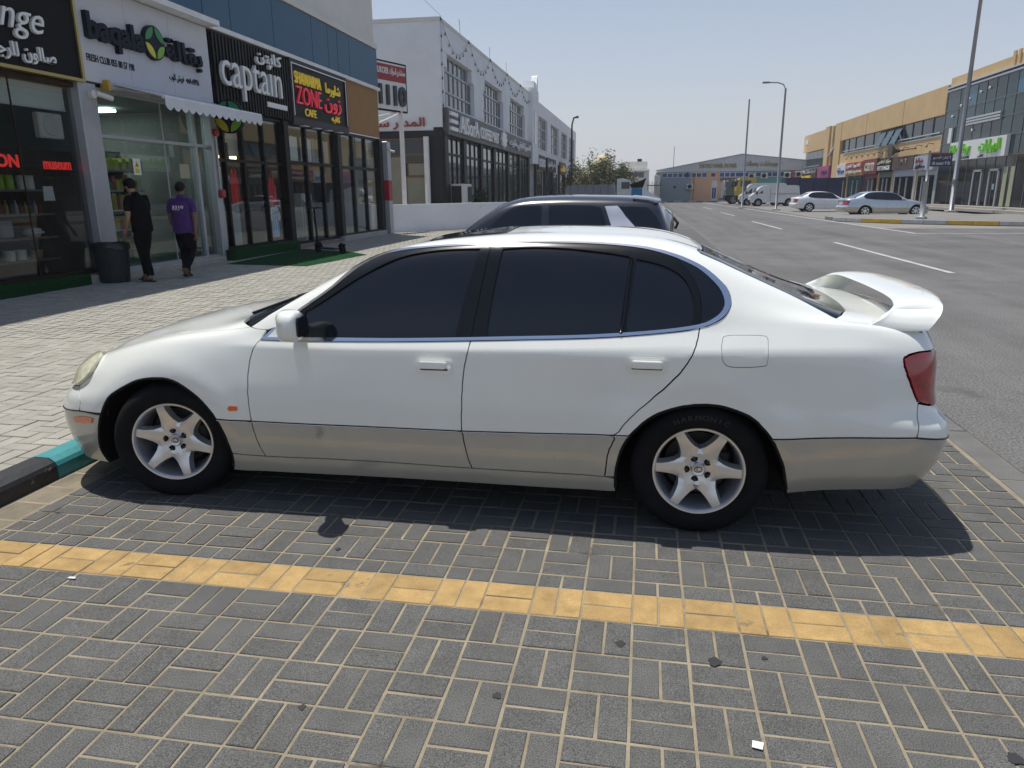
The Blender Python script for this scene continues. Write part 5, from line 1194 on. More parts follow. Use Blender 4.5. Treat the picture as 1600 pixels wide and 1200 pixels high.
VGLASS = mat("vehicle_glass", (.02, .026, .03), rough=.06, spec=.6)
def van(label, loc, rz, hi):
    t = thing("parked_van", label, "van", loc, rz, None, world=False)
    h = 2.0+hi; b = MB()
    hull(b, [(-2.32, .35), (-2.36, .62), (-2.30, .98), (-2.02, 1.18), (-1.42, h-.18), (-1.15, h-.06), (-.6, h), (1.9, h), (2.22, h-.08), (2.32, 1.1), (2.34, .35)], .86, VANW, .10, 1.0)
    o = b.build("body", t, auto=30)
    w = MB(); w.prism([(-.74, 1.24), (.74, 1.24), (.70, h-.30), (-.70, h-.30)], (-1.93, 0, 0), (0, 1, 0), (.30, 0, 1), (-.02, 0, .01), VGLASS)
    w.v = [(x-.345*1.0+.0*z, y, z) for x, y, z in w.v]; w.build("windshield", t)
    for s_ in BOTH:
        g_ = MB(); g_.prism([(-1.72, 1.22), (-1.15, 1.22), (-1.15, h-.34), (-1.34, h-.34)], (0, s_*.85, 0), (1, 0, 0), (0, -s_*.07, 1), (0, s_*.05, 0), VGLASS); g_.build("side_window", t)
        d = MB(); d.box((-.45, s_*.868, .5), (-.43, s_*.852, h-.28), MATTE); d.build("door_joint", t)
        d = MB(); d.box((-.35, s_*.845, 1.16), (2.2, s_*.872, 1.19), MATTE); d.build("slide_rail", t)
        d = MB(); d.box((-1.78, s_*.84, 1.14), (-1.66, s_*1.02, 1.42), MATTE, .02); d.build("mirror", t)
        for cx in (-1.55, 1.35):
            a = MB(); a.lathe([(0, s_*.862), (.40, s_*.862), (.40, s_*.872), (0, s_*.872)], MATTE, 24, o=(cx, 0, .36), axis='y', cap=False); a.build("wheel_arch", t)
            simple_wheel(t, Vector((cx, s_*.80, .325)), .325, s_, .20, m=mat("steel_wheel", (.45, .45, .46), rough=.4, metal=.6))
        l = MB(); l.box((-2.34, s_*.55, .80), (-2.22, s_*.82, 1.0), HEADL, .02); l.build("headlight", t)
    p = MB(); p.box((-2.41, -.80, .32), (-2.2, .80, .62), MATTE, .04); p.build("bumper", t)
    return t
van("white panel van with black bumper, nearer of the two parked by the yellow truck", (12.55, 78.5, .02), 0., 0.)
van("white high roofed van standing half hidden behind the nearer white van", (12.0, 82.2, .02), 0., .25)

YEL = mat("yellow_cab_paint", (.52, .36, .04), rough=.4, coat=.5, var=.12, scale=1.5, coord='obj')
def truck():
    t = thing("parked_truck", "yellow cab lorry with black chassis parked behind the white vans", "truck", (11.2, 88, 0), 0., None, world=False)
    b = MB(); hull(b, [(-1.25, 1.0), (-1.32, 1.5), (-1.25, 2.1), (-1.05, 2.82), (-.85, 2.92), (.75, 2.92), (.8, 1.0)], 1.2, YEL, .04, 2.0); b.build("cab", t)
    w = MB(); w.box((-1.26, -1.05, 1.95), (-1.10, 1.05, 2.65), VGLASS); w.build("windshield", t)
    for s_ in BOTH:
        g_ = MB(); g_.box((-.92, s_*1.18, 1.95), (.2, s_*1.215, 2.6), VGLASS); g_.build("side_window", t)
        m_ = MB(); m_.tube([(-1.2, s_*1.2, 2.7), (-1.5, s_*1.35, 2.75), (-1.5, s_*1.35, 2.0)], .03, CHROME, 6); m_.box((-1.55, s_*1.25, 1.9), (-1.45, s_*1.5, 2.5), MATTE, .02); m_.build("mirror", t)
        simple_wheel(t, Vector((-.4, s_*1.05, .5)), .5, s_, .3)
        simple_wheel(t, Vector((3.4, s_*1.05, .5)), .5, s_, .3)
    c = MB(); c.box((-1.3, -1.15, .5), (-.9, 1.15, 1.0), MATTE, .05); c.box((-1.0, -.5, .6), (5, .5, 1.0), MATTE); c.build("chassis", t)
    d = MB(); d.box((1.0, -1.2, 1.0), (5.0, 1.2, 2.1), mat("dark_green_steel", (.03, .06, .055), rough=.6)); d.build("load_bed", t)
    t2 = thing("parked_truck", "dark lorry cab with chrome mirrors parked left of the yellow cab", "truck", (10.4, 91.5, 0), 0., None, world=False)
    b = MB(); hull(b, [(-1.25, 1.0), (-1.3, 1.6), (-1.2, 2.2), (-1.05, 2.7), (.7, 2.75), (.75, 1.0)], 1.15, mat("grey_green_cab", (.13, .17, .16), rough=.4, var=.2), .04, 2.0); b.build("cab", t2)
    w = MB(); w.box((-1.26, -1.0, 1.9), (-1.08, 1.0, 2.55), VGLASS); w.build("windshield", t2)
    for s_ in BOTH:
        m_ = MB(); m_.tube([(-1.2, s_*1.15, 2.6), (-1.5, s_*1.3, 2.65), (-1.5, s_*1.3, 1.6)], .035, CHROME, 6); m_.box((-1.55, s_*1.2, 1.8), (-1.45, s_*1.42, 2.4), mat("pale_plastic", (.5, .52, .52), rough=.5), .02); m_.build("mirror", t2)
        simple_wheel(t2, Vector((-.4, s_*1.0, .5)), .5, s_, .3); simple_wheel(t2, Vector((3.0, s_*1.0, .5)), .5, s_, .3)
    c = MB(); c.box((-1.35, -1.15, .4), (-.9, 1.15, 1.0), MATTE, .05); c.box((-1.0, -.5, .6), (4, .5, 1.0), MATTE); c.build("chassis", t2)
    t3 = thing("parked_truck", "dark blue curtain sided lorry parked behind the white saloon", "truck", (16.6, 84, 0), 0., None, world=False)
    b = MB(); b.box((-2.3, -1.2, .9), (3.3, 1.2, 2.75), mat("dark_blue_tarp", (.012, .02, .075), rough=.55, var=.2, scale=1.2, bump=.4, bscale=6, bdist=.05)); b.build("load_box", t3)
    f = MB()
    for x in (-2.3, -.9, .5, 1.9, 3.26): f.box((x, -1.22, .85), (x+.05, -1.2, 2.8), MATTE)
    f.build("frame", t3)
    c = MB(); c.box((-2.2, -.5, .5), (3.2, .5, .9), MATTE); c.build("chassis", t3)
    for cx in (-1.5, 2.4):
        for s_ in BOTH: simple_wheel(t3, Vector((cx, s_*1.0, .48)), .48, s_, .3)
    # grey tarped tipper with white cab, far side of the road
    t4 = thing("parked_truck", "white cab tipper lorry under a grey tarpaulin in front of the trees", "truck", (-3.9, 57, 0), 0., None, world=False)
    TARP = mat("grey_tarpaulin", (.24, .25, .27), rough=.7, var=.08, scale=1.5, bump=.35, bscale=9, bdist=.04)
    b = MB(); hull(b, [(-2.1, .9), (-1.95, 1.98), (-1.3, 2.06), (0.2, 2.04), (1.3, 2.05), (1.55, 2.2), (1.7, .9)], 1.15, TARP, .15, 1.3); b.build("tarpaulin", t4)
    r_ = MB()
    for x in (-1.6, -1.05, -.5, .05, .6, 1.15): r_.box((x, -1.175, .9), (x+.03, -1.05, 2.03), mat("tarp_seam", (.16, .17, .19), rough=.8))
    r_.build("tarp_seam", t4)
    cb = MB(); hull(cb, [(1.8, .8), (1.8, 2.45), (2.2, 2.5), (2.75, 2.38), (2.95, 1.7), (3.0, .8)], 1.1, VANW, .03, 1.8); cb.build("cab", t4)
    g_ = MB(); g_.box((2.12, -1.12, 1.75), (2.72, -1.07, 2.22), VGLASS); g_.build("side_window", t4)
    g_ = MB(); g_.box((2.86, -.95, 1.75), (2.93, .95, 2.3), VGLASS); g_.build("windshield", t4)
    c = MB(); c.box((-2.0, -.5, .5), (2.8, .5, .9), MATTE); c.box((2.0, -1.12, .75), (3.05, 1.12, 1.15), MATTE); c.build("chassis", t4)
    for cx in (-1.2, 2.4):
        for s_ in BOTH: simple_wheel(t4, Vector((cx, s_*.95, .48)), .48, s_, .3)
    # white car beyond, blue and black skip
    t5 = thing("parked_car", "white hatchback half hidden beside the blue skip", "car", (-.55, 61, 0), 0., None, world=False)
    b = MB(); hull(b, [(-1.2, .35), (-1.25, 1.0), (-1.0, 1.62), (.6, 1.66), (1.15, 1.3), (1.75, 1.0), (1.8, .35)], .85, WHITE2, .15, .95); b.build("body", t5)
    g_ = MB(); g_.prism([(-.95, 1.05), (1.05, 1.05), (.6, 1.5), (-.8, 1.5)], (0, -.86, 0), (1, 0, 0), (0, .1, 1), (0, -.01, 0), VGLASS); g_.build("side_window", t5)
    for cx in (-.8, 1.2):
        for s_ in BOTH: simple_wheel(t5, Vector((cx, s_*.75, .32)), .32, s_, .2)
    sk = thing("skip", "bright blue steel skip with a raised black lid", "container", (-.62, 53, 0), 0., None, world=False)
    b = MB(); b.box((-.35, -.9, .25), (.38, .9, 1.78), mat("blue_steel", (.01, .17, .33), rough=.45, var=.1, coord='obj'), .02); b.build("tub", sk)
    l = MB(); hull(l, [(-.50, 2.02), (.36, 2.30), (.62, 2.46), (.40, 1.80), (-.38, 1.80)], .9, MATTE); l.build("lid", sk)
    f = MB()
    for s_ in BOTH: f.box((-.4, s_*.9, 0), (-.25, s_*.7, .3), MATTE); f.box((.25, s_*.9, 0), (.4, s_*.7, .3), MATTE)
    f.build("foot_frame", sk)
truck()
# ---------------------------------------------------------------- shop building on the left
FX = -9.6; UP = Vector((0, 0, 1)); RE = Vector((0, 1, 0))     # east facing facade: text runs along +y
GRM = mat("grey_aluminium", (.40, .41, .43), rough=.4, metal=.35, var=.06)
DKM = mat("dark_bronze_frame", (.028, .025, .025), rough=.5, spec=.2)
BKM = mat("black_frame", (.008, .008, .009), rough=.45, spec=.15)
CREAM = mat("cream_render", (.70, .665, .60), rough=.9, var=.06, scale=.8, bump=.15, bscale=30)
BLUEP = mat("blue_cladding", (.040, .105, .17), rough=.5, spec=.35, rand=.12, var=.05, scale=1.2)
WHT = mat("white_trim_paint", (.74, .73, .70), rough=.6, var=.08, scale=3)
LGREY = mat("light_grey_sign_board", (.54, .54, .565), rough=.5, var=.04, scale=2)
NAVY = mat("navy_letters", (.010, .013, .024), rough=.5, spec=.15)
BLKS = mat("black_sign_board", (.006, .006, .007), rough=.5, spec=.12, spot=(.25, .2, .12), spot_scale=18, spot_lo=.74)
GOLD = mat("gold_trim", (.42, .33, .12), rough=.35, metal=.6)
OFFW = mat("white_letters", (.74, .74, .72), rough=.4)
YELL = mat("yellow_letters", (.62, .47, .05), rough=.4, emit=(.6, .42, .03), estr=.25)
REDL = mat("red_letters", (.5, .03, .05), rough=.35, emit=(.6, .02, .05), estr=.3)
NEON = mat("red_neon", (.6, .03, .03), rough=.4, emit=(1., .05, .04), estr=.55)
BROWN = mat("tan_board", (.30, .165, .065), rough=.85, var=.08, scale=2, spot=(.13, .08, .045), spot_scale=7, spot_lo=.71)
WOODD = mat("dark_wood", (.035, .020, .012), rough=.6, spec=.15, var=.25, scale=5)
DARKIN = mat("dark_interior", (.035, .033, .034), rough=.9)
TURF = mat("artificial_turf", (.010, .055, .018), rough=.95, spec=.1, var=.3, scale=20, fine=.4, fscale=160, bump=.8, bscale=200, bdist=.02)
STEPM = mat("beige_step_stone", (.36, .335, .29), rough=.85, var=.12, scale=4)
REDP = mat("red_paint", (.33, .02, .03), rough=.45, var=.1)
GLASS1 = glass_mat("shop_glass", (.9, .92, .92)); GLASS2 = glass_mat("green_shop_glass", (.80, .87, .84)); GLASSD = glass_mat("dark_shop_glass", (.78, .80, .80))
BLIND = mat("pale_blind", (.82, .86, .78), rough=.8); CURT = mat("cream_curtain", (.55, .50, .38), rough=.9)

bld = thing("shop_building", "row of shops under a blue clad band on the left side of the pavement", "building", (-9.6, 14, .12))
def part(name, f, par=bld, **k):
    mb = MB(); f(mb); return mb.build(name, par, **k)
ROOF = 10.3
part("upper_wall", lambda b: (b.box((-20, -4, 6.46), (FX+.02, 26.5, ROOF), CREAM), b.box((FX+.02, -4, 6.46), (FX+.14, 26.5, 6.62), CREAM), b.box((-20, -4, ROOF), (FX+.10, 26.6, ROOF+.25), CREAM)))
part("end_wall", lambda b: b.box((-20, 26.1, .12), (-10.0, 26.48, 6.46), CREAM))
seams = [-4, 2, 5, 8, 10.6, 13.0, 15.74, 16.85, 18.9, 21.2, 22.3, 23.0, 23.95, 26.5]
for a, b_ in zip(seams, seams[1:]): part("blue_panel", lambda b: b.box((FX-.1, a+.012, 5.22), (FX+.10, b_-.012, 6.44), BLUEP, .006))
part("backing_wall", lambda b: b.box((-10.2, -4, 3.4), (FX-.06, 26.45, 6.46), DARKIN))
part("cornice", lambda b: b.box((FX-.1, 15.85, 5.10), (FX+.16, 26.52, 5.20), WHT))
# grocery canopy with downlights
part("soffit", lambda b: b.box((FX, 9.0, 5.10), (FX+.42, 15.82, 5.21), WHT))
for y in (10.0, 11.2, 12.4, 13.6, 14.8):
    part("downlight", lambda b: b.lathe([(.0, 5.085), (.09, 5.085), (.10, 5.10)], OFFW, 14, o=(FX+.24, y, 0)))
# interiors: floors, back walls, party walls
part("shop_floor", lambda b: b.box((-15, -4, .05), (FX-.02, 26.4, .22), mat("shop_floor_tile", (.22, .21, .19), rough=.4, var=.1)))
part("back_wall", lambda b: b.box((-15.2, -4, .2), (-14.8, 26.4, 3.4), mat("shop_back_wall", (.12, .115, .105), rough=.9, var=.2, scale=1.2)))
part("shop_ceiling", lambda b: b.box((-15, -4, 3.36), (FX-.06, 26.4, 3.42), mat("shop_ceiling", (.22, .22, .21), rough=.9)))
for y in (11.85, 15.6, 19.3, 22.75): part("party_wall", lambda b: b.box((-15, y-.06, .2), (FX-.1, y+.06, 3.4), mat("shop_party_wall", (.20, .19, .17), rough=.9, var=.15, scale=1.)))
# pillars between units
for y0, y1, m in ((11.66, 12.08, GRM), (15.5, 15.72, GRM), (18.96, 19.22, BKM), (22.48, 22.72, DKM), (26.2, 26.5, DKM)):
    part("pillar", lambda b: b.box((FX-.1, y0, .12), (FX+.14, y1, 3.46), m, .012))
# plinths and steps
part("step", lambda b: b.box((FX-.1, -4, .1), (FX+.30, 11.12, .30), TURF, .02), label="green turf covered step below the salon window")
part("step", lambda b: b.box((FX-.1, 11.125, .1), (FX+.28, 11.66, .26), STEPM, .015))
part("step", lambda b: b.box((FX-.1, 12.1, .1), (FX+.22, 15.48, .23), STEPM, .015))
part("step", lambda b: b.box((FX-.1, 15.6, .1), (FX+.36, 18.95, .36), TURF, .02), label="green turf covered step below the clothes shop")
part("step", lambda b: b.box((FX-.1, 19.2, .1), (FX+.18, 22.4, .22), mat("red_brown_step", (.20, .15, .13), rough=.9, var=.3, scale=8), .015))
part("step", lambda b: b.box((FX-.1, 22.45, .1), (FX+.22, 26.4, .27), STEPM, .015))

def glazing(y0, y1, z0, z1, posts, trans, m, gm, t=.06, d=.08, panes=True, nopane=()):
    """mullions and panes between the given post positions"""
    for y, w in posts: part("mullion", lambda b: b.box((FX-(d if w > .03 else .02), y-w/2, z0), (FX+(.05 if w > .03 else .004), y+w/2, z1), m))
    for z in trans: part("transom", lambda b: b.box((FX-d+.004, y0, z-t/2), (FX+.044, y1, z+t/2), m))
    part("sill", lambda b: b.box((FX-d, y0, z0-.05), (FX+.07, y1, z0), m)); part("head", lambda b: b.box((FX-d, y0, z1), (FX+.06, y1, z1+.07), m))
    ys = [y0]+[p[0] for p in posts if y0 < p[0] < y1]+[y1]; zs = [z0]+sorted(trans)+[z1]
    for a, b_ in zip(ys, ys[1:]):
        for c, e in zip(zs, zs[1:]):
            part("glass_pane", lambda b: b.box((FX-.012, a, c), (FX, b_, e), gm))
glazing(2, 11.64, .34, 3.36, [(4.4, .05), (6.9, .05), (9.0, .05), (10.36, .014)], [], WOODD, GLASSD)
glazing(12.1, 15.48, .28, 3.36, [(14.0, .02), (15.02, .09)], [2.62], GRM, GLASS2)
glazing(15.74, 18.94, .40, 3.4, [(16.15, .07), (16.98, .07), (17.98, .07)], [2.36], BKM, GLASS1, .07)
glazing(19.24, 22.46, .28, 3.4, [(20.42, .10), (21.5, .09)], [2.42], BKM, GLASS1, .08)
glazing(22.74, 26.18, .32, 3.4, [(23.92, .12), (25.02, .10)], [2.40], DKM, GLASS1, .09)
part("tan_fascia", lambda b: b.box((FX-.06, 23.42, 3.50), (FX+.06, 26.48, 5.08), BROWN), label="tan board above the last shop window")
part("window_head_trim", lambda b: b.box((FX-.05, 22.74, 3.47), (FX+.12, 26.3, 3.5), WHT))
part("corner_post", lambda b: (b.box((FX-.1, 26.52, .12), (FX+.32, 26.86, 1.33), GRM, .02), b.box((FX-.1, 26.52, 1.33), (FX+.325, 26.865, 2.04), REDP, .02), b.box((FX-.1, 26.52, 2.04), (FX+.32, 26.86, 3.4), GRM, .02)), label="grey corner post with a red band")
part("roof_box", lambda b: b.box((-10.3, 25.7, ROOF+.25), (-9.9, 26.2, ROOF+.8), WHT))

# ---- signs
def sign(name, label, loc): return thing(name, label, "shop sign", loc)
s1 = sign("shop_sign", "black salon sign with white script letters and thin gold edge, top left", (FX, 9, 3.45))
part("board", lambda b: b.box((FX-.05, 4.0, 3.50), (FX+.16, 11.74, 5.06), BLKS), s1)
part("trim", lambda b: (b.box((FX-.02, 4, 3.45), (FX+.19, 11.80, 3.50), GOLD), b.box((FX-.02, 11.745, 3.5), (FX+.19, 11.80, 5.06), GOLD)), s1)
part("lettering", lambda b: (letters(b, "lounge", (FX+.16, 9.42, 3.90), RE, UP, 1.62, .54, .05, OFFW, bold=.0, shear=.35)), s1)
part("lettering", lambda b: letters(b, arabic("سيدات"), (FX+.16, 9.4, 4.62), RE, UP, 1.35, .36, .06, OFFW, bold=.015), s1)
part("lettering", lambda b: letters(b, arabic("صالون للرجال"), (FX+.16, 9.82, 3.57), RE, UP, 1.36, .27, .05, OFFW, bold=.015), s1)
s2 = sign("shop_sign", "pale grey grocery sign reading baqala with a green leaf emblem", (FX, 13.8, 3.5))
for a, b_ in ((11.84, 13.1), (13.1, 14.4), (14.4, 15.76)): part("board_panel", lambda b: b.box((FX-.05, a+.003, 3.50), (FX+.12, b_-.003, 5.08), LGREY), s2)
part("lettering", lambda b: letters(b, "baqala", (FX+.12, 12.0, 4.06), RE, UP, 1.50, .56, .09, NAVY, bold=.035), s2)
part("lettering", lambda b: letters(b, arabic("بقالة"), (FX+.12, 14.12, 4.10), RE, UP, 1.25, .50, .09, NAVY, bold=.03), s2)
part("phone_lettering", lambda b: letters(b, "FRESH CLUB 055 80 57 198", (FX+.122, 11.98, 3.83), RE, UP, 1.22, .12, .008, NAVY, bold=.008), s2)
part("phone_lettering", lambda b: letters(b, arabic("فريش كلوب")+"  ٠٥٥٨٠٥٧١٩٨", (FX+.122, 14.25, 3.80), RE, UP, 1.02, .16, .008, NAVY, bold=.006), s2)
def emblem(b, o, r, ax, ay, nrm):
    """round badge: dark disc, two green leaves above, yellow and lime leaves below, dark four-pointed centre"""
    G1 = mat("leaf_green", (.02, .22, .06), rough=.4); G2 = mat("leaf_lime", (.20, .42, .03), rough=.4); G3 = mat("leaf_yellow", (.62, .55, .03), rough=.4)
    circ = [(r*math.cos(t), r*math.sin(t)) for t in np.linspace(0, 2*math.pi, 33)[:-1]]
    b.prism(circ, o, ax, ay, Vector(nrm)*.08, NAVY)
    q = r*.9
    for k, m in ((0, G1), (1, G1), (2, G3), (3, G2)):
        a0 = k*math.pi/2
        arc = [(q*math.cos(a0+t), q*math.sin(a0+t)) for t in np.linspace(.10, math.pi/2-.10, 10)]
        c_ = (q*1.30*math.cos(a0+math.pi/4), q*1.30*math.sin(a0+math.pi/4)); rr = q*.86
        d = [(math.atan2(p[1]-c_[1], p[0]-c_[0])) for p in (arc[-1], arc[0])]
        da = (d[1]-d[0]+math.pi) % (2*math.pi)-math.pi
        R0 = math.hypot(arc[0][0]-c_[0], arc[0][1]-c_[1])
        inn = [(c_[0]+R0*math.cos(d[0]+da*t)*1.0, c_[1]+R0*math.sin(d[0]+da*t)) for t in np.linspace(0, 1, 9)][1:-1]
        b.prism(arc+inn, Vector(o)+Vector(nrm)*.08, ax, ay, Vector(nrm)*.012, m)
part("emblem", lambda b: emblem(b, (FX+.12, 13.80, 4.42), .31, RE, UP, (1, 0, 0)), s2)
s2b = sign("projecting_sign", "round green leaf disc projecting under the awning end", (FX, 15.86, 2.9))
part("disc", lambda b: emblem(b, (-9.2, 15.92, 3.27), .36, Vector((1, 0, 0)), UP, (0, -1, 0)), s2b)
part("bracket", lambda b: b.box((FX, 15.93, 3.24), (-9.3, 15.97, 3.30), BKM), s2b)
s3 = sign("shop_sign", "black ribbed sign with rounded white letters reading captain", (FX, 17.7, 3.5))
part("board", lambda b: b.box((FX-.05, 15.86, 3.50), (FX+.10, 19.5, 5.06), BLKS), s3)
for k in range(26): part("rib", lambda b: b.box((FX+.10, 15.92+k*.139, 3.52), (FX+.14, 15.92+k*.139+.07, 5.04), BKM), s3)
part("lettering", lambda b: letters(b, "captain", (FX+.14, 16.08, 3.72), RE, UP, 2.82, 1.0, .08, OFFW, bold=-.004), s3)
part("lettering", lambda b: letters(b, arabic("كابتن"), (FX+.14, 17.70, 4.66), RE, UP, 1.30, .34, .07, OFFW, bold=.02), s3)
part("name_strip", lambda b: b.box((FX+.14, 18.15, 3.72), (FX+.17, 19.2, 3.84), OFFW), s3)
s4 = sign("shop_sign", "dark framed cafe sign with yellow and red letters reading SHAWARMA ZONE", (FX, 21.5, 3.45))
PURP = mat("dark_purple_frame", (.045, .038, .045), rough=.5, spec=.2)
part("board", lambda b: b.box((FX-.05, 19.62, 3.62), (FX+.14, 23.28, 5.02), mat("black_sign_face", (.007, .006, .007), rough=.45, spec=.12)), s4)
part("frame", lambda b: (b.box((FX-.05, 19.53, 5.02), (FX+.17, 23.38, 5.10), PURP), b.box((FX-.05, 19.53, 3.42), (FX+.17, 23.38, 3.62), PURP), b.box((FX-.05, 19.53, 3.62), (FX+.17, 19.62, 5.02), PURP), b.box((FX-.05, 23.28, 3.62), (FX+.17, 23.38, 5.02), PURP)), s4)
part("light_tube", lambda b: (b.box((FX+.17, 19.60, 4.97), (FX+.18, 23.30, 5.0), OFFW), b.box((FX+.17, 19.60, 3.66), (FX+.18, 19.63, 4.97), OFFW), b.box((FX+.17, 23.27, 3.66), (FX+.18, 23.30, 4.97), OFFW)), s4)
for y in (20.0, 20.8, 21.6, 22.4): part("downlight", lambda b: b.box((FX+.08, y, 3.405), (FX+.26, y+.3, 3.42), OFFW), s4)
part("lettering", lambda b: letters(b, "SHAWARMA", (FX+.14, 19.78, 4.50), RE, UP, 1.66, .31, .04, YELL, bold=-.01), s4)
part("lettering", lambda b: letters(b, arabic("شاورما"), (FX+.14, 21.78, 4.40), RE, UP, 1.05, .36, .04, YELL, bold=-.004), s4)
part("lettering", lambda b: letters(b, "ZONE", (FX+.14, 19.80, 3.98), RE, UP, 1.60, .46, .05, REDL, bold=-.012), s4)
part("lettering", lambda b: letters(b, arabic("زون"), (FX+.14, 21.62, 3.92), RE, UP, 1.20, .44, .05, REDL, bold=.004), s4)
part("lettering", lambda b: letters(b, "CAFE", (FX+.14, 20.3, 3.70), RE, UP, .72, .20, .03, YELL, bold=-.006), s4)
part("lettering", lambda b: letters(b, arabic("كافيه"), (FX+.14, 22.1, 3.66), RE, UP, .62, .22, .03, YELL, bold=0), s4)

# ---- awning
aw = thing("awning", "pale grey retractable awning with scalloped edge over the grocery window", "awning", (FX, 14.2, 3.3))
AWN = mat("awning_fabric", (.60, .61, .64), rough=.85, var=.05, scale=3)
A0, A1, XF, ZF = 12.45, 16.12, -8.58, 3.30
part("cassette", lambda b: b.tube([(FX+.14, A0-.1, 3.47), (FX+.14, 15.75, 3.47)], .07, GRM, 10), aw)
part("fabric", lambda b: b.add([(FX+.16, A0, 3.53), (FX+.16, 15.7, 3.53), (XF, A1, ZF+.02), (XF, A0+.2, ZF+.02), (FX+.16, A0, 3.515), (FX+.16, 15.7, 3.515), (XF, A1, ZF+.005), (XF, A0+.2, ZF+.005)], [(0, 3, 2, 1), (4, 5, 6, 7), (0, 1, 5, 4), (1, 2, 6, 5), (2, 3, 7, 6), (3, 0, 4, 7)], AWN), aw)
part("front_bar", lambda b: b.tube([(XF, A0+.2, ZF), (XF, A1, ZF)], .035, WHT, 8), aw)
def valance(b):
    n = 15; L_ = (A1-A0-.2)/n; top = []; 
    pts = [(0, 0)]
    for k in range(n):
        for t in np.linspace(0, 1, 7)[:-1]: pts.append((k*L_+t*L_, -.15-.07*math.sin(math.pi*t)))
    pts += [(n*L_, -.15), (n*L_, 0)]
    b.prism(pts, (XF+.03, A0+.2, ZF), RE, UP, (.006, 0, 0), AWN)
part("valance", valance, aw)
for y in (12.75, 15.6):
    part("arm", lambda b: b.tube([(FX+.14, y, 3.40), (-9.0, y+.18, 3.36), (XF, y+.1, ZF-.02)], .022, GRM, 6), aw)
part("end_cap", lambda b: b.box((FX+.06, A0-.16, 3.38), (FX+.24, A0-.1, 3.56), mat("yellow_plastic", (.5, .32, .05), rough=.5), .01), aw)

# ---- salon window display
wd = "salon window"
SH = mat("shelf_board", (.16, .13, .11), rough=.6)
t = thing("display_shelf", "dark wooden shelves of salon products behind the first window", "shelf", (-9.95, 9.4, .22))
for z in (.60, .95, 1.32, 1.70): part("shelf", lambda b: b.box((-10.25, 7.2, z-.03), (-9.72, 11.0, z), SH), t)
part("upright", lambda b: b.box((-10.3, 7.1, .22), (-10.25, 11.04, 2.2), WOODD), t)
def bottle(name, label, y, z, h, r, m, cap, grp):
    b = MB(); b.lathe([(0, z), (r, z), (r, z+h*.68), (r*.9, z+h*.74), (r*.35, z+h*.8), (r*.35, z+h*.84)], m, 14, o=(-9.9, y, 0)); o = b.build(name); tag(o, label, "bottle", grp)
    c = MB(); c.lathe([(r*.5, z+h*.84), (r*.5, z+h), (0, z+h)], cap, 10, o=(-9.9, y, 0)); c.build("cap", o)
LIME = mat("lime_plastic", (.26, .45, .02), rough=.35); WPL = mat("white_plastic", (.62, .6, .56), rough=.4); ORG = mat("orange_plastic", (.55, .16, .04), rough=.4)
for k, (y, m, l) in enumerate(((10.17, LIME, "lime green bottle at left end of the top salon shelf"), (10.36, LIME, "lime green bottle beside the white bottles on the salon shelf"), (10.60, WPL, "white bottle with orange cap next to the lime bottle in the salon"), (10.76, WPL, "white bottle with orange cap, last on the top salon shelf"))):
    bottle("bottle", l, y, 1.70, .34, .075, m, LIME if m is LIME else ORG, "bottles on the top salon shelf")
rr_ = random.Random(5)
for k in range(16):
    y = 9.45+k*.095; m = mat("small_bottle_%s" % "abcd"[k % 4], [(.30, .22, .06), (.06, .05, .05), (.35, .34, .32), (.2, .03, .03)][k % 4], rough=.3)
    b = MB(); h = .16+.06*rr_.random(); b.lathe([(0, 1.32), (.034, 1.32), (.034, 1.32+h*.6), (.012, 1.32+h*.8), (.012, 1.32+h), (0, 1.32+h)], m, 10, o=(-9.88, y, 0))
    o = b.build("small_bottle"); tag(o, "small dark bottle in the row on the middle salon shelf", "bottle", "small bottles on the middle salon shelf")
b = MB(); b.box((-10.0, 9.95, .95), (-9.78, 10.2, 1.22), mat("machine_grey", (.3, .3, .31), rough=.35), .03); b.box((-9.95, 10.0, 1.22), (-9.8, 10.16, 1.27), MATTE, .01); tag(b.build("coffee_machine"), "grey coffee machine on the third salon shelf", "coffee machine")
b = MB(); b.lathe([(.0, .95), (.10, .95), (.11, .99), (.16, 1.0), (.16, 1.03), (.12, 1.05), (.12, 1.08), (0, 1.10)], WPL, 18, o=(-9.9, 10.68, 0)); tag(b.build("cake_stand"), "stack of white dishes on the third salon shelf", "dish")
for y, l in ((10.12, "white pot at left on the lowest salon shelf"), (10.34, "white pot in the middle of the lowest salon shelf")):
    b = MB(); b.lathe([(0, .60), (.07, .60), (.085, .76), (.075, .76), (.07, .70), (0, .70)], WPL, 16, o=(-9.88, y, 0)); tag(b.build("pot"), l, "pot", "pots on the lowest salon shelf")
t = thing("potted_plant", "spiky green plant in a tan pot on the lowest salon shelf", "plant", (-9.88, 10.66, .60))
part("pot", lambda b: b.lathe([(0, .60), (.08, .60), (.10, .74), (0, .74)], mat("tan_pot", (.30, .20, .10), rough=.8), 16, o=(-9.88, 10.66, 0)), t)
LEAFG = mat("pot_plant_leaf", (.03, .075, .02), rough=.6)
def spikes(b):
    for k in range(16):
        a = k*2.4; r = .05+.09*((k*7) % 5)/5; b.tube([(-9.88, 10.66, .72), (-9.88+r*.5*math.cos(a), 10.66+r*.5*math.sin(a), .84), (-9.88+r*math.cos(a), 10.66+r*math.sin(a), .92)], [.012, .010, .002], LEAFG, 5)
part("foliage", spikes, t)
b = MB(); b.prism([(0, 0), (.24, 0), (.22, .23), (.02, .23)], (-9.70, 10.80, 1.52), RE, UP, (-.008, 0, 0), OFFW); tag(b.build("notice"), "white paper notice inside the salon window", "notice")
t = thing("window_blind", "pale roller blind along the top of the salon window", "blind", (-9.75, 8, 2.98))
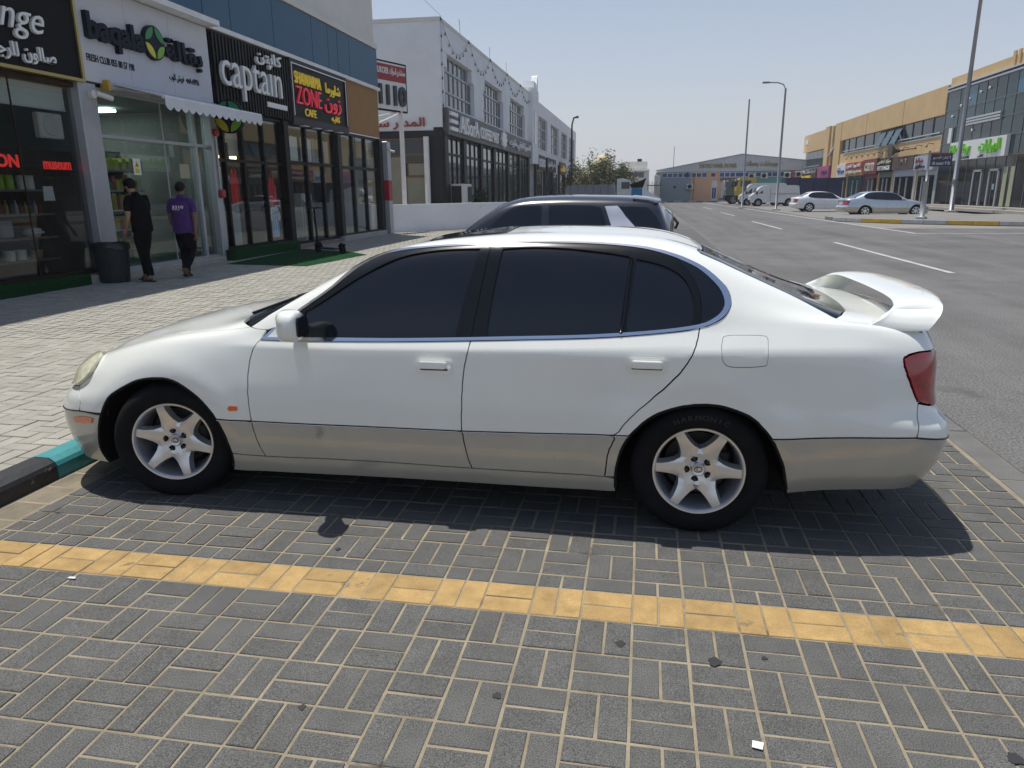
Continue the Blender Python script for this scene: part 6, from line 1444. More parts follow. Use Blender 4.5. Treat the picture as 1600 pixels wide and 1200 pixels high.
part("fabric", lambda b: b.box((-9.74, 2.1, 3.0), (-9.73, 11.6, 3.35), BLIND), t); part("bottom_bar", lambda b: b.box((-9.75, 2.1, 2.97), (-9.72, 11.6, 3.0), OFFW), t)
t = thing("window_lettering", "red glowing letters on the wooden band inside the salon window", "sign", (-9.7, 10.6, 2.0))
part("band", lambda b: b.box((-9.78, 9.0, 1.92), (-9.75, 11.6, 2.32), WOODD), t)
part("lettering", lambda b: letters(b, "SALON", (-9.745, 9.58, 2.03), RE, UP, .88, .20, .01, NEON, bold=.03), t)
part("lettering", lambda b: letters(b, "museum", (-9.745, 10.95, 2.02), RE, UP, .60, .13, .01, NEON, bold=.02), t)
t = thing("extractor_fan", "cream wall fan with round grille high inside the salon window", "fan", (-9.9, 11.25, 2.5))
part("housing", lambda b: b.box((-9.86, 11.0, 2.52), (-9.74, 11.52, 2.92), CREAM, .02), t); part("grille", lambda b: b.lathe([(.0, -9.72), (.15, -9.72), (.17, -9.74)], WPL, 20, o=(0, 11.24, 2.72), axis='x'), t)
t = thing("reception_desk", "dark wooden desk standing inside the salon", "desk", (-11.2, 10.9, .22))
part("front", lambda b: b.box((-11.4, 10.3, .22), (-11.1, 11.6, 1.2), WOODD), t); part("top", lambda b: b.box((-11.5, 10.2, 1.2), (-11.0, 11.7, 1.25), SH), t)

# ---- grocery interior
cols = [(.35, .05, .04), (.05, .12, .32), (.42, .33, .05), (.06, .25, .08), (.45, .44, .42), (.30, .15, .05)]
t = thing("grocery_shelf", "tall shelf crammed with groceries behind the green tinted window", "shelf", (-11, 13.6, .22))
for z in (.5, .9, 1.3, 1.7, 2.1): part("shelf", lambda b: b.box((-11.3, 12.3, z-.03), (-10.8, 14.9, z), GRM), t)
part("back_panel", lambda b: b.box((-11.34, 12.3, .22), (-11.3, 14.9, 2.5), DARKIN), t)
for zi, z in enumerate((.5, .9, 1.3, 1.7, 2.1)):
    b = MB(); y = 12.35
    while y < 14.8:
        w = .07+.09*rr_.random(); h = .16+.18*rr_.random(); c = cols[rr_.randrange(6)]
        b.box((-11.1, y, z), (-10.82, y+w, z+h), mat("grocery_%d" % cols.index(c), c, rough=.5)); y += w+.012
    o = b.build("grocery_packets"); tag(o, 'coloured grocery packets crammed on a shelf behind the green tinted window', 'groceries', None, 'stuff')
t = thing("warning_sticker", "white poster with yellow triangle stuck on the grocery window", "sticker", (FX, 13.07, 1.98))
part("sheet", lambda b: b.box((FX+.001, 12.97, 1.97), (FX+.004, 13.18, 2.27), OFFW), t)
YST = mat("sticker_yellow", (.60, .52, .03), rough=.5)
part("mark", lambda b: (b.prism([(.03, .14), (.18, .14), (.105, .27)], (FX+.004, 12.97, 1.97), RE, UP, (.001, 0, 0), YST), b.prism([(.04, .03), (.17, .03), (.17, .12), (.04, .12)], (FX+.004, 12.97, 1.97), RE, UP, (.001, 0, 0), YST), b.prism([(.085, .16), (.125, .16), (.105, .22)], (FX+.005, 12.97, 1.97), RE, UP, (.001, 0, 0), MATTE)), t)
for y0, y1, z0, z1, c, l in ((14.42, 14.75, 1.93, 2.22, (.36, .34, .24), "beige notice on the grocery door glass"), (14.25, 14.33, 1.55, 1.68, (.45, .05, .05), "small red sticker below the beige notice"), (12.72, 12.86, 1.12, 1.35, (.42, .22, .14), "orange sheet low on the grocery window")):
    b = MB(); b.box((FX+.001, y0, z0), (FX+.004, y1, z1), mat("notice_"+l.split()[0], c, rough=.7)); tag(b.build("notice"), l, "notice")
for y, wo in ((12.5, "nearest"), (13.4, "middle"), (14.3, "farthest")):
    b = MB(); b.box((-12.6, y, 3.28), (-11.0, y+.25, 3.33), mat("tube_light", (.8, .9, .9), emit=(.8, .95, 1.), estr=9.)); tag(b.build("ceiling_light"), wo+" of the three white strip lights glowing inside the grocery", "light", "strip lights inside the grocery")

# ---- clothes shop display
JRED = mat("red_jersey_cloth", (.72, .045, .04), rough=.85, var=.15, scale=9); JBLU = mat("sky_blue_cloth", (.22, .45, .85), rough=.85); JWHT = mat("white_cloth", (.8, .79, .75), rough=.9, var=.06)
def garment(name, label, y, ztop, w, h, m, kind, x=-9.78, stripes=None):
    t = thing(name, label, "shirt", (x, y, ztop-h))
    sl = .26*w; hw = w/2-.04 if kind == 'tee' else w/2
    if kind == 'tee': P = [(-w*.33, 0), (w*.33, 0), (w*.34, h*.55), (w*.52, h*.50), (w*.62, h*.66), (w*.36, h*.95), (w*.14, h), (w*.06, h*.95), (-w*.06, h*.95), (-w*.14, h), (-w*.36, h*.95), (-w*.62, h*.66), (-w*.52, h*.50), (-w*.34, h*.55)]
    else: P = [(-w*.42, 0), (w*.46, .02), (w*.44, h*.66), (w*.32, h*.78), (w*.26, h), (w*.14, h), (w*.0, h*.84), (-w*.14, h), (-w*.26, h), (-w*.32, h*.78), (-w*.44, h*.66)]
    part("cloth", lambda b: b.prism(P, (x, y, ztop-h), RE, UP, (.035, 0, 0), m), t)
    if stripes:
        for k in (-.22, 0., .22): part("stripe", lambda b: b.box((x+.035, y+w*k-.03, ztop-h+.02), (x+.038, y+w*k+.03, ztop-h*.2), stripes), t)
    part("hanger", lambda b: b.tube([(x+.02, y-w*.3, ztop-.05), (x+.02, y, ztop+.07), (x+.02, y+w*.3, ztop-.05)], .01, mat("hanger_wood", (.35, .22, .08), rough=.6), 6), t)
garment("jersey", "red sleeveless jersey, first from the left on the clothes shop window", 16.76, 2.16, .44, .80, JRED, 'vest')
garment("jersey", "red sleeveless jersey on the right of the clothes shop window", 18.58, 2.02, .44, .72, JRED, 'vest')
garment("jersey", "blue and white striped shirt beside the left red jersey", 16.33, 2.22, .36, .66, JWHT, 'tee', stripes=JBLU)
garment("jersey", "blue and white striped shirt hanging low below the right red jersey", 18.62, 1.28, .50, .80, JWHT, 'tee', stripes=JBLU)
garment("jersey", "plain cream T-shirt hanging at the top of the clothes shop window", 16.85, 3.05, .58, .56, CURT, 'tee')
for y, wo in ((16.15, "left"), (16.9, "right")):
    b = MB(); b.box((-9.9, y, 2.40), (-9.8, y+.14, 2.48), mat("warm_spot", (.8, .6, .3), emit=(1., .75, .4), estr=6.)); tag(b.build("spot_light"), wo+" one of two small warm spot lights in the clothes shop window", "light", "warm spot lights in the clothes shop")
b = MB(); b.box((-10.6, 16.55, .22), (-10.0, 17.3, 1.35), mat("pale_counter", (.4, .46, .44), rough=.5)); tag(b.build("shop_counter"), "pale counter standing behind the left red jersey", "counter")

# ---- cafe interior
t = thing("window_curtain", "cream curtains behind the upper cafe panes", "curtain", (-9.8, 21, 2.5))
def cur(b, y0, y1, m):
    n = 24
    vs = []; 
    for k in range(n+1):
        y = y0+(y1-y0)*k/n; x = -9.80+.03*math.sin(k*1.9); vs += [(x, y, 2.5), (x, y, 3.15+.02*math.sin(k*.8))]
    b.add(vs, [(2*k, 2*k+2, 2*k+3, 2*k+1) for k in range(n)], m)
for y0, y1, m in ((19.4, 20.3, JWHT), (20.55, 21.2, JWHT), (21.3, 22.4, CURT)): part("curtain_panel", lambda b: cur(b, y0, y1, m), t)
t = thing("drinks_fridge", "white framed drinks fridge with glass door in the cafe window", "fridge", (-9.95, 20.85, .22))
part("body", lambda b: b.box((-10.4, 20.5, .22), (-9.86, 21.2, 1.6), WPL, .02), t)
part("door_glass", lambda b: b.box((-9.86, 20.6, .34), (-9.845, 21.1, 1.36), VGLASS), t); part("door_frame", lambda b: (b.box((-9.86, 20.54, .28), (-9.83, 20.6, 1.42), GRM), b.box((-9.86, 21.1, .28), (-9.83, 21.16, 1.42), GRM)), t)
b = MB(); b.box((-9.8, 21.25, 1.2), (-9.72, 21.75, 2.0), MATTE, .01); tag(b.build("wall_screen"), "dark screen beside the drinks fridge", "screen")
b = MB(); b.obox((-10.2, 23.2, .3), (.0, .16, 0), (.06, 0, 0), (0, .35, 1.9), mat("leaning_plank", (.42, .31, .15), rough=.8)); tag(b.build("plank"), "pale plank leaning inside the empty end shop", "plank")
b = MB(); b.box((-9.72, 24.6, 1.25), (-9.70, 24.85, 1.45), YST); tag(b.build("notice"), "small yellow sticker in the end shop window", "notice")

# ---- things on the wall and pavement
t = thing("security_camera", "white security camera on the pillar left of the grocery", "camera", (FX+.14, 11.95, 3.3))
part("mount", lambda b: b.lathe([(.07, FX+.14), (.07, FX+.22), (.03, FX+.24)], WPL, 14, o=(0, 11.92, 3.28), axis='x'), t); part("body", lambda b: b.tube([(FX+.22, 11.95, 3.30), (FX+.30, 12.25, 3.24)], .045, WPL, 10), t)
t = thing("security_camera", "white security camera on the red banded corner post", "camera", (FX+.32, 26.7, 3.05))
part("mount", lambda b: b.box((FX+.32, 26.6, 3.05), (FX+.38, 26.72, 3.15), WPL), t); part("body", lambda b: b.tube([(FX+.38, 26.6, 3.08), (FX+.56, 26.6, 3.04)], .04, WPL, 8), t)
t = thing("fire_alarm", "red fire alarm box on a thin conduit between grocery and clothes shop", "alarm", (FX+.14, 15.6, 1.5))
part("conduit", lambda b: b.tube([(FX+.16, 15.62, 2.95), (FX+.16, 15.62, 1.7)], .018, GRM, 6), t); part("call_box", lambda b: b.box((FX+.14, 15.54, 1.52), (FX+.24, 15.70, 1.70), REDP, .02), t); part("bell", lambda b: b.lathe([(.0, FX+.24), (.08, FX+.22), (.08, FX+.14)][::-1], REDP, 16, o=(0, 15.62, 2.92), axis='x', cap=False), t)
b = MB(); b.add([(-8.97, 14.75, .126), (-6.95, 14.45, .126), (-6.75, 17.4, .126), (-7.6, 18.3, .126), (-9.24, 19.1, .126)], [(0, 1, 2, 3, 4)], TURF); o = b.build("turf_mat"); tag(o, "green artificial turf mat laid on the pavement before the clothes shop", "mat")
t = thing("dustbin", "dark grey dustbin with a black liner beside the man in black", "bin", (-9.16, 11.5, .12))
BIN = mat("bin_plastic", (.028, .034, .037), rough=.65, spec=.2, var=.15, scale=6)
part("bin_body", lambda b: b.lathe([(.0, .12), (.235, .12), (.245, .2), (.285, .72), (.305, .73), (.305, .78), (.285, .78), (.27, .70), (.0, .25)], BIN, 28, o=(-9.16, 11.5, 0)), t)
def liner(b):
    n = 28; vs = []
    for k in range(n):
        a = 2*math.pi*k/n; q = .02*math.sin(5*a)+.012*math.sin(11*a)
        for r, z in ((.27, .72), (.30, .80+q*.4), (.318+q*.3, .795), (.315+q*.4, .70+q*1.2)): vs.append((-9.16+r*math.cos(a), 11.5+r*math.sin(a), z))
    b.add(vs, [(4*k+q, 4*((k+1) % n)+q, 4*((k+1) % n)+q+1, 4*k+q+1) for k in range(n) for q in range(3)], mat("bin_liner", (.012, .012, .013), rough=.3, bump=.5, bscale=30))
part("liner", liner, t, smooth=True)
part("rim", lambda b: b.lathe([(.296, .715), (.312, .72), (.312, .745), (.296, .75)], BIN, 28, o=(-9.16, 11.5, 0), cap=False), t)
# electric scooter: deck runs from the front wheel back to the rear wheel
t = thing("electric_scooter", "black electric scooter standing on the pavement by the turf mat", "scooter", (-8.0, 17.9, .12))
Fw, Rw = Vector((-8.35, 18.1, .24)), Vector((-7.46, 17.58, .24))
dv = (Rw-Fw).normalized(); sv_ = Vector((-dv.y, dv.x, 0))
def swheel(c):
    mb = MB(); pts = [c+dv*(.095*math.cos(a))+UP*(.095*math.sin(a)) for a in np.linspace(0, 2*math.pi, 20)[:-1]]
    mb.tube(pts, .03, RUBBER, 8, closed=True)
    mb.tube([c-sv_*.03, c+sv_*.03], .055, BKM, 12); return mb.build("wheel", t)
swheel(Fw); swheel(Rw)
part("deck", lambda b: b.obox(Fw+dv*.18-sv_*.08-UP*.03, dv*.62, sv_*.16, UP*.05, mat("scooter_deck", (.05, .043, .045), rough=.7)), t)
part("rear_fender", lambda b: b.tube([Rw-dv*.13+UP*.06, Rw-dv*.03+UP*.13, Rw+dv*.10+UP*.10], .035, BKM, 6), t)
HB = Fw+Vector((-.05, .03, 1.0))
part("neck", lambda b: b.tube([Fw+UP*.02, Fw+UP*.12+dv*.04, Fw+dv*.10+UP*.14, Fw+dv*.2], .03, BKM, 8), t)
part("stem", lambda b: b.tube([Fw+UP*.10, HB], .026, BKM, 8), t)
part("handlebar", lambda b: b.tube([HB-sv_*.24, HB, HB+sv_*.24], .018, BKM, 8), t)
part("front_fender", lambda b: b.tube([Fw+dv*.12+UP*.06, Fw+UP*.135, Fw-dv*.11+UP*.07], .034, BKM, 6), t)
part("cable", lambda b: b.tube([HB+UP*.02, HB-dv*.08-UP*.15, Fw+UP*.5-dv*.05], .008, MATTE, 5), t)
# ---------------------------------------------------------------- white two storey building beyond the alley
WY0 = 35.4
PAINTW = mat("white_wall_paint", (.76, .77, .77), rough=.9, var=.06, scale=.7, bump=.1, bscale=25, spot=(.45, .45, .44), spot_scale=.9, spot_lo=.68)
SLATE = mat("dark_slate_cladding", (.03, .03, .032), rough=.5, spec=.2, var=.15, scale=1.5)
WGL = mat("upper_window_glass", (.05, .062, .075), rough=.08, spec=.7)
WFR = mat("grey_window_frame", (.40, .42, .44), rough=.5)
PGL = mat("pale_reflecting_glass", (.10, .12, .12), rough=.05, spec=.9, metal=.25)
BEIGEP = mat("beige_window_film", (.26, .25, .18), rough=.35, var=.08, scale=2)
wb = thing("white_building", "long white two storey building with gridded windows and a dark cafe front", "building", (FX, 60, 0))
pw = lambda n, f, **k: part(n, f, wb, **k)
pw("wall", lambda b: (b.box((-34, WY0, 0), (FX-.45, 104, 9.2), PAINTW), b.box((FX-.45, WY0, 8.0), (FX, 62.0, 9.3), PAINTW), b.box((FX-.45, WY0, 4.6), (FX, 62.0, 5.5), PAINTW)))
pw("parapet", lambda b: b.box((-34, WY0-.03, 9.2), (FX+.02, 62.0, 9.38), mat("warm_white_coping", (.66, .64, .58), rough=.9, var=.05)))  # coping in a warmer off-white than the wall paint
WIN = [(36.0, 42.3), (44.6, 51.0), (53.2, 60.2)]
edges = [WY0, 36.0, 42.3, 44.6, 51.0, 53.2, 60.2, 62.0]
for a, b_ in zip(edges[::2], edges[1::2]): pw("pier", lambda b: b.box((FX-.45, a, 5.5), (FX, b_, 8.0), PAINTW))
def gridwin(y0, y1, z0, z1, nc, zs, notch=True):
    w = pw("window", lambda b: b.box((FX-.30, y0, z0), (FX-.26, y1, z1), WGL))
    def fr(b):
        for k in range(nc+1):
            y = y0+(y1-y0)*k/nc; b.box((FX-.26, y-.035, z0), (FX-.21, y+.035, z1), WFR)
    for k in range(nc+1):
        y = y0+(y1-y0)*k/nc; mb = MB(); mb.box((FX-.26, y-.035, z0), (FX-.21, y+.035, z1), WFR); mb.build("mullion", w, org=wb.location)
    for z in [z0]+zs+[z1]:
        mb = MB(); mb.box((FX-.262, y0, z-.045), (FX-.205, y1, z+.045), WFR); mb.build("transom", w, org=wb.location)
    if notch:
        for yy in ((y0, y0+.55), (y1-.55, y1)):
            pw("reveal_block", lambda b: b.box((FX-.40, yy[0], z1-.62), (FX-.001, yy[1], z1), PAINTW))
    pw("window_ledge", lambda b: b.box((FX-.2, y0, z0-.1), (FX+.06, y1, z0), WHT))
for a, b_ in WIN: gridwin(a, b_, 5.62, 7.98, 7, [6.35, 7.3])
# corner turret with arched window, then the lower far wing
pw("turret", lambda b: (b.box((FX-.6, 62.0, 3.9), (FX+.35, 65.4, 9.7), PAINTW), b.box((FX-.6, 63.0, 9.7), (FX+.3, 64.2, 10.3), PAINTW), b.prism([(0, 0), (1.0, 0), (.85, .5), (.55, .8), (.3, 1.2), (.1, 1.3)], (FX+.3, 65.3, 9.7), Vector((0, -1, 0)), UP, (-.5, 0, 0), PAINTW)))
pw("arched_window", lambda b: b.prism([(0, 0), (1.1, 0), (1.1, 2.2)]+[(.55+.55*math.cos(t), 2.2+.55*math.sin(t)) for t in np.linspace(.2, math.pi-.2, 7)]+[(0, 2.2)], (FX+.355, 62.9, 5.4), RE, UP, (.02, 0, 0), WGL))
pw("far_wall", lambda b: (b.box((FX-.45, 65.4, 8.1), (FX, 104, 9.25), PAINTW), b.box((FX-.45, 65.4, 4.4), (FX, 104, 5.25), PAINTW)))
fe = [65.4, 67.3, 74.0, 76.6, 83.6, 86.2, 92.6, 95.0, 102.0, 104]
for a, b_ in zip(fe[::2], fe[1::2]): pw("pier", lambda b: b.box((FX-.45, a, 5.25), (FX, b_, 8.1), PAINTW))
for a, b_ in zip(fe[1::2], fe[2::2]): gridwin(a, b_, 5.3, 8.05, 5, [6.2, 7.2], False)
# ground floor cafe front
pw("shopfront_wall", lambda b: b.box((FX-.44, WY0+.01, 0), (FX-.04, 62.0, 4.58), SLATE))
for y in (35.42, 39.2, 43.4, 47.2, 52.1, 56.9, 61.4): pw("shopfront_pier", lambda b: b.box((FX-.05, y, .1), (FX+.10, y+.62, 4.3), SLATE))
for y0, y1, n in ((36.1, 39.1, 3), (39.95, 43.3, 3), (44.1, 47.1, 2), (47.9, 52.0, 3), (52.8, 56.8, 2), (57.6, 61.3, 3)):
    pw("glass_pane", lambda b: b.box((FX-.035, y0, .3), (FX-.02, y1, 4.1), PGL))
    for k in range(n+1): pw("mullion", lambda b: b.box((FX-.03, y0+(y1-y0)*k/n-.05, .25), (FX+.03, y0+(y1-y0)*k/n+.05, 4.2), BKM))
    pw("transom", lambda b: b.box((FX-.03, y0, 3.35), (FX+.025, y1, 3.47), BKM))
for k, y in enumerate((65.6, 71.5, 77.5, 83.5, 89.5, 95.5)):
    pw("shopfront_wall", lambda b: b.box((FX-.44, y, 0), (FX-.05, y+6, 4.4), [PAINTW, SLATE][k % 2]))
    pw("glass_pane", lambda b: b.box((FX-.05, y+1., .3), (FX-.03, y+5.2, 3.4), PGL))
    pw("shopfront_pier", lambda b: b.box((FX-.05, y-.3, .1), (FX+.16, y+.3, 4.4), SLATE))
pw("pavement_edge", lambda b: b.box((FX, 35.5, -.04), (FX+2.6, 104, .11), CONCR))
# south end: slate ground floor with beige filmed windows in brown frames
pw("end_cladding", lambda b: b.box((-34, WY0-.06, 0), (FX, WY0, 4.45), SLATE), label="dark slate ground floor cladding of the end wall")
BRF = mat("brown_frame", (.17, .10, .04), rough=.6)
for x0, x1, z0, z1, m in ((-13.6, -11.65, .9, 3.25, BEIGEP), (-13.6, -11.65, 3.36, 4.05, WGL), (-11.42, -10.35, .9, 2.30, BEIGEP), (-11.32, -10.42, 2.42, 2.95, BEIGEP), (-11.42, -10.35, 3.05, 3.30, WGL), (-11.42, -10.35, 3.42, 4.05, WGL)):
    o = pw("end_window", lambda b: b.box((x0, WY0-.10, z0), (x1, WY0-.061, z1), m))
    f = MB(); e = .06
    f.box((x0-e, WY0-.12, z0-e), (x1+e, WY0-.062, z0), BRF); f.box((x0-e, WY0-.12, z1), (x1+e, WY0-.062, z1+e), BRF); f.box((x0-e, WY0-.12, z0), (x0, WY0-.062, z1), BRF); f.box((x1, WY0-.12, z0), (x1+e, WY0-.062, z1), BRF)
    f.build("frame", o, org=wb.location)
# coffee sign and lettering
cs = sign("shop_sign", "long dark grey cafe sign with white bars, letters and a white star shape", (FX, 49, 4.3))
part("board", lambda b: b.box((FX-.02, 35.5, 4.28), (FX+.24, 62.2, 5.48), mat("dark_grey_sign", (.075, .075, .08), rough=.5)), cs)
for z in (5.16, 4.82, 4.48): part("bar", lambda b: b.box((FX+.24, 35.75, z), (FX+.36, 37.1, z+.17), OFFW), cs)
part("lettering", lambda b: letters(b, "AlSorA", (FX+.26, 37.5, 4.46), RE, UP, 4.3, .86, .12, OFFW, bold=.015), cs)
part("lettering", lambda b: letters(b, "COFFEE MART", (FX+.26, 42.2, 4.52), RE, UP, 5.4, .62, .12, OFFW, bold=.02), cs)
star = []
for k in range(16): a = math.pi*2*k/16; r = .56 if k % 2 == 0 else .40; star.append((r*1.8*math.cos(a), r*math.sin(a)))
part("star", lambda b: b.prism(star, (FX+.25, 49.4, 4.9), RE, UP, (.14, 0, 0), OFFW), cs)
part("lettering", lambda b: letters(b, arabic("السورا كوفي مارت"), (FX+.26, 51.6, 4.5), RE, UP, 9.2, .66, .12, OFFW, bold=.02), cs)
es = sign("wall_lettering", "weathered red Arabic letters on the white end wall", (-11.6, WY0, 4.5))
EX = Vector((1, 0, 0))
part("lettering", lambda b: letters(b, arabic("المدار سوبر"), (-13.6, WY0-.02, 4.52), EX, UP, 3.15, .52, .08, mat("faded_red", (.35, .06, .05), rough=.7, spot=(.3, .25, .24), spot_scale=5, spot_lo=.6), bold=.012), es)
for y0, w, l, txt, m in ((66.4, 4.6, "white sign lettered LEGENDS on the far wing", "LEGENDS", OFFW), (72.6, 7, "patterned grey sign with white Arabic letters further along the far wing", arabic("مطعم الشرق"), OFFW), (83.8, 5.5, "small yellow sign on the far wing", arabic("هاتف"), YELL)):
    q = sign("shop_sign", l, (FX, y0, 3.5))
    part("board", lambda b: b.box((FX-.03, y0, 3.45), (FX+.2, y0+w, 4.75), SLATE if m is not YELL else BRF), q)
    part("lettering", lambda b: letters(b, txt, (FX+.21, y0+.3, 3.75), RE, UP, w-.6, .7, .06, m, bold=.02), q)
# string lights hanging from the parapet
sl_ = thing("string_lights", "string of dark hanging bulbs draped along the white parapet", "lights", (FX, 48, 9.3))
CORD = mat("black_cord", (.02, .02, .022), rough=.6); BULB = mat("dark_bulb", (.03, .05, .055), rough=.25)
pth = [(FX-1.2, WY0-.1, 10.6), (FX+.05, WY0-.05, 9.42)]; bul = []
y = WY0
while y < 61:
    for q in range(9):
        t_ = q/8; pth.append((FX+.07, y+t_*5.6, 9.40-2.6*(1-(2*t_-1)**2)*.42*(.8+.4*((int(y) % 3)/3))))
        bul.append(pth[-1])
    y += 5.6
part("cord", lambda b: b.tube(pth, .007, CORD, 5), sl_)
dn = [(FX+.06, WY0+.05, 9.3-k*.6) for k in range(9)]
part("cord", lambda b: b.tube(dn, .007, CORD, 5), sl_)
for p in bul[::1]+dn[1:]: part("bulb", lambda b: b.lathe([(.010, p[2]-.02), (.016, p[2]-.07), (.038, p[2]-.15), (.03, p[2]-.19), (0, p[2]-.2)][::-1], BULB, 8, o=(p[0], p[1], 0)), sl_)
t = thing("roof_aerial", "thin metal rods leaning on the white parapet", "aerial", (FX, 44, 9.38))
for y in (39.0, 46.5, 52.0): part("rod", lambda b: b.tube([(FX-.2, y+1.2, 9.3), (FX+.05, y, 10.0)], .025, GRM, 5), t)
t = thing("air_conditioner", "tall white air conditioning cabinet before the cafe window", "air conditioner", (-9.3, 37.2, .1))
part("cabinet", lambda b: b.box((-9.5, 36.2, .11), (-8.9, 38.2, 2.0), WPL, .02), t)
part("side_panel", lambda b: b.box((-9.45, 36.17, .3), (-8.95, 36.2, 1.9), SLATE), t)
for z in (1.12, .3): part("grille", lambda b: b.box((-8.9, 37.3, z), (-8.88, 38.1, z+.75), SLATE), t)
t = thing("planter_bush", "dark leafy bushes in planters along the cafe front", "plant", (-9.0, 41, .1))
part("planter", lambda b: b.box((-9.2, 39.6, .11), (-8.6, 42.6, .55), CONCR, .03), t)
LEAFD = mat("bush_leaf", (.022, .05, .02), rough=.7, island=.4)
def leaves(b, cx, cy, cz, rx, ry, rz, n, s, m, seed, clump=14):
    r = random.Random(seed); cl = []
    for k in range(clump):
        while True:
            p = Vector((r.uniform(-1, 1), r.uniform(-1, 1), r.uniform(-1, 1)))
            if .2 < p.length < 1: break
        cl.append((p, r.uniform(.25, .5)))
    vs = []; fs = []
    for k in range(n):
        c, q = cl[r.randrange(clump)]
        d = Vector((r.gauss(0, 1), r.gauss(0, 1), r.gauss(0, 1)))*q*.6
        p = Vector((cx+(c.x+d.x)*rx, cy+(c.y+d.y)*ry, cz+(c.z+d.z)*rz))
        a = Vector((r.uniform(-1, 1), r.uniform(-1, 1), r.uniform(-.6, .6))).normalized(); e = a.cross(Vector((r.uniform(-1, 1), r.uniform(-1, 1), r.uniform(-1, 1)))).normalized()
        s_ = s*r.uniform(.6, 1.3); k0 = len(vs)
        vs += [p-a*s_, p+e*s_*.45, p+a*s_, p-e*s_*.45]; fs.append((k0, k0+1, k0+2, k0+3))
    b.add(vs, fs, m)
part("foliage", lambda b: leaves(b, -8.9, 41, 1.0, .5, 1.6, .6, 1400, .10, LEAFD, 4), t)
# 1110 board on a white frame by the alley
nb = sign("number_sign", "white board with red header and big black numerals 1110 by the alley", (-9.5, 27.8, 4.6))
p0 = Vector((-9.86, 26.95, 0)); p1 = Vector((-9.20, 28.75, 0)); rg = (p1-p0).normalized(); nr = rg.cross(UP); W_ = (p1-p0).length
part("board", lambda b: b.obox(p0+UP*4.62, rg*W_, UP*1.62, -nr*.08, OFFW), nb)
part("header", lambda b: b.obox(p0+UP*5.62+nr*.004, rg*W_, UP*.56, nr*.006, REDP), nb)
part("frame", lambda b: (b.obox(p0+UP*6.24, rg*W_, UP*.06, -nr*.1, BKM), b.obox(p0+UP*4.56, rg*W_, UP*.06, -nr*.1, BKM), b.obox(p1+UP*4.56, rg*.06, UP*1.74, -nr*.1, BKM)), nb)
part("numerals", lambda b: letters(b, "1110", p0+rg*.28+UP*4.76+nr*.0, rg, UP, 1.55, .72, .10, mat("grey_black_numerals", (.05, .05, .055), rough=.4), bold=.03), nb)
part("lettering", lambda b: (letters(b, arabic("مستشفى السيارات"), p0+rg*.95+UP*5.80+nr*.008, rg, UP, .92, .30, .02, OFFW, bold=.02), letters(b, "SHUKOER", p0+rg*.06+UP*5.85+nr*.008, rg, UP, .84, .22, .02, OFFW, bold=.02)), nb)
part("bracket", lambda b: b.tube([(-10.0, 27.2, 4.3), (-9.3, 28.5, 4.62)], .03, WHT, 6), nb)
t = thing("white_post", "tall white steel post standing behind the curved wall", "post", (-9.36, 28.5, .12))
part("shaft", lambda b: b.box((-9.43, 28.43, .12), (-9.29, 28.57, 4.6), WHT), t); part("stay", lambda b: b.tube([(-10.2, 27.4, 4.0), (-9.36, 28.5, 4.55)], .035, WHT, 6), t)
for x, y, h, l in ((-9.70, 29.6, 1.95, "short thin white pole left of the tall white post"), (-8.85, 29.8, 1.95, "short thin white pole right of the tall white post")):
    b = MB(); b.tube([(x, y, .12), (x, y, h)], .035, WHT, 8); tag(b.build("white_pole"), l, "pole", "thin white poles behind the curved wall")
b = MB(); b.box((-10.42, 34.9, .12), (-10.2, 35.1, 4.15), WHT); tag(b.build("white_post"), "wide white post in front of the brown framed windows", "post")
# low curved white wall closing the alley
cw = MB(); n = 26; vs = []
ctr = [(-10.4, 26.9), (-9.4, 27.9), (-8.3, 29.5), (-7.3, 31.3), (-6.3, 33.0), (-4.8, 34.2), (-3.2, 34.6)]
ctr = poly_smooth(ctr, 6)
for k, (x, y) in enumerate(ctr):
    a = Vector(ctr[min(k+1, len(ctr)-1)])-Vector(ctr[max(k-1, 0)]); a.normalize(); nx, ny = -a.y*.1, a.x*.1
    for sx_, sz_ in ((-1, .02), (-1, 1.16), (1, 1.16), (1, .02)): vs.append((x+nx*sx_, y+ny*sx_, sz_))
m_ = len(ctr)
cw.add(vs, [(4*k+q, 4*(k+1)+q, 4*(k+1)+(q+1) % 4, 4*k+(q+1) % 4) for k in range(m_-1) for q in range(3)]+[(0, 1, 2, 3), (4*m_-4, 4*m_-1, 4*m_-2, 4*m_-3)], PAINTW)
o = cw.build("curved_wall"); tag(o, "low white curved wall beyond the last shop", "wall")
bm = bmesh.new(); bm.from_mesh(o.data); bmesh.ops.recalc_face_normals(bm, faces=bm.faces); bm.to_mesh(o.data); bm.free()
# dark street lamp by the far wing
t = thing("lamp_post", "dark lamp post with curved head before the far wing of the white building", "street lamp", (-8.2, 84, 0))
part("shaft", lambda b: b.tube([(-8.2, 84, 0), (-8.2, 84, 8.6)], [.14, .09], SLATE, 10), t); part("head", lambda b: b.tube([(-8.2, 84, 8.6), (-8.0, 83.9, 9.3), (-7.5, 83.8, 9.4)], [.08, .09, .14], SLATE, 8), t)
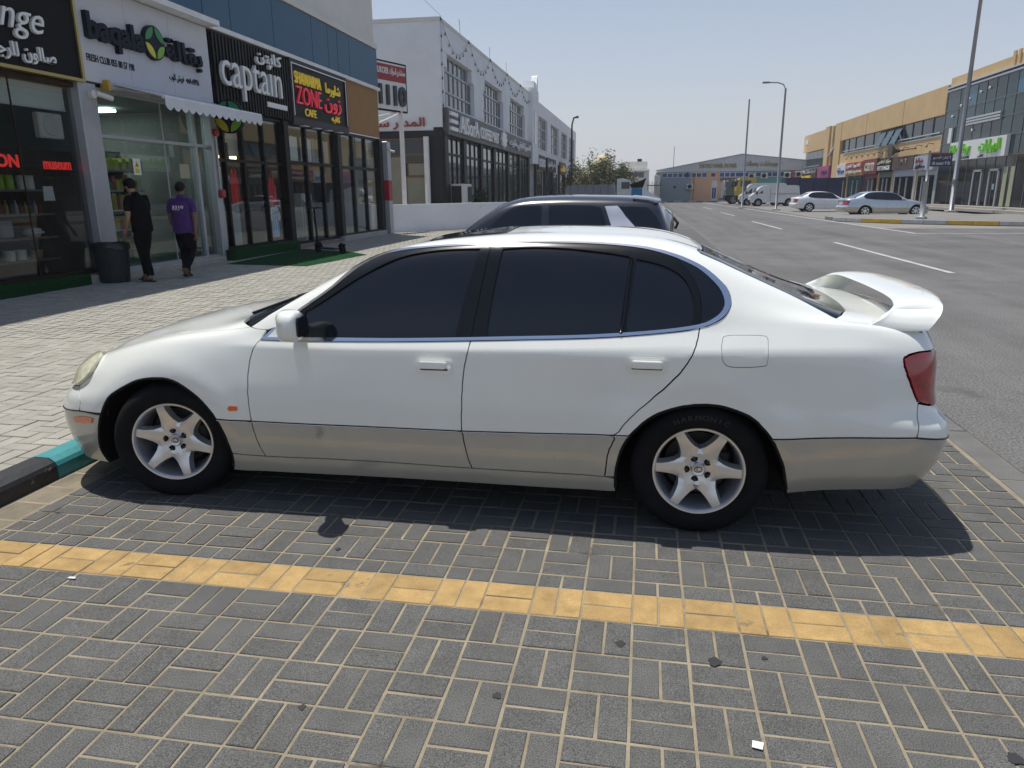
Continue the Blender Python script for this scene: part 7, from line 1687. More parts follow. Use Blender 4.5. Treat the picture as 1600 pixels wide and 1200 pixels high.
# ---------------------------------------------------------------- right hand side of the road
TAN = mat("tan_render", (.62, .43, .215), rough=.9, var=.07, scale=.6, bump=.12, bscale=20)
XR = 21.6; LE = Vector((0, -1, 0))         # facades on the right face -x: text runs towards -y
CURT_G = mat("blue_green_curtain_glass", (.018, .050, .062), rough=.07, spec=.35, rand=.3)
CURT_B = mat("blue_curtain_glass", (.035, .13, .20), rough=.07, spec=.4)
BLKGL = mat("black_shop_glass", (.010, .012, .013), rough=.06, spec=.4, rand=.3)
MUL = mat("grey_mullion", (.13, .15, .16), rough=.4, metal=.3)
SIL = mat("silver_trim", (.55, .56, .57), rough=.35, metal=.5)
tb = thing("tan_building", "long tan two storey building with a band of windows above small shops", "building", (XR+5, 78, .3))
pt = lambda n, f, par=None, **k: part(n, f, par or tb, **k)
Z0 = .3
pt("wall", lambda b: (b.box((XR+.5, 61.9, -.05), (XR+16, 93.5, 8.6), TAN), b.box((XR, 62.1, 6.92), (XR+.5, 95.2, 8.95), TAN), b.box((XR, 62.1, 4.28), (XR+.5, 92.0, 5.40), TAN), b.box((XR-.05, 92.4, .2), (XR+.8, 95.2, 8.95), TAN)))
for y in (71.5, 82.5): pt("wall_joint", lambda b: b.box((XR-.006, y, 6.95), (XR, y+.10, 8.93), mat("dark_joint", (.20, .14, .08), rough=.9)))  # upright joints drawn as dark brown strips on the tan wall
ws_ = [62.3, 64.8, 67.2, 69.4, 71.6, 73.8, 76.0, 78.2, 80.4, 83.6, 86.8, 89.6, 92.3]
for k, (a, b_) in enumerate(zip(ws_, ws_[1:])):
    w = pt("window", lambda b: b.box((XR+.25, a+.05, 5.42), (XR+.30, b_-.05, 6.9), CURT_G))
    f = MB(); f.box((XR+.18, a-.05, 5.4), (XR+.26, a+.05, 6.92), MUL); f.build("mullion", w, org=tb.location)
    if k in (4, 5, 6): pt("open_sash", lambda b: b.prism([(0, 0), (1.55, 0), (1.55, .05), (0, .05)], (XR+.2, a+.15, 6.85), Vector((-.42, 0, -1)).normalized(), Vector((1, 0, -.42)).normalized(), (0, 1.6, 0), CURT_G))
pt("window_rail", lambda b: (b.box((XR-.1, 62.3, 5.62), (XR-.04, 90.5, 5.70), SIL), b.box((XR+.02, 62.3, 5.4), (XR+.2, 92.0, 5.46), SIL)))
for y in (65, 72, 79, 86): pt("rail_bracket", lambda b: b.box((XR-.1, y, 5.46), (XR+.2, y+.06, 5.66), SIL))
# shops on the ground floor
RED2 = mat("maroon_board", (.19, .03, .035), rough=.5); BRN2 = mat("brown_board", (.09, .055, .045), rough=.6); ORN2 = mat("orange_board", (.5, .22, .04), rough=.5)
shops = [(88.2, 92.2, DARKIN), (81.8, 88.0, DARKIN), (77.0, 81.6, RED2), (72.7, 76.8, mat("green_grey_shop", (.12, .15, .13), rough=.6)), (66.9, 72.5, mat("pale_blue_shop", (.38, .42, .50), rough=.6)), (62.3, 66.7, mat("pale_mint_shop", (.35, .42, .40), rough=.5))]
for y0, y1, m in shops:
    pt("shopfront_wall", lambda b: b.box((XR+.1, y0, .2), (XR+.5, y1, 4.26), m))
    pt("glass_pane", lambda b: b.box((XR+.06, y0+.5, .4), (XR+.10, y1-.5, 2.6 if m is not DARKIN else 2.95), BLKGL))
    for q in (.33, .62): pt("door_frame", lambda b: (b.box((XR+.0, y0+(y1-y0)*q, .35), (XR+.07, y0+(y1-y0)*q+.14, 2.5), SIL)))
    pt("pier", lambda b: b.box((XR+.02, y1-.08, .2), (XR+.45, y1+.12, 4.2), m if m is RED2 else TAN))
def rsign(label, y0, y1, z0, z1, m, rows_):
    s = thing("shop_sign", label, "shop sign", (XR, (y0+y1)/2, z0))
    part("board", lambda b: b.box((XR-.22, y0, z0), (XR+.09, y1, z1), m), s)
    for txt, lm, a, c, zz, hh in rows_:
        part("lettering", lambda b: letters(b, txt, (XR-.22, y1-(y1-y0)*a, z0+(z1-z0)*zz), LE, UP, (y1-y0)*(c-a), (z1-z0)*hh, .06, lm, bold=.02), s)
    return s
rsign("white sign with blue letters at the far end of the tan building's shops", 88.2, 91.9, 2.9, 4.25, OFFW, [(arabic("صيدلية"), mat("blue_letters", (.05, .12, .35), rough=.5), .1, .9, .25, .5)])
rsign("red and orange sign with white Arabic letters on the tan building", 81.7, 88.0, 2.95, 4.3, ORN2, [(arabic("مطعم ومشويات"), OFFW, .06, .94, .10, .36)])
s_ = bpy.data.objects[-1] if False else None
t = thing("shop_sign", "dark red strip with white Arabic letters above the orange sign", "shop sign", (XR, 84.8, 3.6))
part("board", lambda b: b.box((XR-.25, 81.7, 3.62), (XR-.22, 88.0, 4.30), mat("bright_red_board", (.36, .03, .04), rough=.5)), t); part("lettering", lambda b: letters(b, arabic("كافتيريا الشرق"), (XR-.25, 87.6, 3.72), LE, UP, 5.4, .46, .05, OFFW, bold=.02), t)
rsign("maroon sign with cream latin letters beside the orange sign", 76.9, 81.5, 3.0, 4.4, RED2, [("cam", CURT, .18, .84, .2, .55)])
rsign("black sign with two rows of cream and white letters on the tan building", 72.5, 76.7, 3.1, 4.3, BLKS, [(arabic("مركز المقص"), CURT, .06, .94, .55, .36), ("FITTINGS", OFFW, .08, .92, .12, .32)])
rsign("brown sign with faint pale letters right of the black sign", 66.9, 72.3, 3.2, 4.25, BRN2, [("M Y", mat("faded_letters", (.3, .25, .22), rough=.7), .42, .75, .45, .35)])
rsign("pale sign with small maroon and navy letters near the street name plate", 62.5, 66.7, 3.0, 4.1, mat("pale_lilac_board", (.42, .42, .48), rough=.5), [(arabic("خياط"), RED2, .08, .5, .5, .36), (arabic("ستائر"), NAVY, .08, .6, .1, .32)])
t = thing("gooseneck_lamps", "row of small dark arm lamps above the shop signs", "lamp", (XR, 77, 4.4))
for y in (63.5, 66, 69, 72, 74.5, 77, 79, 81, 83, 85, 87): part("arm_lamp", lambda b: (b.tube([(XR, y, 4.9), (XR-.35, y, 4.98), (XR-.5, y, 4.75)], .025, BKM, 5), b.lathe([(.09, 4.66), (.03, 4.78)], BKM, 8, o=(XR-.5, y, 0))), t)
t = thing("loudspeaker", "dark round horn loudspeaker mounted on the tan wall", "loudspeaker", (XR, 70.4, 4.6))
part("horn", lambda b: b.lathe([(.62, XR-1.0), (.50, XR-.9), (.18, XR-.55), (.12, XR-.2)], mat("dark_brown_metal", (.05, .035, .03), rough=.5), 22, o=(0, 70.6, 4.75), axis='x'), t); part("arm", lambda b: b.tube([(XR-.4, 70.6, 4.75), (XR-.3, 67.5, 4.75), (XR+.02, 67.2, 4.75)], .04, BKM, 6), t)
# second tan block further away
t2b = thing("tan_building", "second shorter tan block further down, with a plaque and dark windows", "building", (XR+4, 104, .3))
p2 = lambda n, f: part(n, f, t2b)
p2("wall", lambda b: (b.box((XR+.5, 96.8, -.05), (XR+14, 113, 8.5), TAN), b.box((XR, 98.8, 6.5), (XR+.5, 113, 8.75), TAN), b.box((XR-.1, 97.9, .2), (XR+.8, 99.9, 8.95), TAN), b.box((XR+.1, 96.9, .2), (XR+.9, 97.7, 8.9), TAN)))
p2("plaque", lambda b: b.box((XR-.05, 110.0, 7.55), (XR, 111.6, 8.15), CREAM))
for k in range(5): p2("window", lambda b: b.box((XR+.3, 100.2+k*2.5, 4.4), (XR+.35, 100.2+k*2.5+2.4, 6.45), CURT_G))
p2("window_rail", lambda b: (b.box((XR-.1, 102, 4.5), (XR-.02, 113, 4.62), SIL), b.box((XR-.05, 100, 4.2), (XR+.3, 113, 4.36), SIL)))
p2("shopfront_wall", lambda b: b.box((XR+.1, 100, .2), (XR+.5, 113, 4.2), BRN2)); p2("glass_pane", lambda b: b.box((XR+.05, 101, .4), (XR+.1, 112, 2.7), BLKGL))
p2("link_glazing", lambda b: b.box((XR+.6, 95.25, .2), (XR+.66, 96.85, 7.9), CURT_G)); p2("link_canopy", lambda b: b.prism([(0, 0), (2.6, .9), (2.6, 1.1), (0, .2)], (XR-.1, 97.6, 5.4), LE, UP, (.8, 0, 0), SIL)); p2("link_head", lambda b: b.box((XR+.5, 95.2, 7.9), (XR+.9, 96.9, 8.3), SIL))
rsign("pink and purple sign between the two tan blocks", 96.0, 102.0, 3.0, 4.35, mat("pink_board", (.38, .08, .20), rough=.5), [(arabic("ورود"), mat("purple_letters", (.10, .02, .10), rough=.5), .35, .9, .25, .5)])
rsign("sign with silver latin letters over a yellow strip on the second tan block", 102.6, 112.5, 2.95, 4.2, BRN2, [("DALESS", SIL, .05, .6, .55, .42), (arabic("السيارات"), SIL, .62, .95, .5, .4), ("AUTO PARTS", YELL, .1, .7, .1, .25)])
# dark glass building
gb = thing("glass_building", "dark blue glazed two storey building on the right with a green lettered sign", "building", (XR+5, 52, .3))
pg = lambda n, f, **k: part(n, f, gb, **k)
pg("core", lambda b: b.box((XR+.3, 40, -.05), (XR+16, 61.85, 8.3), MATTE))
ycol = [40.0, 41.4, 42.8, 44.2, 45.6, 47.0, 48.4, 49.8, 51.2, 52.6, 54.0, 55.4, 56.8, 58.2, 59.6, 61.9]
zrow = [3.55, 4.75, 5.9, 7.05, 8.35]
r3 = random.Random(11)
for a, b_ in zip(ycol, ycol[1:]):
    for c, e in zip(zrow, zrow[1:]):
        m = CURT_B if (a > 49 and a < 51 and c > 6.9) or (r3.random() < .07) else CURT_G
        pg("glass_pane", lambda b: b.box((XR+.02, a+.035, c+.035), (XR+.06, b_-.035, e-.035), m))
    pg("glass_pane", lambda b: b.box((XR+.02, a+.035, .5), (XR+.06, b_-.035, 3.5), BLKGL))
for y in ycol: pg("mullion", lambda b: b.box((XR-.01, y-.03, .45), (XR+.08, y+.03, 8.35), MUL))
for z in zrow+[.45]: pg("transom", lambda b: b.box((XR-.012, 40, z-.03), (XR+.075, 61.9, z+.03), MUL))
pg("roof_edge", lambda b: (b.box((XR-.10, 40, 8.37), (XR+.3, 61.9, 8.48), SIL), b.box((XR-.05, 40, 8.48), (XR+.3, 61.9, 8.60), BKM), b.box((XR-.14, 40, 8.60), (XR+.3, 61.9, 8.70), SIL)))
pg("parapet", lambda b: (b.box((XR+.1, 40, 8.70), (XR+16, 61.9, 9.35), TAN)))
for k in range(18): pg("parapet_fin", lambda b: b.box((XR, 41+k*.65, 8.72), (XR+.1, 41.32+k*.65, 9.6), TAN))
for z in (5.98, 6.16, 6.34): pg("louvre_bar", lambda b: b.box((XR-.12, 52.6, z-.22), (XR-.02, 58.2, z-.10), SIL))
for y, z in ((57.9, 7.5), (59.2, 7.2), (56.2, 7.75), (54.9, 7.85), (56.7, 5.4), (60.5, 6.6), (58.6, 5.2)): pg("spot_light", lambda b: b.lathe([(.0, XR-.10), (.09, XR-.08), (.09, XR)], OFFW, 10, o=(0, y, z), axis='x'))
for y0 in (55.4, 53.0): pg("door_frame", lambda b: (b.box((XR-.06, y0, .5), (XR+.02, y0+.14, 2.75), SIL), b.box((XR-.06, y0-1.25, .5), (XR+.02, y0-1.11, 2.75), SIL), b.box((XR-.06, y0-1.25, 2.65), (XR+.02, y0+.14, 2.78), SIL)))
for y0 in (50.7, 49.8, 46.0): pg("pale_blind", lambda b: b.box((XR-.012, y0, .5), (XR+.015, y0+.5, 2.85), mat("pale_green_blind", (.34, .36, .24), rough=.8)))
pg("notice", lambda b: b.box((XR-.012, 52.25, 1.5), (XR+.015, 52.5, 1.85), mat("pale_blue_notice", (.25, .4, .45), rough=.6)))
pg("entrance_step", lambda b: (b.box((XR-1.0, 40, .14), (XR+.3, 61.9, .32), STEPM), b.box((XR-.6, 40, .32), (XR+.3, 61.9, .46), STEPM)))
gs = thing("shop_sign", "white sign board with bright green letters on the dark glass building", "shop sign", (XR, 55, 3.5))
LIMEL = mat("lime_letters", (.13, .42, .02), rough=.4, emit=(.15, .5, .02), estr=.12)
part("board", lambda b: b.box((XR-.22, 51.0, 3.5), (XR+.0, 59.6, 4.72), OFFW), gs)
part("lettering", lambda b: letters(b, "Hobby", (XR-.22, 59.3, 3.78), LE, UP, 3.3, .74, .12, LIMEL, bold=.02), gs)
part("lettering", lambda b: letters(b, arabic("الهوايات"), (XR-.22, 54.6, 3.74), LE, UP, 3.0, .86, .12, LIMEL, bold=.02), gs)
part("small_lettering", lambda b: (letters(b, "SPORT & TOYS", (XR-.225, 58.0, 3.56), LE, UP, 1.9, .15, .02, BKM, bold=.02), letters(b, arabic("العاب"), (XR-.225, 54.8, 3.54), LE, UP, .8, .18, .02, BKM, bold=.02)), gs)
b = MB(); b.box((XR-.12, 60.0, 4.75), (XR-.02, 60.55, 5.8), OFFW); tag(b.build("blank_sign"), "small blank white panel left of the green lettered sign", "sign")

# ---- raised parking apron, kerbs, road paint
apr = MB(); ap = [(9.7, 42.0), (10.6, 40.2), (12.0, 38.6), (13.6, 37.3), (16.2, 36.0), (22, 34.6), (60, 33.6), (60, 125), (9.75, 125), (9.75, 60)]
LOT = mat("grey_lot_paving", (.20, .192, .178), rough=.92, spec=.2, var=.12, scale=.6, fine=.18, fscale=30)
apr.prism([(x, y) for x, y in ap], (0, 0, -.1), Vector((1, 0, 0)), Vector((0, 1, 0)), (0, 0, .115), LOT)
apo = tag(apr.build("parking_apron"), kind='structure')
isl = MB(); ip = [(9.75, 43.5), (9.75, 42.05), (10.62, 40.3), (12.05, 38.7), (13.65, 37.4), (16.22, 36.1), (22, 34.7), (60, 33.75), (60, 47), (11, 47)]
isl.prism(ip, (0, 0, .0), Vector((1, 0, 0)), Vector((0, 1, 0)), (0, 0, .165), LOT)
tag(isl.build("corner_pavement"), kind='structure')
KY2 = mat("yellow_kerb_paint", (.55, .36, .05), rough=.6, var=.15, scale=3); KWH = mat("white_kerb_paint", (.42, .42, .42), rough=.7, var=.15, scale=3)
kp = poly_smooth(ip[1:8], 8); acc = []; L0 = 0.
for a, b_ in zip(kp, kp[1:]): acc.append((L0, a, b_)); L0 += math.dist(a, b_)
k2 = tag(MB().add([(9.76, 42, .01), (60, 33.7, .01), (60, 33.8, .01)], [(0, 1, 2)], LOT).build("corner_kerb"), kind='structure')
def at_len(l):
    for s0, a, b_ in acc:
        d = math.dist(a, b_)
        if l <= s0+d: t = (l-s0)/d; return (a[0]+(b_[0]-a[0])*t, a[1]+(b_[1]-a[1])*t)
    return acc[-1][2]
l = .3; k = 0
while l < 24:
    a, b_ = Vector((*at_len(l), 0)), Vector((*at_len(l+.98), 0)); d = (b_-a); nv = Vector((-d.y, d.x, 0)).normalized()
    mb = MB(); mb.obox(a-nv*.01, d, -nv*.14 if nv.y > 0 else nv*.14, UP*.172, KY2 if (k//2) % 2 == 1 else KWH); mb.build("kerb_stone", k2); l += 1.; k += 1
def road_mark(name, p0, p1, w):
    a, b_ = Vector((*p0, .006)), Vector((*p1, .006)); d = (b_-a).normalized(); nv = Vector((-d.y, d.x, 0))*w/2
    mb = MB(); mb.add([a-nv, b_-nv, b_+nv, a+nv], [(0, 1, 2, 3)], WLINE); return mb.build(name, road)
for y in (15.6, 32.6, 49.6, 66.6): road_mark("lane_dash", (5.95 if y < 20 else 5.65, y), (5.85 if y < 20 else 5.55, y+8.9 if y < 20 else y+8.2), .13)
road_mark("lane_dash", (6.1, -2), (6.0, 6), .13)
road_mark("edge_line", (9.45, 41.5), (7.6, 104), .16); road_mark("edge_line", (9.86, 29.4), (9.45, 41.5), .16)
road_mark("stop_line", (9.86, 29.6), (40, 31.5), .18)
# ---- posts and street name
GALV = mat("galvanised_steel", (.33, .34, .35), rough=.5, metal=.4, var=.1, scale=2)
def lamp_post(label, x, y, h, r0, r1, arm=None, z0=0.):
    t = thing("lamp_post", label, "street lamp", (x, y, z0))
    part("shaft", lambda b: b.tube([(x, y, z0), (x, y, z0+h*.5), (x, y, z0+h)], [r0, (r0+r1)/2, r1], GALV, 12), t, smooth=True)
    part("base_plate", lambda b: b.box((x-.3, y-.3, z0), (x+.3, y+.3, z0+.12), CONCR, .02), t)
    if arm:
        dx, up = arm
        part("arm", lambda b: b.tube([(x, y, z0+h-.05), (x+dx*.15, y, z0+h+up*.6), (x+dx*.5, y, z0+h+up*.95), (x+dx, y, z0+h+up)], .05, GALV, 8), t, smooth=True)
        part("lamp_head", lambda b: b.box((x+dx*1.45, y-.12, z0+h+up-.06), (x+dx, y+.12, z0+h+up+.08), mat("lamp_grey", (.22, .23, .24), rough=.5), .03), t)
    return t
lamp_post("thick grey lamp post rising out of view before the dark glass building", 18.7, 50.6, 12.5, .15, .10, (-1.5, .6), .165)
part("strap", lambda b: b.lathe([(.15, 1.9), (.16, 1.92), (.16, 2.12), (.15, 2.14)], mat("worn_sticker", (.2, .2, .2), rough=.8, var=.4, scale=9), 14, o=(18.7, 50.6, 0), cap=False), bpy.data.objects["lamp_post.001"] if "lamp_post.001" in bpy.data.objects else None)
lamp_post("thin bare lamp post standing between the warehouse doors and the yellow lorry", 8.55, 70, 9.2, .09, .06)
lamp_post("lamp post with an arm curving left, standing behind the white vans", 10.25, 62.5, 9.1, .10, .07, (-1.2, .45))
t = thing("street_name_sign", "dark blue street name plate on a short grey post with a round base", "street sign", (13.6, 39.4, .165))
sx, sy = 13.35, 39.6
part("post", lambda b: b.tube([(sx, sy, .165), (sx, sy, 1.95)], .12, GALV, 14), t, smooth=True); part("upper_post", lambda b: b.tube([(sx, sy, 1.9), (sx, sy, 3.35)], .055, GALV, 10), t, smooth=True)
part("base", lambda b: b.lathe([(.0, .165), (.25, .165), (.25, .25), (.13, .29)], GALV, 18, o=(sx, sy, 0)), t)
part("plate", lambda b: b.box((sx+.07, sy-.02, 2.62), (sx+1.02, sy+.02, 3.22), mat("navy_sign_plate", (.02, .025, .07), rough=.45)), t)
part("top_band", lambda b: b.box((sx+.07, sy-.024, 3.15), (sx+1.02, sy+.024, 3.24), RED2), t)
part("lettering", lambda b: (letters(b, arabic("شارع النصور")+" ٩", (sx+.14, sy-.02, 2.92), EX, UP, .80, .18, .006, OFFW, bold=.01), letters(b, "Al nsour 9 St", (sx+.14, sy-.02, 2.70), EX, UP, .80, .15, .006, OFFW, bold=.01)), t)

# ---- warehouse across the end of the road
WY = 112.
GRYM = mat("grey_ribbed_steel", (.60, .61, .61), rough=.6, var=.05, scale=1); WGR = mat("warehouse_grey_paint", (.26, .32, .34), rough=.8, var=.05); WOR = mat("warehouse_orange_paint", (.75, .43, .24), rough=.85, var=.05); WBL = mat("warehouse_blue_paint", (.20, .36, .62), rough=.8, var=.06); WTE = mat("warehouse_teal_paint", (.11, .34, .35), rough=.8, var=.06); WRE = mat("warehouse_red_paint", (.42, .03, .03), rough=.8, var=.1)
wh = thing("warehouse", "low gabled warehouse painted grey, orange, blue and teal across the road end", "building", (12, WY+5, 0))
pww = lambda n, f, **k: part(n, f, wh, **k)
for n_, x0, x1, m in (("grey", 1.9, 6.4, WGR), ("orange", 6.4, 10.1, WOR), ("orange", 10.1, 12.9, WOR), ("blue", 12.9, 14.0, WBL), ("teal", 14.0, 19.7, WTE), ("red", 19.7, 24.5, WRE)):
    pww("wall_panel", lambda b: b.box((x0, WY, -.05), (x1, WY+20, 4.25 if n_ != "blue" else 4.2), m), label=n_+" painted wall panel")
pww("upper_band", lambda b: b.box((10.3, WY-.03, 3.35), (14.0, WY, 4.6), WBL))
pww("gable", lambda b: b.prism([(1.5, 4.2), (24.8, 4.2), (24.8, 5.15), (13.2, 6.45), (1.5, 4.35)], (0, WY-.08, 0), EX, UP, (0, 20, 0), GRYM))
pww("gable_edge", lambda b: (b.obox((1.3, WY-.2, 4.32), (11.9, 0, 2.12), (0, .3, 0), (0, 0, .12), mat("gable_trim", (.42, .43, .44), rough=.6)), b.obox((13.2, WY-.2, 6.44), (11.8, 0, -1.3), (0, .3, 0), (0, 0, .12), mat("gable_trim", (.42, .43, .44), rough=.6))))
for k in range(46): pww("rib", lambda b: b.box((1.9+k*.5, WY-.10, 4.24), (1.93+k*.5, WY-.08, 4.36+max(0, min(2.0, (k*.5)*.176 if k*.5 < 11.3 else 2.0-(k*.5-11.3)*.11)) ), mat("rib_grey", (.48, .49, .5), rough=.6)))
BLUW = mat("blue_strip_window", (.02, .06, .20), rough=.2, rand=.4)
for x0, n in ((2.3, 5), (5.65, 4), (9.1, 1), (10.3, 4), (13.1, 3), (15.3, 4), (18.6, 2), (20.3, 2)):
    for k in range(n):
        w = pww("strip_window", lambda b: b.box((x0+k*.74, WY-.05, 3.45), (x0+k*.74+.62, WY-.035, 3.98), BLUW))
        f = MB(); f.box((x0+k*.74-.05, WY-.045, 3.39), (x0+k*.74+.67, WY-.032, 4.04), WHT); f.build("frame", w, org=wh.location)
pww("door", lambda b: (b.box((9.25, WY-.06, 0), (10.05, WY-.02, 2.9), WHT), b.box((9.38, WY-.08, .45), (9.62, WY-.06, 1.95), BLUW), b.box((9.68, WY-.08, .45), (9.92, WY-.06, 1.95), BLUW)))
pww("roller_shutter", lambda b: b.box((10.6, WY-.07, .5), (12.6, WY-.03, 2.75), mat("shutter_white", (.55, .56, .57), rough=.5, bump=.6, bscale=30)))
pww("shutter_sign", lambda b: b.box((10.4, WY-.1, 2.85), (12.9, WY-.04, 3.25), mat("worn_brown_sign", (.2, .13, .11), rough=.8, var=.3, scale=4)))
pww("drain_pipe", lambda b: b.tube([(6.75, WY-.08, .1), (6.75, WY-.08, 3.9)], .05, BRN2, 6))
pww("shutter_base", lambda b: b.box((10.4, WY-.4, 0), (12.9, WY, .5), mat("blue_grey_step", (.12, .17, .22), rough=.8)))
GLD = mat("gold_letters", (.30, .23, .05), rough=.5)
t = thing("wall_lettering", "gold latin letters on the warehouse gable", "sign", (10, WY, 4.6)); part("lettering", lambda b: letters(b, "THE POLY WHEEL FIX PARK", (7.4, WY-.1, 4.68), EX, UP, 5.2, .55, .08, GLD, bold=.03), t)
t = thing("wall_lettering", "gold Arabic letters on the warehouse gable", "sign", (16, WY, 4.6)); part("lettering", lambda b: letters(b, arabic("سوبرماركت وعجلات"), (13.6, WY-.1, 4.7), EX, UP, 4.9, .85, .08, GLD, bold=.03), t)
def acu(x, z, lab):
    t = thing("air_conditioner", lab, "air conditioner", (x, WY, z))
    part("casing", lambda b: b.box((x, WY-.5, z), (x+.95, WY-.06, z+.75), WPL, .03), t); part("fan_grille", lambda b: b.lathe([(0, WY-.515), (.28, WY-.515), (.30, WY-.5)][::-1], MATTE, 18, o=(x+.42, 0, z+.37), axis='y'), t)
acu(5.75, 1.75, "white air conditioner low on the grey warehouse wall"); acu(14.2, 3.1, "white air conditioner just right of the thin lamp post on the warehouse"); acu(15.9, 3.15, "second white air conditioner on the teal wall"); acu(19.0, 3.2, "white air conditioner at the right end of the teal wall"); acu(20.5, 3.3, "white air conditioner on the red warehouse panel")
b = MB(); b.box((3.9, WY-.04, 1.9), (4.25, WY, 2.25), MATTE); tag(b.build("wall_vent"), "small dark vent on the grey warehouse wall", "vent")
b = MB(); b.tube([(4.0, WY+6, 4.2), (4.0, WY+6, 8.0)], .06, GALV, 6); tag(b.build("aerial_mast"), "thin mast rising behind the warehouse's left roof", "mast")
k3 = tag(MB().add([(-3, 108.3, .01), (13, 108.3, .01), (13, 108.6, .01)], [(0, 1, 2)], CONCR).build("far_kerb"), kind='structure')
for k in range(16): mb = MB(); mb.box((-3+k, 108.2, 0), (-2.02+k, 108.6, .16), [KTURQ, mat("pale_kerb", (.5, .48, .45), rough=.8)][k % 2]); mb.build("kerb_stone", k3)
# ---- trees and pale house behind the tipper
BARK = mat("bark", (.10, .075, .05), rough=.95)
LT = [mat("dusty_green_leaf", (.17, .19, .075), rough=.8, island=.45), mat("olive_leaf", (.125, .15, .065), rough=.8, island=.45), mat("dry_leaf", (.21, .175, .08), rough=.8, island=.4)]
def tree(label, x, y, h, r, seed, m, name="tree"):
    t = thing(name, label, "tree", (x, y, 0)); rnd = random.Random(seed)
    def tr(b):
        b.tube([(x, y, 0), (x+.1, y, h*.2), (x-.05, y, h*.42)], [.16, .12, .08], BARK, 8)
        for k in range(9):
            a = rnd.uniform(0, 6.28); e = Vector((x+math.cos(a)*r*.7, y+math.sin(a)*r*.7, h*rnd.uniform(.55, .97)))
            s0 = Vector((x, y, h*rnd.uniform(.12, .4))); b.tube([s0, (s0+e)/2+Vector((0, 0, .2)), e], [.06, .04, .012], BARK, 5)
    part("trunk", tr, t)
    part("crown", lambda b: (leaves(b, x, y, h*.42, r, r, h*.42, 2600, .17, m, seed, 26), leaves(b, x, y, h*.68, r*.75, r*.75, h*.36, 900, .15, LT[(seed+1) % 3], seed+5, 16)), t)
tree("dusty brownish green tree at the corner of the white building", -8.1, 86, 4.9, 1.5, 3, LT[2])
tree("tall loose green tree, highest of the row behind the tipper lorry", -5.9, 88, 6.0, 1.6, 8, LT[0])
tree("dense olive tree right of the tallest one behind the lorry", -4.2, 87, 5.6, 1.4, 13, LT[1])
tree("smaller pale green tree at the right end of the row", -2.6, 86, 4.6, 1.3, 21, LT[0])
ch_ = thing("cream_house", "pale cream house with flat roof half hidden behind the trees", "building", (-2.5, 122, 0))
part("wall", lambda b: (b.box((-7, 120, 0), (.4, 130, 4.9), CREAM), b.box((-4.0, 121, 4.9), (.1, 130, 6.0), CREAM)), ch_); part("ledge", lambda b: (b.box((-7, 119.7, 4.5), (.45, 120, 4.75), WHT), b.box((-4.0, 119.8, 3.2), (-1.2, 120, 3.35), WHT)), ch_)
part("window", lambda b: b.box((-3.2, 119.95, 3.6), (-.4, 119.99, 4.4), WGL), ch_); part("roof_tank", lambda b: b.box((-1.5, 123, 6.0), (-.8, 124, 6.5), MATTE), ch_)
dm = thing("cream_dome", "sunlit cream dome showing between the tree tops", "building", (-6.2, 112, 0))
part("drum", lambda b: b.lathe([(1.2, 0), (1.2, 4.9)], CREAM, 20, o=(-6.4, 112, 0)), dm); part("dome", lambda b: b.lathe([(1.4, 4.9), (1.3, 5.6), (.95, 6.2), (.4, 6.6), (0, 6.75)], mat("pale_yellow_dome", (.62, .5, .28), rough=.8), 24, o=(-6.4, 112, 0)), dm, smooth=True)
t = thing("metal_gate", "dark metal gate and fence between the cream house and the warehouse", "gate", (1, 100, 0))
for k in range(11): part("bar", lambda b: b.box((.2+k*.16, 100, 0), (.25+k*.16, 100.06, 2.6+.25*math.sin(k*2.1)), BKM), t)
part("rail", lambda b: (b.box((.1, 99.98, .5), (2.0, 100.0, .6), BKM), b.box((.1, 99.98, 2.2), (2.0, 100.0, 2.3), BKM)), t)
b = MB(); b.box((1.1, 104, 0), (1.85, 112, 3.6), CREAM); tag(b.build("side_wall"), "pale wall beside the left end of the warehouse", "wall")
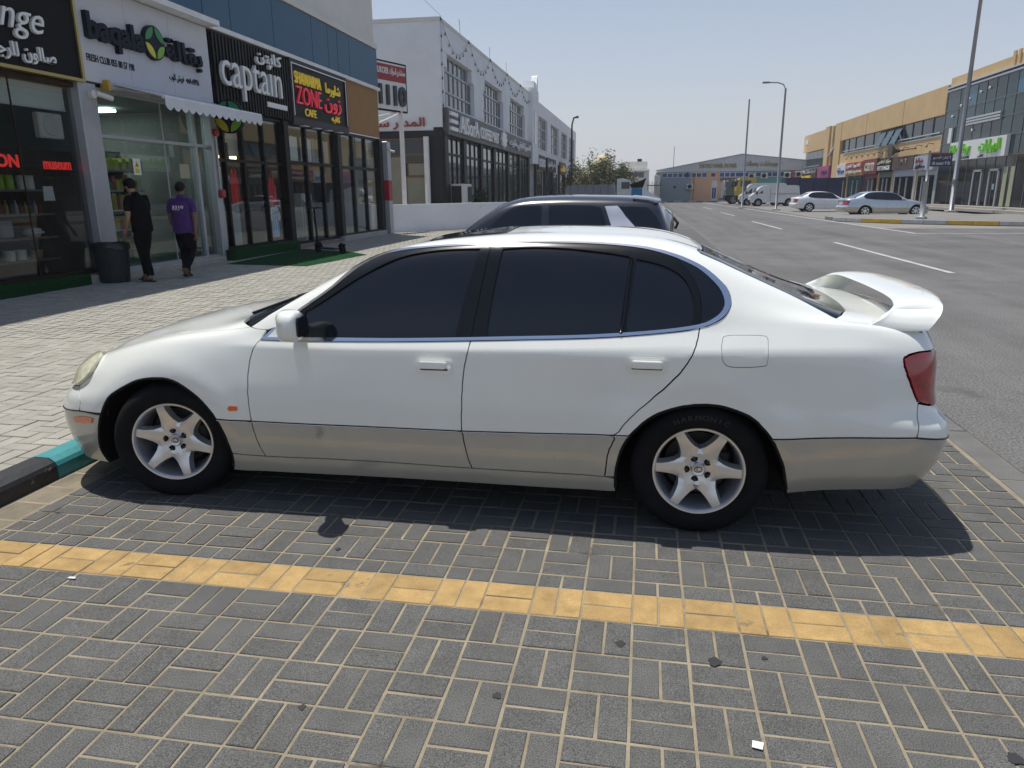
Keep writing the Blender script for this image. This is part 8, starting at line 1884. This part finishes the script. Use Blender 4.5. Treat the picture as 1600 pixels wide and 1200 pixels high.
# ---------------------------------------------------------------- people
SKIN1 = mat("skin_light", (.36, .20, .13), rough=.6, coord='obj'); SKIN2 = mat("skin_brown", (.16, .085, .055), rough=.6, coord='obj')
TEEB = mat("black_cotton", (.005, .005, .006), rough=.95, spec=.1, coord='obj', var=.2, scale=12, bump=.4, bscale=18, bdist=.02)
POLO = mat("purple_polo", (.055, .018, .13), rough=.85, coord='obj', var=.15, scale=10, bump=.4, bscale=16, bdist=.02)
TROU = mat("black_trousers", (.005, .005, .006), rough=.95, spec=.1, coord='obj', var=.2, scale=10, bump=.5, bscale=14, bdist=.025)
HAIR = mat("black_hair", (.004, .004, .004), rough=.7, spec=.2, coord='obj', bump=.7, bscale=90, bdist=.01)
SAND_ = mat("sandal_leather", (.02, .017, .015), rough=.7)
def body(name_parent, J, E, rad, paint, mats_, sub=2):
    """continuous skinned body: joints J (name -> xyz), edges E, radii, face paint by nearest bone"""
    names = [n for n in J if n != '_f' and n[:4] != 'sole']; idx = {n: k for k, n in enumerate(names)}
    me = bpy.data.meshes.new("body"); me.from_pydata([J[n] for n in names], [(idx[a], idx[b]) for a, b in E], []); me.update()
    o = bpy.data.objects.new("body", me); COL.objects.link(o)
    sk = o.modifiers.new("skin", 'SKIN'); sk.branch_smoothing = .6; sk.use_smooth_shade = True
    lay_ = me.skin_vertices[0].data
    for n in names:
        r = rad[n]; lay_[idx[n]].radius = r if hasattr(r, '__len__') else (r, r)
    lay_[idx['pelvis']].use_root = True
    ss = o.modifiers.new("sub", 'SUBSURF'); ss.levels = sub; ss.render_levels = sub
    bpy.context.view_layer.update()
    m2 = bpy.data.meshes.new_from_object(o.evaluated_get(bpy.context.evaluated_depsgraph_get()))
    bpy.data.objects.remove(o)
    o = bpy.data.objects.new("body", m2); COL.objects.link(o); o.parent = name_parent
    m2.materials.clear()
    for m in mats_: m2.materials.append(m)
    RR = {n: (max(rad[n]) if hasattr(rad[n], '__len__') else rad[n]) for n in rad}
    V = [(Vector(J[a]), Vector(J[b]), a, b) for a, b in E]
    for p in m2.polygons:
        c = p.center; best = None
        for A, B, a, b in V:
            d = B-A; t = max(0, min(1, (c-A).dot(d)/max(d.length_squared, 1e-9))); q = (A+d*t-c).length-RR[a]*(1-t)-RR[b]*t
            if best is None or q < best[0]: best = (q, a, b, t)
        p.material_index = paint(best[1], best[2], best[3], c); p.use_smooth = True
    return o
def person(label, loc, rz, skin, top, hair, J, walk, sleeve=.55, tail=.0):
    t = thing("person", label, "person", loc, rz, None, world=False)
    E = [('pelvis', 'belly'), ('belly', 'chest'), ('chest', 'neckb'), ('neckb', 'neck'), ('neck', 'jaw'), ('jaw', 'head'), ('head', 'crown')]
    rad = {'pelvis': (.168, .13), 'belly': (.172, .132), 'chest': (.182, .132), 'neckb': (.095, .08), 'neck': .054, 'jaw': (.066, .078), 'head': (.074, .092), 'crown': (.05, .06)}
    for s in 'LR':
        E += [('neckb', 'sh'+s), ('sh'+s, 'up'+s), ('up'+s, 'el'+s), ('el'+s, 'fo'+s), ('fo'+s, 'wr'+s), ('wr'+s, 'pa'+s)]
        rad.update({'sh'+s: .080, 'up'+s: .072, 'el'+s: .043, 'fo'+s: .038, 'wr'+s: (.027, .022), 'pa'+s: (.038, .018)})
        for k in range(4):
            E += [('pa'+s, 'f%d' % k+s), ('f%d' % k+s, 'g%d' % k+s)]; rad.update({'f%d' % k+s: .0095, 'g%d' % k+s: .007})
        E += [('wr'+s, 't0'+s), ('t0'+s, 't1'+s)]; rad.update({'t0'+s: .012, 't1'+s: .009})
        E += [('pelvis', 'hip'+s), ('hip'+s, 'th'+s), ('th'+s, 'kn'+s), ('kn'+s, 'ca'+s), ('ca'+s, 'an'+s), ('an'+s, 'ba'+s), ('ba'+s, 'to'+s)]
        rad.update({'hip'+s: .122, 'th'+s: .108, 'kn'+s: .086, 'ca'+s: .084, 'an'+s: .070, 'ba'+s: (.042, .03), 'to'+s: (.036, .02)})
        w, p = Vector(J['wr'+s]), Vector(J['pa'+s]); d = (p-w).normalized(); side = Vector((0, 1, 0)) if abs(d.y) < .7 else Vector((1, 0, 0)); side = (side-d*side.dot(d)).normalized(); fw = d.cross(side)
        for k in range(4):
            o_ = side*(.027-.018*k); L_ = (.040, .046, .043, .034)[k]
            J['f%d' % k+s] = tuple(p+d*(.045+.2*L_)+o_+fw*.006); J['g%d' % k+s] = tuple(p+d*(.045+1.2*L_)+o_*1.05+fw*.026)
        J['t0'+s] = tuple(w+d*.03+side*.038); J['t1'+s] = tuple(w+d*.068+side*.052+fw*.012)
    def paint(a, b, u, c):
        n = b
        if n[:2] in ('hi', 'th', 'kn', 'ca') or (n[:2] == 'an' and u < .93): return 2
        if n[:2] in ('an', 'ba', 'to'): return 0
        if n in ('neck', 'jaw', 'head', 'crown'): return 0
        if n[:2] == 'el': return 1 if u < sleeve else 0
        if n[:2] in ('fo', 'wr', 'pa') or n[0] in 'fgt' and len(n) == 3: return 0
        return 1 if c.z > J['pelvis'][2]-.05-tail else 2
    body(t, J, E, rad, paint, [skin, top, TROU])
    def shirt(b):
        n = 26; vs = []; ks = [(.86, .190, .140), (.93, .188, .138), (1.04, .182, .136), (1.16, .186, .140), (1.27, .194, .145), (1.35, .190, .138), (1.415, .150, .105)]
        sp = [Vector(J[q]) for q in ('pelvis', 'belly', 'chest', 'neckb')]; z0_ = J['neckb'][2]-1.455
        for zi, (z, ry, rx) in enumerate(ks):
            z += z0_; c = sp[0].copy()
            for a, q in zip(sp, sp[1:]):
                if a.z <= z: c = a+(q-a)*min(1, (z-a.z)/(q.z-a.z))
            for k in range(n):
                a = 2*math.pi*k/n; w = 1+.02*math.sin(3*a+zi*1.3)+.014*math.sin(7*a-zi*2.1)
                vs.append((c.x+rx*w*math.cos(a), c.y+ry*w*math.copysign(abs(math.sin(a))**.85, math.sin(a)), z+.008*math.sin(4*a)*(zi == 0)))
        b.add(vs, [(i*n+k, i*n+(k+1) % n, (i+1)*n+(k+1) % n, (i+1)*n+k) for i in range(len(ks)-1) for k in range(n)], top)
    part("shirt", shirt, t, org=(0, 0, 0), smooth=True)
    H, CR = Vector(J['head']), Vector(J['crown']); ax = (CR-H).normalized(); fwd = Vector(J['_f']); fwd = (fwd-ax*fwd.dot(ax)).normalized(); lat = ax.cross(fwd)
    def cap(b):
        n, m_ = 22, 11; vs = []; fs = []
        for i in range(m_):
            th = math.pi*.64*i/(m_-1)
            for k in range(n):
                a = 2*math.pi*k/n; f_ = math.cos(a)
                lim = th*(1.22 if f_ < -.2 else 1.02 if f_ < .25 else .60 if f_ > .6 else .80)+.05*math.sin(k*2.7+i)
                r_ = 1.+.05*math.sin(k*3.1+i*1.7)+.03*math.sin(k*1.3-i*2.9)
                vs.append(H+ax*.035+(fwd*(math.cos(a)*math.sin(lim)*.104)+lat*(math.sin(a)*math.sin(lim)*.085)+ax*(math.cos(lim)*.098))*r_*hair)
        for i in range(m_-1):
            for k in range(n): fs.append((i*n+k, (i+1)*n+k, (i+1)*n+(k+1) % n, i*n+(k+1) % n))
        b.add(vs, fs, HAIR)
    part("hair", cap, t, org=(0, 0, 0), smooth=True)
    for s in (-1, 1):
        part("ear", lambda b: b.lathe([(0, -.012), (.022, -.008), (.026, .0), (.018, .008), (0, .006)], skin, 10, o=tuple(H-ax*.01+lat*s*.076-fwd*.008), axis='y'), t, org=(0, 0, 0), smooth=True)
    part("nose", lambda b: b.tube([H+fwd*.088+ax*.012, H+fwd*.112-ax*.022, H+fwd*.09-ax*.034], [.010, .015, .010], skin, 8), t, org=(0, 0, 0), smooth=True)
    for s in (-1, 1): part("eye", lambda b: b.tube([H+fwd*.090+lat*(s*.032-.012)+ax*.012, H+fwd*.0935+lat*s*.032+ax*.012, H+fwd*.090+lat*(s*.032+.012)+ax*.012], [.004, .008, .004], mat("eye_dark", (.02, .015, .012), rough=.3), 6), t, org=(0, 0, 0))
    part("mouth", lambda b: b.tube([H+fwd*.082-lat*.022-ax*.058, H+fwd*.092-ax*.057, H+fwd*.082+lat*.022-ax*.058], .006, mat("lips", (.22, .09, .08), rough=.5), 6), t, org=(0, 0, 0))
    for s in 'LR':
        a, b_ = Vector(J['an'+s]), Vector(J['to'+s]); d = (b_-a); d.z = 0; yaw = math.atan2(d.y, d.x)
        def sh(b):
            sole = [(-.07, -.036), (.0, -.042), (.10, -.047), (.19, -.036), (.215, 0), (.19, .036), (.10, .042), (.0, .036), (-.07, .03)]
            b.prism(sole, (a.x, a.y, J['sole'+s]), (math.cos(yaw), math.sin(yaw), 0), (-math.sin(yaw), math.cos(yaw), 0), (0, 0, .022), SAND_)
            ux, uy = Vector((math.cos(yaw), math.sin(yaw), 0)), Vector((-math.sin(yaw), math.cos(yaw), 0)); o = Vector((a.x, a.y, J['sole'+s]))
            b.tube([o+ux*.09-uy*.046+UP*.02, o+ux*.10+UP*.078, o+ux*.09+uy*.042+UP*.02], .018, SAND_, 6)
            b.tube([o+ux*.04-uy*.044+UP*.02, o+ux*.05+UP*.095, o+ux*.04+uy*.04+UP*.02], .013, SAND_, 6)
        part("sandal", sh, t, org=(0, 0, 0))
    return t, H, ax, fwd, lat
# man in black bending his head, facing the shop to the left (local +x is forward)
J1 = {'pelvis': (0, 0, .93), 'belly': (.0, 0, 1.08), 'chest': (.035, 0, 1.30), 'neckb': (.06, 0, 1.455), 'neck': (.095, 0, 1.52), 'jaw': (.155, 0, 1.555), 'head': (.17, 0, 1.625), 'crown': (.175, 0, 1.70), '_f': (.92, 0, -.40),
      'shL': (.05, .165, 1.42), 'upL': (.05, .205, 1.32), 'elL': (.045, .225, 1.12), 'foL': (.085, .22, 1.03), 'wrL': (.155, .205, .89), 'paL': (.185, .20, .825),
      'shR': (.05, -.165, 1.42), 'upR': (.06, -.205, 1.32), 'elR': (.065, -.225, 1.12), 'foR': (.11, -.215, 1.03), 'wrR': (.18, -.20, .90), 'paR': (.21, -.195, .84),
      'hipL': (.0, .085, .86), 'thL': (-.03, .10, .71), 'knL': (-.07, .11, .48), 'caL': (-.13, .12, .33), 'anL': (-.19, .12, .09), 'baL': (-.11, .125, .045), 'toL': (-.04, .13, .035), 'soleL': .0,
      'hipR': (.0, -.085, .86), 'thR': (.06, -.09, .72), 'knR': (.12, -.09, .49), 'caR': (.13, -.09, .33), 'anR': (.12, -.09, .09), 'baR': (.20, -.09, .045), 'toR': (.27, -.09, .035), 'soleR': .0}
p1_, H_, ax_, fw_, la_ = person("bearded man in black T-shirt and black trousers looking down beside the dustbin", (-8.66, 11.72, .12), R(168), SKIN1, TEEB, 1.10, J1, 0)
part("beard", lambda b: b.tube([H_+la_*.068-ax_*.035+fw_*.02, H_+la_*.052-ax_*.072+fw_*.055, H_-ax_*.088+fw_*.078, H_-la_*.052-ax_*.072+fw_*.055, H_-la_*.068-ax_*.035+fw_*.02], [.016, .027, .034, .027, .016], HAIR, 8), p1_, org=(0, 0, 0), smooth=True)
part("trouser_zip", lambda b: b.tube([(.03, .182, .78), (.015, .186, .66)], .004, CHROME, 5), p1_, org=(0, 0, 0))
# man in purple polo walking away
J2 = {'pelvis': (0, 0, .90), 'belly': (.0, 0, 1.05), 'chest': (.0, 0, 1.25), 'neckb': (.0, 0, 1.40), 'neck': (.02, 0, 1.47), 'jaw': (.045, 0, 1.52), 'head': (.035, 0, 1.575), 'crown': (.03, 0, 1.645), '_f': (1, 0, -.06),
      'shL': (.0, .165, 1.37), 'upL': (.0, .205, 1.27), 'elL': (.02, .225, 1.08), 'foL': (.06, .225, .99), 'wrL': (.14, .22, .86), 'paL': (.17, .215, .795),
      'shR': (.0, -.165, 1.37), 'upR': (-.01, -.21, 1.27), 'elR': (-.05, -.235, 1.07), 'foR': (-.06, -.235, .98), 'wrR': (-.07, -.23, .83), 'paR': (-.075, -.225, .765),
      'hipL': (.0, .085, .83), 'thL': (.05, .085, .70), 'knL': (.12, .075, .47), 'caL': (.10, .07, .32), 'anL': (.07, .065, .085), 'baL': (.15, .065, .045), 'toL': (.22, .065, .035), 'soleL': .0,
      'hipR': (.0, -.085, .83), 'thR': (.0, -.10, .69), 'knR': (-.01, -.10, .46), 'caR': (-.10, -.075, .34), 'anR': (-.25, -.03, .16), 'baR': (-.20, -.03, .075), 'toR': (-.14, -.03, .04), 'soleR': .055}
p2_, H_, ax_, fw_, la_ = person("man in purple polo shirt walking away past the grocery window", (-8.28, 12.35, .12), R(102), SKIN2, POLO, 1.0, J2, 1, tail=.06)
part("back_print", lambda b: letters(b, "3310", (-.158, .105, 1.235), Vector((0, -1, 0)), UP, .20, .055, .006, OFFW, bold=.02), p2_, org=(0, 0, 0))
part("back_print", lambda b: letters(b, "company", (-.157, .105, 1.205), Vector((0, -1, 0)), UP, .13, .02, .006, OFFW), p2_, org=(0, 0, 0))
part("collar", lambda b: b.tube([(.0+.075*math.cos(a)-.0, .078*math.sin(a), 1.425+.012*math.cos(a)) for a in np.linspace(0, 6.283, 15)[:-1]], .016, POLO, 6, closed=True), p2_, org=(0, 0, 0), smooth=True)
# ---------------------------------------------------------------- small litter and stains on the bay
b = MB(); b.prism([(0, 0), (.03, -.006), (.037, .024), (.005, .029)], (.372, 1.915, .004), EX, Vector((0, 1, 0)), (0, 0, .002), OFFW); tag(b.build("paper_scrap"), "small white paper scrap lying on the grey pavers near the right", "litter")
b = MB(); b.prism([(0, 0), (.035, .0), (.03, .015), (.0, .012)], (-2.40, 2.455, .004), EX, Vector((0, 1, 0)), (0, 0, .002), OFFW); tag(b.build("paper_scrap"), "tiny white scrap by the lower edge of the yellow stripe", "litter")
GUM = mat("dried_gum", (.022, .022, .023), rough=.7)
for q, (u, v, r, l) in enumerate(((-.03, 2.372, .017, "black gum spot left of the larger stain below the yellow stripe"), (.30, 2.32, .022, "flat dark stain with a tail below the yellow stripe"), (.475, 2.37, .010, "small dark dot right of the flat stain"), (1.12, 2.0, .022, "dark oval stain near the right edge of the pavers"), (-.42, 2.02, .014, "small black gum spot in the middle foreground"), (-1.03, 1.86, .012, "tiny black gum spot in the left foreground"), (-1.35, 2.9, .012, "dark gum spot between the car shadow and the stripe"))):
    b = MB(); pts = [(r*(1+.25*math.sin(3*a+q)+.15*math.sin(7*a))*math.cos(a), r*1.15*(1+.2*math.cos(4*a+q))*math.sin(a)) for a in np.linspace(0, 6.283, 20)[:-1]]
    b.prism(pts, (u, v, .0015), EX, Vector((0, 1, 0)), (0, 0, .0018), GUM); tag(b.build("gum_spot"), l, "stain", "gum spots and stains on the pavers")
